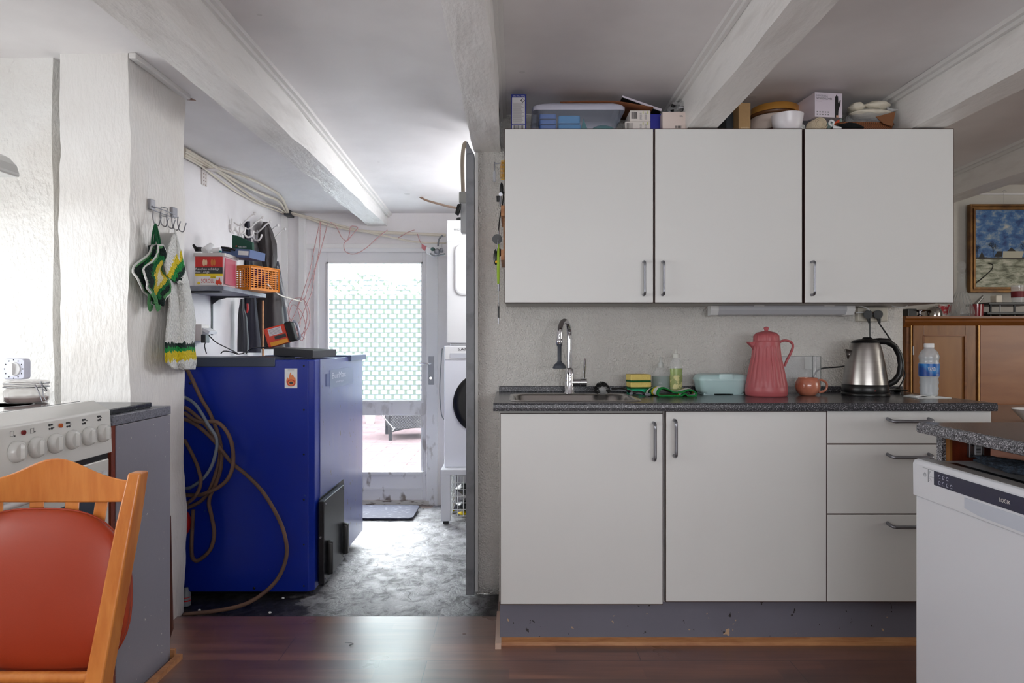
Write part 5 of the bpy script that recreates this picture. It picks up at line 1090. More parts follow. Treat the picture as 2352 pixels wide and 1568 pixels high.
for (cx_, cy_, r_) in ((-1.42, 1.62, .09), (-1.42, 1.90, .075), (-1.66, 1.62, .075), (-1.66, 1.90, .09)): MB().lathe([(r_, 0), (r_, .0006), (r_-.003, .0006), (r_-.003, 0)], (cx_, cy_, .9475), 40).build('hob_ring', M('pale_ring', (190, 192, 192), .3), t)
kx = [37, 83, 126, 165, 202, 235]; m_knob = M('clear_knob', (226, 226, 222), .12, alpha=.8, spec=.9)
for px in kx:
    y_ = OX*F/(px-CX); z_ = Z(1037-.215*(px-37), y_)
    kn = MB().loft([[Vector((OX-.002+a, y_+r_*math.cos(q*2*PI/28), z_+r_*math.sin(q*2*PI/28))) for q in range(28)] for a, r_ in ((0, .026), (.004, .027), (.010, .0255), (.015, .023), (.017, .020))]).build('knob', m_knob, t)
    MB().loft([rrect(y_, z_, .012, .040, .004, OX+.012, 3), rrect(y_, z_, .008, .034, .003, OX+.024, 3)]).xf(Matrix(((0, 0, 1, 0), (1, 0, 0, 0), (0, 1, 0, 0), (0, 0, 0, 1)))).build('grip', m_knob, kn)
def spotn(px, py, r, mat, nm, parent, h=.003):
    y_ = OX*F/(px-CX); z_ = Z(py, y_); return MB().cyl((OX-.004, y_, z_), (OX+h-.002, y_, z_), r, seg=14).build(nm, mat, parent)
spotn(56, 993, .006, M('dark_red_lamp', (120, 12, 16), .2, coat=.5), 'indicator_lamp', t); spotn(141, 977, .006, M('orange_lamp', (190, 84, 16), .2, coat=.5), 'indicator_lamp', t)
for px, py in ((120, 980), (160, 975), (196, 968), (231, 960)):
    y_ = OX*F/(px-CX); z_ = Z(py, y_); mb = MB()
    for a, b in ((-1, 1), (1, 1), (-1, -1), (1, -1)): mb.cyl((OX-.006, y_+a*.0045, z_+b*.005), (OX-.0028, y_+a*.0045, z_+b*.005), .0026 if (a+b) else .0032, seg=10)
    mb.build('burner_symbol', m_dark, t)
for px, py in ((32, 996), (78, 989)):
    y_ = OX*F/(px-CX); z_ = Z(py, y_); MB().tube([(OX-.0045, y_+a, z_+b) for a, b in ((-.006, -.006), (.006, -.006), (.006, .006), (-.006, .006))], .0006, 4, closed=True).build('oven_symbol', m_greyink, t)
for px in kx: spotn(px, Z(0, 1) and (1037-.215*(px-37)-36), .0012, m_dark, 'pointer_dot', t, .0)
dr_ = MB().box(OX-.04, OX-.006, OY0+.005, OY1-.006, .20, .776).build('oven_door', m_enamel, t, bevel=.004)
B(OX-.006, OX-.004, OY0+.06, OY1-.06, .30, .68).build('oven_window', M('dark_blue_glass', (40, 56, 76), .08, coat=.6), dr_)
MB().tube([(OX-.006, OY0+.05, .74), (OX+.03, OY0+.06, .74), (OX+.03, OY1-.09, .74), (OX-.006, OY1-.08, .74)], .008, 10, fine=2).build('door_handle', m_white2, dr_)
B(OX-.03, OX-.008, OY0+.01, OY1-.01, .776, .793).build('gap', m_black, t)
B(OX-.04, OX-.006, OY0+.005, OY1-.006, .03, .19).build('drawer', m_enamel, t, bevel=.004)
B(-1.80, OX-.05, OY0+.01, OY1-.01, 0, .02).build('foot', m_black, t)
# grey cabinet
GX = -1.214; t = thing('end_cabinet', 'narrow cabinet with grey painted side beside the cooker', 'cabinet', (-1.4, 2.25, 0))
B(-1.62, GX-.012, 2.075, 2.425, 0, .868).build('carcass', m_offcut, t); B(GX-.012, GX, 2.095, 2.425, .0, .866).build('grey_panel', m_panelgrey, t, bevel=.001)
B(GX-.02, GX-.003, 2.072, 2.094, .0, .868).build('wood_edge', m_redwood, t)
B(-1.62, GX+.0, 2.078, 2.43, .868, .898).build('top', speckle('grey_laminate_top', (118, 119, 130), (98, 98, 108), (140, 141, 150), 200, .58), t, bevel=.002)
o = MB().loft([[Vector((x_, y_, .8985+z_*1)) for x_, y_ in ((-1.46, 2.10), (-1.235, 2.09), (-1.245, 2.36), (-1.47, 2.37))] for z_ in (0, .018)], 0, False).build('slate_board', m_slate, bevel=.003); tag(o, 'dark slate chopping board on the narrow grey topped cabinet', 'board')
o = MB().prism([(-1.345, 2.438, 0), (-1.255, 2.432, 0), (-1.225, 2.432, .05), (-1.21, 2.435, .1), (-1.222, 2.441, .50), (-1.235, 2.441, .52)][::1], (0, .006, 0)).build('leaning_board', m_offcut)
for v in o.data.vertices: pass
tag(o, 'dark brown laminate offcut leaning between the grey cabinet and the pillar', 'board')
o = B(GX+.0005, GX+.0015, 2.11, 2.16, .545, .60).build('paper_label', M('white_paper', (235, 235, 232), .7)); tag(o, 'torn white paper stuck on the grey panel behind the chair', 'paper')
# jars and timer
m_jarg = M('jar_glass', (226, 222, 216), .05, alpha=.35, spec=1.0)
def jar(cx, cy, lab):
    z0 = .948; t = thing('clip_top_jar', lab, 'jar', (cx, cy, z0), group='clip top jars on the cooker'); r_ = .056
    MB().lathe([(r_-.006, 0), (r_, .006), (r_, .034), (r_-.008, .042), (r_-.005, .045)], (cx, cy, z0), 36).build('jar', m_jarg, t)
    MB().lathe([(r_-.008, .002), (r_-.003, .008), (r_-.003, .016)], (cx, cy, z0), 30).build('contents', M('dark_red_jam', (110, 44, 50), .3), t)
    MB().lathe([(r_-.004, .048), (r_, .052), (r_, .060), (r_-.006, .064), (r_-.02, .066)], (cx, cy, z0), 36).build('lid', m_jarg, t)
    mb = MB(); mb.tube([Vector((cx+r_*math.cos(a*PI/12), cy+r_*math.sin(a*PI/12), z0+.046)) for a in range(24)], .0016, 6, closed=True).tube([Vector((cx+r_*math.cos(a*PI/12), cy+r_*math.sin(a*PI/12), z0+.056)) for a in range(24)], .0014, 6, closed=True)
    x_ = cx+r_*.95; y_ = cy-r_*.3
    mb.tube([(x_, y_, z0+.062), (x_+.006, y_-.004, z0+.046), (x_+.012, y_-.006, z0+.018), (x_+.020, y_-.002, z0+.003)], .0017, 6, fine=3).tube([(x_+.004, y_-.01, z0+.058), (x_+.014, y_-.01, z0+.05), (x_+.014, y_+.004, z0+.035), (x_+.004, y_, z0+.04)], .0017, 6, fine=3).tube([(x_-.01, y_-.012, z0+.055), (x_+.004, y_-.014, z0+.03), (x_+.012, y_-.012, z0+.004)], .0017, 6, fine=3)
    mb.build('wire_clip', m_steel, t); return t
jar(X(64, 1.99), 1.985, 'clip top glass jar in full view with the timer above it'); jar(X(-30, 1.95), 1.90, 'clip top glass jar cut off by the left edge of the photo')
tcx, tcy, tz_ = X(64, 2.02), 1.975, .948+.067
t = thing('kitchen_timer', 'square white kitchen timer with round dial on the jar lid', 'timer', (tcx, tcy, tz_))
RX = Matrix(((1, 0, 0, 0), (0, 0, -1, 0), (0, 1, 0, 0), (0, 0, 0, 1)))
cz_ = tz_+.031
def frontdisc(loops): return MB().loft(loops).xf(Matrix.Translation((tcx, tcy, cz_)) @ RX)
frontdisc([rrect(0, 0, .063, .060, .010, -.012, 5), rrect(0, 0, .063, .060, .010, .010, 5), rrect(0, 0, .058, .055, .008, .013, 5)]).build('case', M('white_timer', (214, 216, 232), .3), t)
MB().lathe([(.021, .012), (.0205, .016), (.0195, .017)], seg=36).xf(Matrix.Translation((tcx, tcy, cz_)) @ RX).build('dial', m_white2, t)
frontdisc([rrect(0, 0, .010, .034, .004, .017, 4), rrect(0, 0, .008, .032, .003, .024, 4)]).build('grip', m_white2, t)
mb = MB()
for i in range(12): a = i*PI/6; mb.ball((tcx+.0262*math.sin(a), tcy-.0132, cz_+.0262*math.cos(a)), .0019, .0006, .0019, 8)
mb.build('dial_marks', m_dark, t)
# extractor hood
t = thing('extractor_hood', 'pale grey rounded end of the extractor hood at the left edge', 'hood', (-1.6, 1.6, 1.6))
def hoodarc(z_, s_): return [Vector((-1.85, 1.1, z_)), Vector((-1.85, 1.93, z_))]+[Vector((-1.42-.45*s_*.0+(-1+math.sin(a))*.0 - .36*(1-math.sin(a)), 1.93-.06*math.cos(a)**.5*0-.50*(1-math.cos(a))*0, z_)) for a in ()]
zb = Z(408, 1.85); 
prof_ = [(-2.29, zb), (X(46, 1.85), zb), (X(46, 1.85), zb+.010), (X(40, 1.85), zb+.032), (X(24, 1.85), zb+.052), (X(0, 1.85), zb+.066), (X(-60, 1.85), zb+.08), (-2.29, zb+.09)]
MB().loft([[Vector((x_, yy, z_)) for x_, z_ in prof_] for yy in (1.25, 1.85)], 0, False).build('visor', M('grey_visor', (206, 207, 204), .25), t, bevel=.004)
prof2 = [(-1.85, zb), (X(40, 1.85), zb+.002), (X(36, 1.85), zb+.020), (X(20, 1.85), zb+.038), (X(0, 1.85), zb+.05), (X(-60, 1.85), zb+.06), (-1.85, zb+.07)]
MB().loft([[Vector((x_, yy, z_)) for x_, z_ in prof2] for yy in (1.847, 1.842)], 0, False, True, True).build('end_plate', M('pale_plate', (226, 228, 222), .4), t)
# ---------------- chair ----------------
t = thing('dining_chair', 'orange beech dining chair with rust red padded back', 'chair', (-.95, 1.1, 0))
PT, PB = P(318, 1083, 1.36), P(226, 1568, 1.29)
dirn = (PB-PT).normalized(); foot = PT+dirn*((PT.z)/-dirn.z)
foot = Vector((PB.x-.03, 1.36, 0))
def post(pt, pb, ft, nm):
    L = []
    for p_, w_, d_ in ((pt+Vector((0, 0, .0)), .013, .016), (pt+(pb-pt)*.25, .0155, .020), (pb, .017, .021), (ft, .014, .018)):
        L.append([p_+Vector((-w_, -d_, 0)), p_+Vector((w_, -d_, 0)), p_+Vector((w_, d_, 0)), p_+Vector((-w_, d_, 0))])
    return MB().loft(L, 0, False).build(nm, m_chairwood, t, bevel=.004, seg=3)
post(PT, PB, foot, 'leg')
PT2, PB2 = P(-92, 1100, 1.36), P(-120, 1568, 1.29)
post(PT2, PB2, Vector((PB2.x-.02, 1.36, 0)), 'leg')
d = 1.375; n = 26; L = []
for i in range(n+1):
    px = -75+(312-(-75))*i/n; ua = (px-(-75))/387.0
    top = 1112-48*math.exp(-((px-130)/95.0)**2)-12*math.exp(-((px-130)/220.0)**2); bot = 1152+1.5*math.sin(ua*PI)
    dd = d+.02*math.sin(PI*ua)
    L.append([P(px, bot, dd), P(px, bot, dd+.024), P(px, top, dd+.024), P(px, top, dd)])
MB().loft(L, 0, False).build('top_rail', m_chairwood, t, bevel=.003)
for px0, px1, b0, b1 in ((-6, 8, -8, 6), (68, 102, 64, 96), (150, 183, 142, 174), (219, 249, 196, 226)):
    yb_ = 1290
    MB().loft([[P(px0, 1150, d+.022), P(px1, 1150, d+.022), P(px1, 1150, d+.034), P(px0, 1150, d+.034)], [P(b0, yb_, d+.006), P(b1, yb_, d+.006), P(b1, yb_, d+.018), P(b0, yb_, d+.018)]], 0, False).build('slat', m_chairwood, t, bevel=.002)
g = NG('rust_red_leather'); g.set(Roughness=.42)
vo = g.n('TexVoronoi', i_Scale=650.0, feature='DISTANCE_TO_EDGE'); g.l(g.tc.outputs['Object'], vo.inputs['Vector'])
g.col(g.mix(g.noise(5, 3), (154, 52, 24), (168, 62, 32))); g.bump(g.math('MINIMUM', vo.outputs['Distance'], .12), .2, .002); m_leather = g.m
# padded back, an egg outline thick at the middle
pc = (96, 1358)
def pad_pt(a, s_, dd):
    rx, ry = 206, 190; e = .72
    ca, sa = math.cos(a), math.sin(a)
    x_ = pc[0]+rx*s_*math.copysign(abs(ca)**e, ca); y_ = pc[1]-ry*s_*math.copysign(abs(sa)**.8, sa)*(1.0 if sa > 0 else 1.03)
    tt = (y_-1150)/400; return P(x_, y_, 1.352-.045*tt+dd)
LL = []
for s_, dd in ((.02, -.030), (.45, -.027), (.75, -.020), (.92, -.009), (.985, .002), (1.0, .010), (.99, .018), (.9, .024), (.4, .026), (.02, .026)): LL.append([pad_pt(q*2*PI/64, s_, dd+.014) for q in range(64)])
MB().loft(LL).build('backrest', m_leather, t, sub=1)
mb = MB(); mb.tube([pad_pt(q*2*PI/64, 1.0, .024+.004) for q in range(64)], .0025, 6, closed=True); mb.build('piping', m_leather, t)
sx = (PB.x+PB2.x)/2; MB().loft([rrect(sx, 1.06, .42, .42, .06, .44, 5), rrect(sx, 1.06, .43, .43, .07, .46, 5), rrect(sx, 1.06, .40, .40, .07, .485, 5)]).build('seat', m_leather, t)
B(PB2.x, PB.x, 1.275, 1.30, .40, .44).build('seat_rail', m_chairwood, t)
MB().tube([P(-120, 1556, 1.292), P(236, 1556, 1.292)], .012, 8).build('lower_rail', m_chairwood, t)
for sxx in (-.19, .19): B(sx+sxx-.018, sx+sxx+.018, .86, .896, 0, .44).build('leg', m_chairwood, t, bevel=.004)
# ---------------- things hanging on the pillar ----------------
HX = -1.372
def H(px, py, x_): 
    d_ = x_*F/(px-CX); return Vector((x_, d_, Z(py, d_)))
t = thing('hook_rail', 'steel hook rail with s shaped hooks on the pillar', 'hook rail', H(376, 500, HX))
for px, py in ((351, 470), (402, 488)):
    c_ = H(px, py, HX+.012); B(HX-.0, HX+.014, c_.y-.017, c_.y+.017, c_.z-.020, c_.z+.020).build('mounting_plate', m_steel, t, bevel=.002)
mb = MB(); 
for dz in (0, -9): mb.tube([H(350, 478+dz+4, HX+.02), H(402, 497+dz+4, HX+.02)], .0022, 8)
mb.tube([H(370, 475, HX+.02), H(384, 478, HX+.02), H(384, 498, HX+.02), H(370, 496, HX+.02)], .0018, 6, closed=True).build('rail', m_steel, t)
for px, py in ((352, 484), (369, 486), (384, 490), (396, 494), (409, 498)):
    a = [H(px, py, HX+.022), H(px-1, py+14, HX+.024), H(px+3, py+30, HX+.030), H(px+12, py+34, HX+.045), H(px+16, py+22, HX+.055), H(px+19, py+14, HX+.06)]
    MB().tube(a, .0022, 8, fine=4).build('hook', m_steel, t)
# pot holders: rhombus crocheted squares hanging from one corner
g = NG('potholder_crochet'); g.set(Roughness=.95)
gx = g.xyz(); n_ = g.noise(120, 3)
ry_ = g.math('ABSOLUTE', gx[1]); rz_ = g.math('ABSOLUTE', gx[2])
dd_ = g.math('ADD', g.math('ADD', g.math('MULTIPLY', ry_, 1.0), rz_), g.math('MULTIPLY', g.math('SUBTRACT', n_, .5), .035))
r_ = g.n('ValToRGB'); r_.color_ramp.interpolation = 'CONSTANT'; e = r_.color_ramp.elements
for i in range(3): e.new(.5)
for i, (p_, c_) in enumerate([(0, (232, 226, 196)), (.034*5, (222, 196, 60)), (.064*5, (12, 110, 56)), (.082*5, (10, 34, 32)), (.199*5, (16, 150, 70))]): e[i].position = p_; e[i].color = lin(c_)
g.l(g.math('MULTIPLY', dd_, 5), r_.inputs[0]); g.col(r_.outputs[0])
vo = g.n('TexVoronoi', i_Scale=210.0); g.l(g.tc.outputs['Object'], vo.inputs['Vector']); g.bump(g.math('MULTIPLY', vo.outputs['Distance'], -1), 1.0, .006); m_poth = g.m
m_dgreen = M('dark_green_yarn', (10, 60, 40), .9, bump=(300, .8)); m_wyarn = fold_white
def potholder(rows, cpx, xo, lab, tails):
    c_ = H(cpx[0], cpx[1], xo); t = thing('pot_holder', lab, 'pot holder', c_, 0, 'crocheted pot holders on the pillar', local=True)
    def pt(px, py, u): p_ = H(px, py, xo)-c_; p_.x += .010*math.sin(u*5+py*.06)+.006*math.sin(py*.11); return p_
    def fn(u, v):
        k = v*(len(rows)-1)*.99999; i = int(k); q = k-i; y_, l_, r2 = [rows[i][j]+(rows[i+1][j]-rows[i][j])*q for j in range(3)]
        return pt(l_+(r2-l_)*u, y_+6*u*(1-u)*0, u)
    MB().grid(fn, 14, 30).build('crochet_square', m_poth, t, solid=.008)
    per = [fn(0, i/24) for i in range(25)]+[fn(1, 1-i/24) for i in range(25)]
    cen = Vector((0, 0, 0))
    MB().tube([p_+(cen-p_)*.07 for p_ in per], .0058, 8, closed=True).build('green_border', M('mid_green_yarn', (88, 150, 96), .9, bump=(300, .8)), t)
    MB().tube([p_+Vector((.001, 0, 0)) for p_ in per], .0042, 8, closed=True).build('white_border', m_wyarn, t)
    hk = H(357, 515, HX+.045)-c_; T = H((rows[0][1]+rows[0][2])/2, rows[0][0], xo)-c_
    MB().tube([T+Vector((0, -.008, 0)), T.lerp(hk, .5)+Vector((0, -.010, 0)), hk, T.lerp(hk, .5)+Vector((0, .008, 0)), T+Vector((0, .008, 0))], .0042, 8, fine=4).build('hanging_loop', M('deep_green_yarn', (14, 96, 56), .9, bump=(300, .8)), t)
    MB().tube([H(a_, b_, xo+.006)-c_ for a_, b_ in tails], .0062, 8, fine=3).build('tail', MATS['mid_green_yarn'], t)
    return t
potholder([(564, 347, 356), (585, 340, 366), (608, 319, 372), (627, 306, 380), (647, 309, 382), (668, 327, 380), (678, 342, 372), (700, 348, 360)], (345, 634), HX+.024, 'rear green pot holder, the one further left on the pillar', [(344, 676), (342, 695), (345, 712), (348, 700)])
potholder([(563, 361, 371), (585, 360, 372), (600, 356, 373), (606, 350, 376), (617, 336, 379), (640, 326, 386), (660, 332, 390), (673, 348, 389), (686, 358, 372), (702, 362, 366)], (365, 637), HX+.050, 'front green pot holder showing its yellow and white centre', [(350, 675), (358, 690), (363, 712), (366, 700)])
# white crocheted towel
g = NG('white_crochet_towel'); g.set(Roughness=.95)
gx = g.xyz(); n_ = g.noise(60, 2, (1, 1, .4)); f = g.math('ADD', gx[2], g.math('MULTIPLY', g.math('SUBTRACT', n_, .5), .045))
f = g.math('ADD', f, g.math('MULTIPLY', gx[1], .0))
r_ = g.n('ValToRGB'); r_.color_ramp.interpolation = 'CONSTANT'; e = r_.color_ramp.elements
stp = [(0, WH), (.040, YE), (.075, GR), (.092, (10, 40, 34)), (.108, WH)]
while len(e) < len(stp): e.new(.5)
for i, (p_, c_) in enumerate(stp): e[i].position = p_*1.6; e[i].color = lin(c_)
g.l(g.math('MULTIPLY', f, 1.6), r_.inputs[0]); g.col(r_.outputs[0])
vo = g.n('TexVoronoi', i_Scale=120.0); mp = g.n('Mapping'); mp.inputs['Scale'].default_value = (1, 1.6, .7); g.l(g.tc.outputs['Object'], mp.inputs[0]); g.l(mp.outputs[0], vo.inputs['Vector']); g.bump(g.math('MULTIPLY', vo.outputs['Distance'], -1), 1.0, .010); m_towel = g.m
xo = HX+.04; a_ = H(400, 535, xo); org = Vector((xo, a_.y, H(415, 850, xo).z))
t = thing('crochet_towel', 'long white crocheted towel with yellow and green bands on the pillar', 'towel', org, 0, local=True)
rows = [(535, 398, 404), (570, 386, 412), (600, 380, 419), (640, 384, 428), (700, 388, 440), (740, 384, 444), (790, 380, 440), (830, 380, 445), (848, 398, 440)]
def tow(off, sh):
    def fn(u, v):
        k = v*(len(rows)-1); i = min(int(k), len(rows)-2); q = k-i
        y_ = rows[i][0]+(rows[i+1][0]-rows[i][0])*q; l_ = rows[i][1]+(rows[i+1][1]-rows[i][1])*q; r2 = rows[i][2]+(rows[i+1][2]-rows[i][2])*q
        return H(l_+(r2-l_)*u+sh*v, y_, xo+off+.010*math.sin(u*9+v*2)+.006*math.sin(v*9))-org
    return fn
MB().grid(tow(0, 0), 16, 50).build('front_fold', m_towel, t, solid=.006)
MB().grid(tow(-.022, 7), 16, 50).build('rear_fold', m_towel, t, solid=.006)
gf = NG('towel_flap_bands'); gf.set(Roughness=.95); gx = gf.xyz(); f0 = .905*401+.427*590
f = gf.math('ADD', gf.math('ADD', gf.math('MULTIPLY', gx[1], 279), gf.math('MULTIPLY', gx[2], -256)), gf.math('MULTIPLY', gf.math('SUBTRACT', gf.noise(110, 1), .5), 14))
f = gf.math('DIVIDE', gf.math('ADD', f, 60), 120)
r_ = gf.n('ValToRGB'); r_.color_ramp.interpolation = 'CONSTANT'; e = r_.color_ramp.elements
for i in range(3): e.new(.5)
for i, (p_, c_) in enumerate([(0, WH), ((615-f0+60)/120, YE), ((628-f0+60)/120, GR), ((638-f0+60)/120, (10, 40, 34)), ((646-f0+60)/120, WH)]): e[i].position = p_; e[i].color = lin(c_)
gf.l(f, r_.inputs[0]); gf.col(r_.outputs[0]); vo = gf.n('TexVoronoi', i_Scale=130.0); gf.l(gf.tc.outputs['Object'], vo.inputs['Vector']); gf.bump(gf.math('MULTIPLY', vo.outputs['Distance'], -1), 1.0, .008)
fo = H(401, 590, xo+.012); fr_ = [(536, 398, 402), (555, 390, 408), (575, 384, 415), (600, 378, 420), (620, 380, 425), (635, 384, 426), (642, 394, 426), (652, 410, 426)]
def flap(u, v):
    k = v*(len(fr_)-1)*.99999; i = int(k); q = k-i; y_, l_, r2 = [fr_[i][j]+(fr_[i+1][j]-fr_[i][j])*q for j in range(3)]; return H(l_+(r2-l_)*u, y_, xo+.014+.004*math.sin(u*6+v*4))-fo
fl_o = MB().grid(flap, 12, 20).build('folded_flap', gf.m, t, solid=.006); fl_o.location = fo-org
hk = H(412, 524, HX+.05)-org; MB().tube([H(400, 545, xo)-org, H(402, 527, HX+.05)-org, H(404, 545, xo)-org], .003, 8, fine=3).build('loop', m_wyarn, t)

# ---------------- boiler ----------------
BX = -.888; by0, by1 = 3.05, 4.04; bz = 1.045; bx0 = -1.62
t = thing('boiler', 'large deep blue pellet boiler cabinet standing in the utility room', 'boiler', (-1.25, 3.5, fz(3.5)))
zb = .02
def ring(x0, x1, y0, y1, z_, c_=.022): return [Vector((x0, y0, z_)), Vector((x1-c_, y0, z_)), Vector((x1, y0+c_, z_)), Vector((x1, y1, z_)), Vector((x0, y1, z_))]
MB().loft([ring(bx0, BX, by0, by1, zb-.01), ring(bx0, BX, by0, by1, bz)], 0, False).build('side_casing', m_blue, t, bevel=.003)
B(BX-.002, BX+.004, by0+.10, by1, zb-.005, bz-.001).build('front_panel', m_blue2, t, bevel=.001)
B(bx0+.1, BX-.05, by0+.05, by1-.05, fz(3.4)+.0, zb).build('base', m_black, t)
MB().box(bx0, X(632, by0), by0-.006, by0+.28, bz-.03, bz+.012).build('rear_lid', M('slate_blue_lid', (58, 66, 84), .35), t, bevel=.003)
MB().box(BX-.45, BX+.02, by1-.35, by1+.02, bz-.022, bz+.010).build('front_lid', M('grey_blue_lid', (88, 100, 132), .35), t, bevel=.003)
# stoking hatch, open recess and door leaf
hy0, hy1 = 3.10, BX*F/(788-CX)
hz0, hz1 = Z(1335, 3.10), Z(1115, 3.35)
B(BX+.0035, BX+.006, 3.13, BX*F/(787-CX), zb+.005, .408).build('hatch_opening', m_black, t)
hd = MB().box(BX+.008, BX+.035, 3.10, 3.47, .025, .402).build('hatch_door', M('black_enamel_hatch', (20, 20, 25), .3), t, bevel=.003)
mb = MB()
for y_ in (3.12, 3.45):
    for z_ in (.045, .385): mb.ball((BX+.037, y_, z_), .004, seg=8)
mb.cyl((BX+.02, 3.099, .24), (BX+.02, 3.09, .24), .005).build('screw', m_steel, hd)
for y_, z_ in ((3.16, .13), (3.45, .135)):
    MB().loft([rrect(y_, z_, .035, .16, .012, BX+.037, 4), rrect(y_, z_, .030, .15, .012, BX+.062, 4)]).xf(Matrix(((0, 0, 1, 0), (1, 0, 0, 0), (0, 1, 0, 0), (0, 0, 0, 1)))).build('hatch_handle', m_black, hd, bevel=.003)
mb = MB()
for py in (840, 941, 1043, 1147, 1250, 1345): q_ = P(698, py, by0); mb.ball((q_.x, by0-.001, q_.z), .0045, .002, .0045, 8)
for px, py in ((437, 880), (584, 1350)): q_ = P(px, py, by0); mb.ball((q_.x, by0-.001, q_.z), .006, .003, .006, 8)
mb.build('screw', m_black, t)
st = B(X(654, by0), X(683, by0), by0-.0015, by0-.0003, Z(891, by0), Z(846, by0)).build('warning_sticker', m_white2, t); st['label'] = 'white sticker with orange flame and red ring'
fl_ = [(654+a, 846+b) for a, b in ((8, 38), (4, 32), (4, 26), (7, 20), (9, 24), (11, 14), (14, 8), (16, 16), (19, 13), (22, 21), (24, 18), (26, 28), (25, 36), (21, 40), (13, 41))]
MB().prism([(X(a, by0), by0-.0022, Z(b, by0)) for a, b in fl_], (0, .0005, 0)).build('flame', M('flame_orange', (228, 136, 84), .6), st)
q_ = P(669, 879, by0); MB().tube([Vector((q_.x+.0165*math.cos(a), by0-.0025, q_.z+.0135*math.sin(a))) for a in [i*PI/10 for i in range(20)]], .0022, 6, closed=True).build('red_ring', M('red_print', (206, 70, 60), .6), st); MB().ball((q_.x, by0-.0024, q_.z), .008, .0006, .006, 10).build('dark_mark', m_dark, st)
MB().box(X(661, by0), X(676, by0), by0-.002, by0-.0015, Z(849.5, by0), Z(848.6, by0)).box(X(660, by0), X(677, by0), by0-.002, by0-.0015, Z(852, by0), Z(851.3, by0)).build('fine_print', m_greyink, st)
def by(px): return BX*F/(px-CX)
pl_ = B(BX+.004, BX+.0055, by(756), by(809), .90, .99).build('maker_plate', M('faded_silver_plate', (134, 146, 172), .4, .3), t)
zt_ = Z(862, by(809)); pl_.data.vertices.foreach_get
B(BX+.004, BX+.0056, by(746.5), by(754), .915, .975).build('small_plate', M('dull_blue_plate', (78, 92, 140), .4), t)
text('BurMax', (by(803)-by(760))*.72, (BX+.0063, by(760), .945), 'px', M('silver_script', (206, 212, 224), .35), pl_, height=.03); text('energy', (by(803)-by(768))*.5, (BX+.0063, by(768), .918), 'px', MATS['silver_script'], pl_, height=.012)
# hoses looping over the boiler side
def hose(pts, lab, nm='hose', r_=.0085, mat=None, dd=0):
    o = MB().tube([P(a, b, c) for a, b, c in pts], r_, 10, fine=6).build(nm, mat or m_rubber); tag(o, lab, 'hose', 'hoses hung beside the boiler'); return o
hose([(424, 838, 2.99), (440, 868, 2.98), (462, 915, 2.99), (480, 945, 3.0), (497, 985, 3.0), (508, 1030, 3.0), (507, 1075, 3.0), (496, 1110, 3.0), (480, 1150, 3.0), (486, 1185, 3.0), (492, 1225, 3.0), (484, 1260, 3.0), (463, 1282, 3.0), (447, 1286, 3.0), (440, 1262, 3.0), (444, 1170, 3.0)], 'brown hose dropping straight from the top and looping lowest at the left')
hose([(424, 962, 3.0), (450, 975, 2.975), (490, 1010, 2.965), (530, 1060, 2.965), (566, 1090, 2.965), (600, 1125, 2.965), (632, 1175, 2.96), (653, 1225, 2.955), (658, 1275, 2.945), (640, 1325, 2.92), (605, 1362, 2.90), (560, 1388, 2.88), (500, 1402, 2.86), (430, 1410, 2.84), (424, 1411, 2.84)], 'longest brown hose arching down in front of the boiler to the floor')
hose([(424, 948, 2.98), (455, 968, 2.95), (500, 970, 2.945), (528, 1005, 2.945), (536, 1055, 2.945), (526, 1095, 2.945), (500, 1120, 2.95), (460, 1136, 2.96), (424, 1137, 2.98)], 'pale brown hose loop bulging furthest right of the coil')
hose([(424, 912, 2.99), (450, 930, 2.955), (478, 975, 2.93), (498, 1010, 2.93), (490, 1060, 2.93), (470, 1095, 2.93), (440, 1118, 2.94), (424, 1122, 2.96)], 'grey blue hose inside the brown coil', r_=.007, mat=M('grey_hose', (110, 118, 130), .5))
hose([(424, 1010, 2.99), (440, 1040, 2.95), (455, 1075, 2.92), (461, 1110, 2.92), (448, 1140, 2.92), (424, 1160, 2.95)], 'short inner brown hose arc low in the coil', r_=.0075)
hose([(424, 935, 3.01), (445, 950, 3.0), (480, 985, 3.005), (500, 1025, 3.01), (505, 1050, 3.01), (486, 1115, 3.01), (462, 1150, 3.01), (424, 1168, 3.01)], 'dark brown hose at the back of the coil', r_=.0085)
o = MB().ball(P(424, 1200, 3.02), .028, .02, .055).build('red_bulb', M('red_plastic', (190, 14, 20), .35)); o.location.z += 0; tag(o, 'red plastic piece half hidden behind the pillar beside the boiler', 'plastic piece')
t = thing('spray_bottle', 'small grey bottle with red band on the floor by the pillar', 'bottle', (X(428, 2.93), 2.93, fz(2.93))); MB().lathe([(.018, 0), (.018, .05), (.010, .062), (.008, .075)], t.location, 20).build('body', M('grey_bottle', (120, 124, 132), .4), t); MB().lathe([(.0185, .02), (.0185, .025)], t.location, 20, 0, True, False, False).lathe([(.0185, .035), (.0185, .038)], t.location, 20, 0, True, False, False).build('red_band', MATS['red_plastic'], t)
r2_ = random.Random(9); 
for i, (px, py, lab) in enumerate(((468, 1352, 'plaster crumb closest to the pillar under the boiler'), (650, 1372, 'plaster crumb under the boiler corner beside the hose'), (458, 1402, 'plaster crumb beside the hose end at the jamb'), (620, 1408, 'plaster crumb at the edge of the laminate'))):
    d_ = CH*F/(py-HY); p_ = P(px, py, d_); p_.z = fz(d_)+.004; o = MB().ball(p_, .007, .005, .004, 6).build('plaster_crumb', m_white2); tag(o, lab, 'crumb', 'plaster crumbs before the boiler')
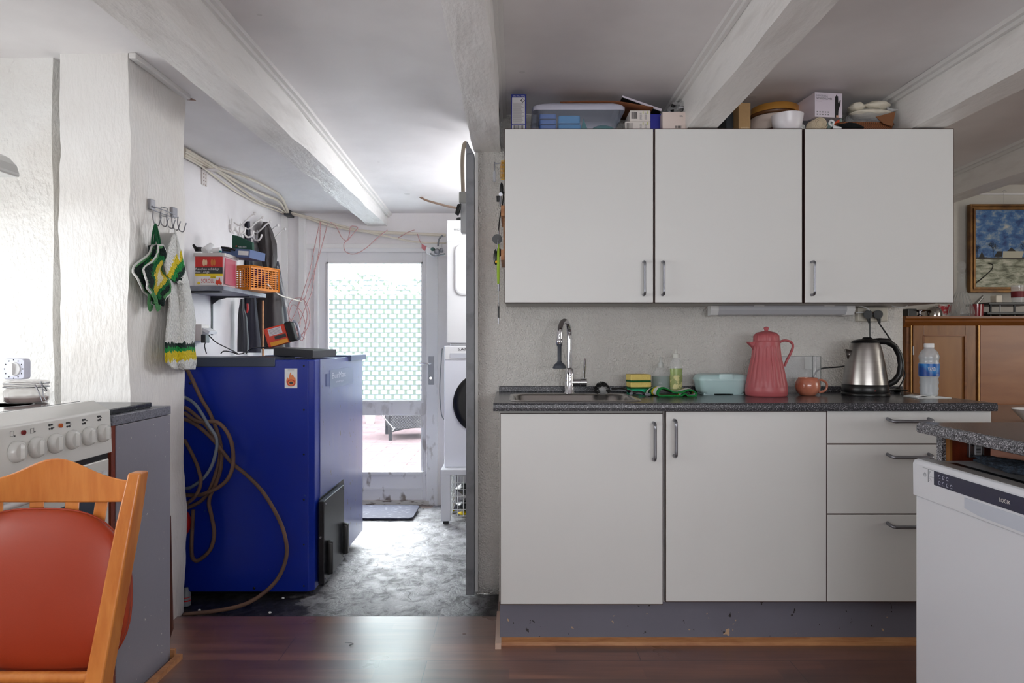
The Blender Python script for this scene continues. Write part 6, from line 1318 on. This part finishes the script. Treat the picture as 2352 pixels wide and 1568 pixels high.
# things on the boiler
zt = bz+.012
t = thing('flat_black_case', 'flat black metal case lying on the boiler top', 'case', (-1.0, 3.3, bz)); a, b = X(628, 3.22), X(756, 3.5)
MB().loft([[Vector((X(628, 3.2), 3.20, z_)), Vector((X(716, 3.10)+.0, 3.12, z_-.012)), Vector((BX-.002, 3.46, z_-.010)), Vector((X(650, 3.6), 3.6, z_))] for z_ in (bz+.018, bz+.055)], 0, False).build('case', m_dark, t, bevel=.003)
cz0 = bz+.055
t = thing('battery_charger', 'orange red and black battery charger leaning on the flat black case', 'charger', (X(655, 3.34), 3.34, cz0), .12, local=True)
mr = M('orange_red_plastic', (224, 62, 34), .4)
TL = Matrix.Rotation(-.28, 4, 'Y')
w1 = .145
def tb(*a_): return B(*a_).xf(TL)
tb(-.072, .030, -.02, .05, .018, .112).build('housing', mr, t, bevel=.006); tb(.030, .064, -.024, .05, .018, .116).build('black_end', m_blackm, t, bevel=.006)
tb(-.052, .012, -.0215, -.02, .07, .104).build('rating_label', M('lilac_label', (226, 216, 224), .5), t); tb(-.058, .026, -.0215, -.02, .020, .040).build('warning_strip', M('amber_strip', (240, 160, 40), .5), t); tb(-.03, .024, -.026, -.02, .048, .064).build('contact_slot', m_dark, t)
mb = MB()
for i in range(5): mb.box(-.048, .006-.006*(i % 2), -.0222, -.0215, .075+i*.0055, .0765+i*.0055)
mb.xf(TL).build('fine_print', m_greyink, t); MB().tube([(.066, .0, .022), (.082, 0, .03), (.084, 0, .10), (.068, 0, .112)], .006, 8, fine=3).xf(TL).build('side_handle', M('silver_side', (150, 152, 166), .3, .5), t)
o = MB().tube([P(565, 812, 3.5), P(578, 800, 3.5), P(610, 797, 3.45), P(622, 790, 3.45), P(640, 785, 3.4)], .003, 6, fine=4).build('cord', m_black); tag(o, 'short black cord running behind the charger', 'cord')
o = MB().tube([P(507, 812, 3.3), P(515, 806, 3.3), P(535, 809, 3.3), P(545, 813, 3.3), P(560, 811, 3.25)], .0028, 6, fine=4).build('cord', m_black); tag(o, 'short black cord end curling on the boiler edge', 'cord')
t = thing('router', 'small white router box with black adapter on the utility wall', 'router', P(470, 760, 3.72))
RT = Matrix.Translation(P(470, 757, 3.70)) @ Matrix.Rotation(.45, 4, 'Y')
MB().box(-.045, .045, -.04, .06, -.006, .012).xf(RT).build('case', m_white2, t, bevel=.003); B(-1.70, -1.66, 3.65, 3.74, Z(783, 3.7), Z(745, 3.7)).build('socket', M('cream_socket2', (214, 206, 200), .4), t)
B(X(465, 3.66), X(476, 3.66), 3.64, 3.69, Z(787, 3.66), Z(768, 3.66)).build('adapter', m_black, t, bevel=.003)
MB().tube([P(472, 786, 3.66), P(470, 795, 3.62), P(474, 811, 3.55)], .003, 6, fine=3).tube([P(480, 770, 3.64), P(495, 785, 3.6), P(520, 798, 3.5), P(538, 807, 3.4), P(546, 812, 3.35)], .003, 6, fine=3).build('cord', m_black, t)
# shelf
SZ = 1.385
t = thing('wall_shelf', 'grey wall shelf on dark brackets in the utility room', 'shelf', (-1.57, 3.7, SZ)); B(-1.705, -1.436, 3.40, 3.99, SZ, SZ+.022).build('board', M('grey_shelf_board', (132, 134, 144), .45, vary=(12, (104, 106, 118), .35, .6)), t, bevel=.002)
for y_ in (3.47, 3.86): MB().box(-1.705, -1.695, y_-.012, y_+.012, SZ-.22, SZ).box(-1.705, -1.48, y_-.012, y_+.012, SZ-.008, SZ).prism([(-1.70, y_-.003, SZ-.05), (-1.70, y_-.003, SZ-.005), (-1.60, y_-.003, SZ-.005), (-1.66, y_-.003, SZ-.02)], (0, .006, 0)).build('bracket', m_dark, t)
sz = SZ+.022
# tobacco tub
x0, x1, y0, y1 = X(447, 3.43), X(515, 3.43), 3.43, 3.60; zt = Z(583, 3.43)
t = thing('plastic_tub', 'red and white printed plastic tub with clear rim on the shelf', 'tub', ((x0+x1)/2, y0, sz))
mrd = M('tub_red', (206, 44, 40), .4)
MB().loft([rrect((x0+x1)/2, (y0+y1)/2, x1-x0-.012, y1-y0-.01, .012, sz, 3), rrect((x0+x1)/2, (y0+y1)/2, x1-x0, y1-y0, .012, zt-.008, 3)]).build('body', M('tub_cloudy_pink', (206, 172, 176), .4), t)
MB().loft([rrect((x0+x1)/2, (y0+y1)/2, x1-x0+.014, y1-y0+.012, .012, zt-.012, 3), rrect((x0+x1)/2, (y0+y1)/2, x1-x0+.014, y1-y0+.012, .012, zt+.004, 3)], 0, True, True, True).build('rim', M('cloudy_rim', (214, 208, 204), .3, alpha=.85), t)
yf = y0-.0022; H_ = zt-.014-sz; W_ = x1-x0-.012; xa = x0+.004
def band(z0_, z1_, m_, nm, x_0=0, x_1=1, dy=0): return B(xa+W_*x_0, xa+W_*x_1, yf-dy, yf+.004, sz+.003+H_*z0_, sz+.003+H_*z1_).build(nm, m_, t)
band(.62, .98, mrd, 'red_band'); band(.40, .62, m_dark, 'warning_band'); band(.32, .40, M('yellow_band', (240, 206, 30), .4), 'yellow_band'); band(.0, .32, M('white_band', (238, 232, 230), .4), 'white_band')
B(x1-.001, x1+.0015, y0+.01, y1-.03, sz+.01, zt-.02).build('side_label', M('crimson_side', (176, 60, 84), .4), t)
for k_ in (.36, .66): mb = MB().ball((xa+W_*k_-.005, yf-.001, sz+H_*.80), .007, .0008, .018, 12).ball((xa+W_*k_+.006, yf-.001, sz+H_*.80), .006, .0008, .016, 12); mb.build('lung_picture', M('lung_cream' if k_ < .5 else 'lung_brown', (236, 200, 160) if k_ < .5 else (210, 120, 50), .5), t)
text('Rauchen schädigt', W_*.86, (xa+.003, yf-.0012, sz+H_*.525), 'front', m_white2, t, height=.014); text('Ihre Lunge', W_*.5, (xa+.003, yf-.0012, sz+H_*.425), 'front', m_white2, t, height=.014)
text('SCROLL', W_*.48, (xa+W_*.22, yf-.0012, sz+H_*.11), 'front', mrd, t, height=.020); B(xa+W_*.56, xa+W_*.76, yf-.001, yf, sz+H_*.26, sz+H_*.35).build('yellow_tag', MATS['yellow_band'], t); text('GIGA', W_*.16, (xa+W_*.58, yf-.0016, sz+H_*.275), 'front', m_ink, t)
MB().ball((xa+W_*.13, yf-.001, sz+H_*.10), .007, .0008, .007, 12).build('yellow_seal', MATS['yellow_band'], t); MB().prism([(xa+W_*a_, yf-.0012, sz+H_*b_) for a_, b_ in ((.74, .10), (.80, .24), (.84, .18), (.90, .30), (.93, .16), (.99, .10), (.93, .04), (.86, .08), (.82, .02))], (0, .0004, 0)).build('red_emblem', MATS['orange_red_plastic'], t)
# items poking out of the tub
o = MB().cyl(P(470, 577, 3.48), P(487, 566, 3.52), .021, seg=20).build('tape_roll', m_white2); tag(o, 'white tape roll lying on top of the tub', 'tape')
o = MB().cyl(P(490, 576, 3.47), P(507, 574, 3.47), .014, seg=16).build('small_bottle', m_white2); tag(o, 'small white bottle with teal mark lying on the tub', 'bottle'); B(X(502, 3.45), X(508, 3.45), 3.454, 3.457, Z(579, 3.45), Z(575, 3.45)).build('teal_mark', m_teal, o)
o = MB().tube([P(444, 562, 3.5), P(452, 574, 3.5)], [.006, .010], 8).box(X(447, 3.5), X(462, 3.5), 3.5, 3.53, Z(577, 3.5), Z(567, 3.5)).build('scissors', m_black); tag(o, 'black handled tool standing at the left of the tub', 'tool')
o = MB().tube([P(508, 568, 3.5), P(525, 570, 3.5), P(540, 574, 3.52)], .006, 8, fine=3).tube([P(512, 574, 3.5), P(530, 576, 3.5)], .005, 8).build('pliers', m_black); tag(o, 'black pliers lying across the tub rim', 'pliers')
# orange basket
cb = Vector((X(583, 3.78), 3.78, sz)); t = thing('orange_basket', 'orange plastic basket with square holes on the shelf', 'basket', cb, -.35, local=True)
mo = M('orange_plastic', (232, 140, 34), .4); hb = Z(612, 3.7)-sz
def lattice(x0_, y0_, x1_, y1_, nm):
    mb = MB(); a_ = Vector((x0_, y0_, 0)); b_ = Vector((x1_, y1_, 0)); nr = Vector((-(b_-a_).y, (b_-a_).x, 0)).normalized()*.0015
    def bar(p_, q_, w_, vert):
        if vert: s_ = (b_-a_).normalized()*w_; pts = [p_-s_, p_+s_, q_+s_, q_-s_]
        else: s_ = Vector((0, 0, w_)); pts = [p_-s_, q_-s_, q_+s_, p_+s_]
        mb.loft([[v_-nr for v_ in pts], [v_+nr for v_ in pts]], 0, False)
    for i in range(9): p_ = a_.lerp(b_, i/8); bar(p_+Vector((0, 0, .002)), p_+Vector((0, 0, hb)), .0025 if 0 < i < 8 else .006, True)
    for k_ in range(10): z_ = .012+k_*(hb-.024)/9; bar(a_+Vector((0, 0, z_)), b_+Vector((0, 0, z_)), .0016, False)
    for z_, w_ in ((.006, .006), (hb-.004, .006)): bar(a_+Vector((0, 0, z_)), b_+Vector((0, 0, z_)), w_, False)
    mb.build(nm, mo, t)
hw, hl = .075, .115
lattice(-hw, -hl, hw, -hl, 'side_lattice'); lattice(hw, -hl, hw, hl, 'side_lattice'); lattice(-hw, hl, hw, hl, 'side_lattice'); lattice(-hw, -hl, -hw, hl, 'side_lattice')
B(-hw, hw, -hl, hl, 0, .003).build('bottom', mo, t); MB().tube([Vector(v_) for v_ in ((-hw, -hl, hb), (hw+.003, -hl, hb), (hw+.003, hl, hb), (-hw, hl, hb))], .004, 6, closed=True).build('rim', mo, t)
o = crumple(cb+Vector((.01, 0, hb*.62)), .06, .09, .05, 12).build('purple_cloth', M('plum_cloth', (88, 34, 66), .9)); tag(o, 'plum coloured cloth heaped in the orange basket', 'cloth')
# blue box and green pouch
t = thing('blue_box', 'blue grey box with white end label resting over the tub and basket', 'box', P(565, 598, 3.66)); RT = Matrix.Translation(P(563, 585, 3.62)) @ Matrix.Rotation(.08, 4, 'Y') @ Matrix.Rotation(-.18, 4, 'Z')
MB().box(-.095, .07, -.07, .08, -.022, .022).xf(RT).build('carton', M('steel_blue_card', (78, 98, 140), .5), t, bevel=.002); MB().box(.005, .063, -.0715, -.07, -.010, .012).xf(RT).build('end_label', m_white2, t)
t = thing('green_pouch', 'dark green pouch with white lettering standing behind the blue box', 'pouch', P(556, 575, 3.72)); mg = M('bottle_green_cloth', (20, 72, 54), .7)
MB().prism([P(533, 575, 3.70), P(580, 577, 3.70), P(579, 556, 3.70), P(545, 541, 3.70), P(533, 539, 3.70)], (0, .03, 0)).build('cloth', mg, t, bevel=.003); text('PARKSIDE', .045, P(547, 568.5, 3.697), 'front', m_white2, t)
MB().ball(P(543, 565, 3.697), .004, .001, .004, 8).build('red_dot', MATS['red_plastic'], t)
# coat hooks
t = thing('coat_rack', 'white multi hooked coat rack on the utility wall', 'coat rack', P(575, 520, 4.4))
mb = MB(); WX = -1.69
for d_ in (4.15, 4.28, 4.42, 4.56, 4.70):
    z_ = 1.12+265/1568*4.35
    mb.tube([(WX, d_, z_), (WX+.04, d_, z_-.02), (WX+.10, d_-.01, z_+.03), (WX+.13, d_-.01, z_+.05)], .0045, 8, fine=3).tube([(WX, d_, z_-.03), (WX+.03, d_, z_-.07), (WX+.06, d_, z_-.06), (WX+.07, d_, z_-.03)], .006, 8, fine=3).ball((WX+.13, d_-.01, z_+.05), .010, seg=8).tube([(WX+.01, d_-.05, z_+.01), (WX+.01, d_-.06, z_-.05), (WX+.01, d_-.02, z_-.07)], .006, 8, fine=3)
mb.box(-1.705, -1.685, 4.10, 4.75, z_-.05, z_-.02).build('hooks', M('white_rack', (226, 222, 220), .35), t)
# garments: outline sheets given body
def garment(nm, lab, rows_, d_, mat, thick=.07, fold=9, cat='coat', seed=1, nmu='cloth'):
    t = thing(nm, lab, cat, P((rows_[-1][1]+rows_[-1][2])/2, rows_[-1][0], d_), group='clothes on the coat rack')
    L = []
    for i in range(len(rows_)-1):
        for k_ in range(5):
            q = k_/5; y_, l_, r2 = [rows_[i][j]+(rows_[i+1][j]-rows_[i][j])*q for j in range(3)]; ring_ = []
            for s_ in range(36):
                a = s_*2*PI/36; c_ = (l_+r2)/2; rr_ = 1+.10*math.sin(a*fold+i*.6+seed)
                p_ = P(c_+(r2-l_)/2*math.cos(a), y_, d_+thick*math.sin(a)*rr_); ring_.append(p_)
            L.append(ring_)
    MB().loft(L).build(nmu, mat, t); return t
m_brown = M('taupe_jacket_cloth', (62, 56, 56), .55, bump=(14, .5)); m_navy = M('dark_navy_cloth', (34, 34, 48), .6, bump=(14, .5))
garment('dark_scarf', 'black strap like garment hanging leftmost on the coat rack', [(508, 561, 574), (540, 562, 576), (620, 560, 582), (700, 560, 590), (800, 548, 600), (812, 548, 600)], 4.36, m_navy, .04)
garment('brown_jacket', 'shiny taupe brown jacket with hood hanging on the coat rack', [(509, 604, 616), (530, 596, 626), (560, 592, 636), (590, 598, 637), (615, 604, 634), (650, 600, 640), (700, 590, 650), (760, 590, 655), (812, 588, 655)], 4.55, m_brown, .09, 7)
garment('navy_trousers', 'dark navy garment hanging rightmost behind the jacket', [(600, 625, 640), (640, 625, 648), (700, 625, 656), (760, 630, 664), (812, 630, 668)], 4.72, m_navy, .05, 5)
o = MB().grid(lambda u, v: P(630+28*u*(.3+v*.5)+12*v, 610+95*v, 4.52-.02*math.sin(u*12)), 10, 12).build('clear_garment_bag', m_film, solid=.002); tag(o, 'strip of crinkled clear plastic hanging beside the brown jacket', 'bag')
t = garment('black_umbrella_case', 'black quilted case with strap hanging under the shelf', [(686, 552, 560), (710, 548, 562), (730, 546, 568), (790, 545, 572), (812, 545, 572)], 4.15, M('charcoal_nylon', (46, 48, 54), .5), .03)
o = MB().tube([P(568, 697, 4.1), P(569, 708, 4.1), P(567, 718, 4.1)], .006, 8, fine=3).build('red_carabiner', MATS['red_plastic']); tag(o, 'red clip hanging below the shelf', 'clip')
o = MB().cyl(Vector((X(604, 4.3), 4.3, fz(4.3))), P(604, 690, 4.3), .006).build('wooden_stick', m_rawwood); tag(o, 'thin wooden stick standing in front of the dark clothes', 'stick')
# pipes, brackets, wires
def Pc(px, py, off=.015):
    d_ = -1.68*F/(px-CX)
    while d_ > 1 and (Z(py, d_) > cz(d_)-off or d_ > 5.0): d_ -= .01
    return P(px, py, d_)
def cab(pts, lab, r_=.0055, mat=None, nm='cable', grp=None):
    o = MB().tube([Pc(a, b) if grp else P(a, b, c) for a, b, c in pts], r_, 8, fine=6).build(nm, mat or m_cable); tag(o, lab, 'cable', grp); return o
cab([(424, 342, 3.5), (470, 368, 3.8), (505, 388, 4.0), (560, 405, 4.3), (610, 428, 4.6), (645, 452, 4.85), (662, 488, 4.98)], 'uppermost cream cable bulging out of the ceiling corner', .009, grp='cream cables in the ceiling corner')
cab([(424, 347, 3.5), (470, 374, 3.8), (505, 394, 4.0), (550, 420, 4.3), (600, 445, 4.6), (640, 462, 4.85), (658, 488, 4.97)], 'second cream cable in the ceiling corner', .009, grp='cream cables in the ceiling corner')
cab([(424, 354, 3.52), (470, 380, 3.82), (500, 394, 4.0), (545, 428, 4.35), (590, 460, 4.6), (635, 476, 4.85), (656, 489, 4.97)], 'third cream cable sagging lower in the ceiling corner', .007, grp='cream cables in the ceiling corner')
cab([(424, 360, 3.54), (466, 384, 3.84), (520, 425, 4.2), (560, 450, 4.45), (600, 470, 4.7), (650, 489, 4.97)], 'lowest cream cable along the wall in the ceiling corner', .006, grp='cream cables in the ceiling corner')
cab([(660, 488, 4.99), (700, 498, 5.0), (760, 518, 5.0), (830, 530, 5.0), (890, 534, 5.0), (960, 537, 5.0), (1024, 540, 5.0)], 'thick cream pipe running across above the back door', .011)
cab([(660, 486, 4.97), (740, 506, 4.98), (830, 530, 4.98), (900, 545, 4.98), (960, 556, 4.98), (1024, 558, 4.9)], 'thinner cream cable sagging above the back door', .007)
cab([(948, 435, 4.6), (955, 445, 4.6), (975, 458, 4.55), (1000, 466, 4.4), (1030, 474, 4.0), (1052, 478, 3.6)], 'old brown cable coming out of the utility ceiling', .007, m_browncable)
t = thing('cable_clamp', 'dark clamp gathering the cables in the ceiling corner', 'clamp', P(660, 488, 4.98)); B(X(654, 4.96), X(668, 4.96), 4.94, 5.04, Z(496, 4.96), Z(482, 4.96)).build('clamp', m_dark, t, bevel=.004); B(X(660, 4.96), X(684, 4.96), 4.9, 5.04, Z(480, 4.96), Z(478, 4.96)).build('plate', m_steel, t)
t = thing('angle_bracket', 'perforated metal angle bracket on the utility wall below the cables', 'bracket', (-1.69, 3.80, 1.98)); y_ = -1.69*F/(471-CX)
B(-1.70, -1.692, y_-.03, y_+.03, Z(426, y_), Z(389, y_)).box(-1.70, -1.62, y_-.03, y_+.03, Z(391, y_), Z(389, y_)).build('bracket', M('painted_bracket', (214, 206, 202), .5), t); mb = MB()
for i in range(4):
    for k_ in (-.012, .012): mb.cyl((-1.692, y_+k_, Z(424-i*8, y_)), (-1.690, y_+k_, Z(424-i*8, y_)), .0035, seg=8)
mb.build('holes', M('rust_brown', (120, 84, 66), .7), t)
t = thing('pipe_clip', 'small rusty pipe with clip high beside the pillar top', 'pipe', P(455, 229, 2.9)); MB().tube([P(430, 226, 2.88), P(462, 229, 2.95), P(492, 229, 3.0)], .007, 8).build('pipe', M('rusty_pipe', (168, 142, 128), .6, vary=(40, (110, 76, 60), .4, .6)), t); MB().cyl(P(463, 234, 2.94), P(463, 222, 2.94), .010).build('clip', m_cream, t)
def wire(pts, lab, r_=.0032, d0=4.93): 
    o = MB().tube([P(*(q if len(q) == 3 else (q[0], q[1], d0))) for q in pts], r_, 6, fine=5).build('red_white_wire', m_pinkwire); tag(o, lab, 'wire', 'thin red and white wires above the door'); return o
wire([(735, 508), (722, 570), (712, 620), (700, 660), (690, 690), (680, 715), (668, 745), (684, 768), (704, 758), (712, 730), (706, 700), (690, 684), (668, 692), (662, 720), (680, 755), (700, 778)], 'wire falling furthest left into the tangled coil')
wire([(736, 510), (734, 560), (728, 600), (712, 650), (700, 690), (706, 725), (696, 765), (680, 782), (690, 740), (684, 700), (700, 684)], 'wire falling in the middle into the tangled coil')
wire([(752, 515), (738, 570), (724, 620), (716, 670), (704, 700), (690, 735), (680, 760), (694, 782), (702, 750), (692, 715), (672, 700), (664, 730), (676, 758)], 'wire falling furthest right into the tangled coil')
wire([(758, 510), (772, 520), (785, 545), (797, 552), (803, 535), (806, 520), (822, 522), (812, 536), (800, 550), (790, 560), (794, 578), (815, 583), (840, 570), (868, 545), (890, 528)], 'knotted wire looping above the door top', d0=4.95)
wire([(915, 546), (925, 540), (940, 532), (952, 528)], 'short wire arc right of the beam end', d0=4.96)
wire([(959, 537), (964, 552), (970, 565)], 'short wire dropping to the red plug', d0=4.93)
o = MB().tube([P(614, 652, 3.7), P(640, 676, 4.2), (P(670, 686, 4.6)), P(692, 692, 4.92)], .004, 6, fine=4).build('cable', m_cable); tag(o, 'cream cable stretching from the orange basket to the wire coil', 'cable')
t = thing('socket_strip', 'white junction with red and green plugs above the door corner', 'socket', P(990, 577, 4.9)); mb = MB()
MB().loft([[P(969, 560, 4.9), P(980, 566, 4.9), P(976, 576, 4.9), P(968, 570, 4.9)], [P(969, 560, 4.94), P(980, 566, 4.94), P(976, 576, 4.94), P(968, 570, 4.94)]], 0, False).build('red_plug', M('dusty_red_plastic', (190, 110, 116), .45), t)
MB().prism([P(978, 567, 4.9), P(992, 570, 4.9), P(992, 587, 4.9), P(979, 580, 4.9)], (0, .05, 0)).build('junction', m_white2, t, bevel=.003); MB().ball(P(994, 572, 4.9), .016, .02, .014).build('green_plug', M('dark_green_plastic', (60, 96, 88), .45), t)
MB().ball(P(1004, 578, 4.9), .022, .02, .024).ball(P(1014, 575, 4.9), .014, .02, .018).build('pale_plug', m_steel, t); MB().tube([P(1006, 565, 4.9), P(1008, 550, 4.9), P(1017, 540, 4.9)], .006, 8, fine=3).tube([P(988, 582, 4.9), P(1000, 588, 4.88), P(1022, 583, 4.8)], .006, 8, fine=3).build('grey_lead', M('grey_lead', (130, 132, 134), .5), t)
# switch boxes next to the post
t = thing('switch_box', 'stack of grey junction boxes on the utility side of the door post', 'switch', P(1064, 530, 3.35)); mgb = M('grey_green_box', (150, 150, 146), .45)
B(X(1054, 3.3), X(1074, 3.3), 3.30, 3.36, Z(466, 3.3), Z(440, 3.3)).build('upper_box', mgb, t, bevel=.004); B(X(1058, 3.3), X(1074, 3.3), 3.30, 3.36, Z(534, 3.3), Z(466, 3.3)).build('lower_box', M('pale_box', (176, 178, 180), .4), t, bevel=.004)
MB().cyl(P(1049, 480, 3.3), P(1056, 482, 3.3), .026, .03, 20).build('round_switch', m_blackm, t); MB().tube([P(1064, 440, 3.33), P(1062, 380, 3.33), P(1064, 345, 3.33), P(1069, 328, 3.33), P(1075, 340, 3.33)], .010, 8, fine=4).build('conduit', M('grey_tan_conduit', (150, 138, 124), .6), t)
# washing machine, dryer, stand
wx0, wx1, wy0, wy1 = X(1026, 4.5), X(1026, 4.5)+.60, 4.5, 5.03
zw0, zw1 = Z(1073, 4.5), Z(794, 4.5)
t = thing('washing_machine', 'white washing machine with round black door, lower of the stack', 'washing machine', ((wx0+wx1)/2, 4.75, zw0)); wx0b = X(1020, 4.5)
B(wx0b, wx0b+.60, wy0, wy1, zw0, zw1).build('body', m_dw, t, bevel=.006)
B(wx0b+.004, wx0b+.595, wy0-.004, wy0+.002, Z(826, 4.5), zw1-.004).build('control_panel', m_white2, t, bevel=.002); B(X(1034, 4.5), X(1034, 4.5)+.2, wy0-.007, wy0-.003, Z(822, 4.5), Z(811, 4.5)).build('detergent_drawer', M('drawer_grey', (200, 202, 208), .4), t)
q_ = P(1094, 926, 4.5); MB().lathe([(.17, .05), (.165, .056), (.12, .062)], (0, 0, 0), 48).xf(Matrix.Translation((X(1111, 4.45), 4.5+.05, Z(926, 4.5))) @ RX).build('door', M('black_glossy', (18, 18, 20), .12, coat=.5), t); MB().lathe([(.205, .05), (.20, .060), (.165, .062)], (0, 0, 0), 48).xf(Matrix.Translation((X(1111, 4.45), 4.5+.05, Z(926, 4.5))) @ RX).build('door_ring', m_black, t)
text('SAMSUNG', .17, (X(1052, 4.49), 4.492, Z(805, 4.49)), 'front', m_ink, t, height=.018)
zd0, zd1 = Z(788, 4.5), Z(505, 4.5)
t = thing('tumble_dryer', 'white tumble dryer, upper of the stack behind the grey post', 'dryer', ((wx0+wx1)/2, 4.75, zw1))
B(wx0, wx1, wy0, wy1, zd0, zd1).box(wx0+.02, wx1-.02, wy0+.02, wy1-.02, zw1, zd0).build('body', M('dryer_white', (222, 222, 222), .35), t, bevel=.006)
B(wx0+.002, wx1-.002, wy0-.004, wy0+.002, Z(555, 4.5), Z(513, 4.5)).build('control_panel', m_white2, t, bevel=.002)
text('BOSCH', .045, (X(1043, 4.49), 4.492, Z(529, 4.49)), 'front', m_ink, t, height=.012)
MB().loft([rrect(X(1045, 4.49)+.2, Z(619, 4.49), .40, .335, .05, z_, 5) for z_ in (-.055, -.066)]+[rrect(X(1045, 4.49)+.2, Z(619, 4.49), .38, .315, .045, -.070, 5)]).xf(Matrix(((1, 0, 0, 0), (0, 0, 1, 4.555), (0, 1, 0, 0), (0, 0, 0, 1)))).build('door', m_white2, t)
o = MB().cyl((wx0+.09, 4.6, zd1), (wx0+.09, 4.6, zd1+.03), .045, .035, 24).build('black_bowl', m_black); tag(o, 'black round lid on top of the tumble dryer', 'lid')
zs0 = fz(4.45)
t = thing('appliance_stand', 'white metal stand carrying the washing machine', 'stand', (wx0+.3, 4.7, zs0)); ms = M('stand_white', (220, 221, 224), .4)
B(wx0b-.015, wx0b+.60, 4.42, 5.0, zw0-.035, zw0-.001).build('frame', ms, t, bevel=.003)
for xx in (wx0b-.012, wx0b+.53):
    for yy in (4.42, 4.90): lg = B(xx, xx+.06, yy, yy+.05, zs0+.015, zw0-.035).build('leg', ms, t, bevel=.003); B(xx+.012, xx+.048, yy+.01, yy+.04, zs0-.004, zs0+.015).build('foot', m_black, lg)
t = thing('wire_crate', 'white wire basket with black shoes inside under the stand', 'crate', (X(1062, 4.6), 4.6, fz(4.6))); mb = MB(); xa, xb, ya, yb, zz0, zz1 = X(1040, 4.6), X(1040, 4.6)+.3, 4.55, 4.85, fz(4.6)+.02, Z(1090, 4.6)
for i in range(9): x_ = xa+(xb-xa)*i/8; mb.cyl((x_, ya, zz0), (x_, ya, zz1), .0022, seg=5); mb.cyl((x_, yb, zz0), (x_, yb, zz1), .0022, seg=5); y_ = ya+(yb-ya)*i/8; mb.cyl((xa-.01, y_, zz0), (xa-.02, y_, zz1), .0022, seg=5)
for i in range(7): z_ = zz0+(zz1-zz0)*i/6; mb.cyl((xa, ya, z_), (xb, ya, z_), .0022, seg=5); mb.cyl((xa-.01, ya, z_), (xa-.01, yb, z_), .0022, seg=5)
mb.build('wire_mesh', M('white_wire', (225, 225, 222), .4), t)
for lab, zc in (('lower black shoe in the wire basket', zz0+.05), ('upper black shoe heaped in the wire basket', zz0+.16)): o = crumple((xa+.14, 4.67, zc), .12, .08, .05, zc*10, .2).build('black_shoe', m_black); tag(o, lab, 'shoe', 'shoes in the wire basket')
my = M('yellow_rag', (246, 212, 20), .6)
for i, (px, py, lab) in enumerate(((1035, 1146, 'yellow scrap behind the stand leg'), (1034, 1172, 'yellow scrap in front of the stand leg'), (1064, 1180, 'yellow scrap nearest the grey post'))):
    d_ = 1.165*F/(py-HY); p_ = P(px, py, d_); p_.z = fz(d_)+.014; o = MB().ball(p_, .035, .025, .012, 8).build('yellow_scrap', my); tag(o, lab, 'scrap', 'yellow scraps on the utility floor')
o = MB().tube([P(1016, 800, 4.8), P(1012, 850, 4.8), P(1010, 900, 4.8), P(1014, 950, 4.8), P(1022, 965, 4.8), P(1030, 970, 4.8)], .004, 6, fine=4).build('grey_lead', MATS['grey_lead']); tag(o, 'thin grey lead hanging beside the washing machine', 'lead')
# twig on the laminate
o = MB().tube([(P(796, 1478, 2.54)), P(806, 1476, 2.54), P(812, 1482, 2.53), P(803, 1488, 2.53)], .0018, 5).tube([P(792, 1480, 2.54), P(800, 1482, 2.54), P(806, 1472, 2.54)], .0018, 5).build('twig', m_dark)
for v in o.data.vertices: v.co.z = max(.0015, min(v.co.z, .006))
o.location.z = 0; tag(o, 'tiny black twig on the laminate floor', 'twig')
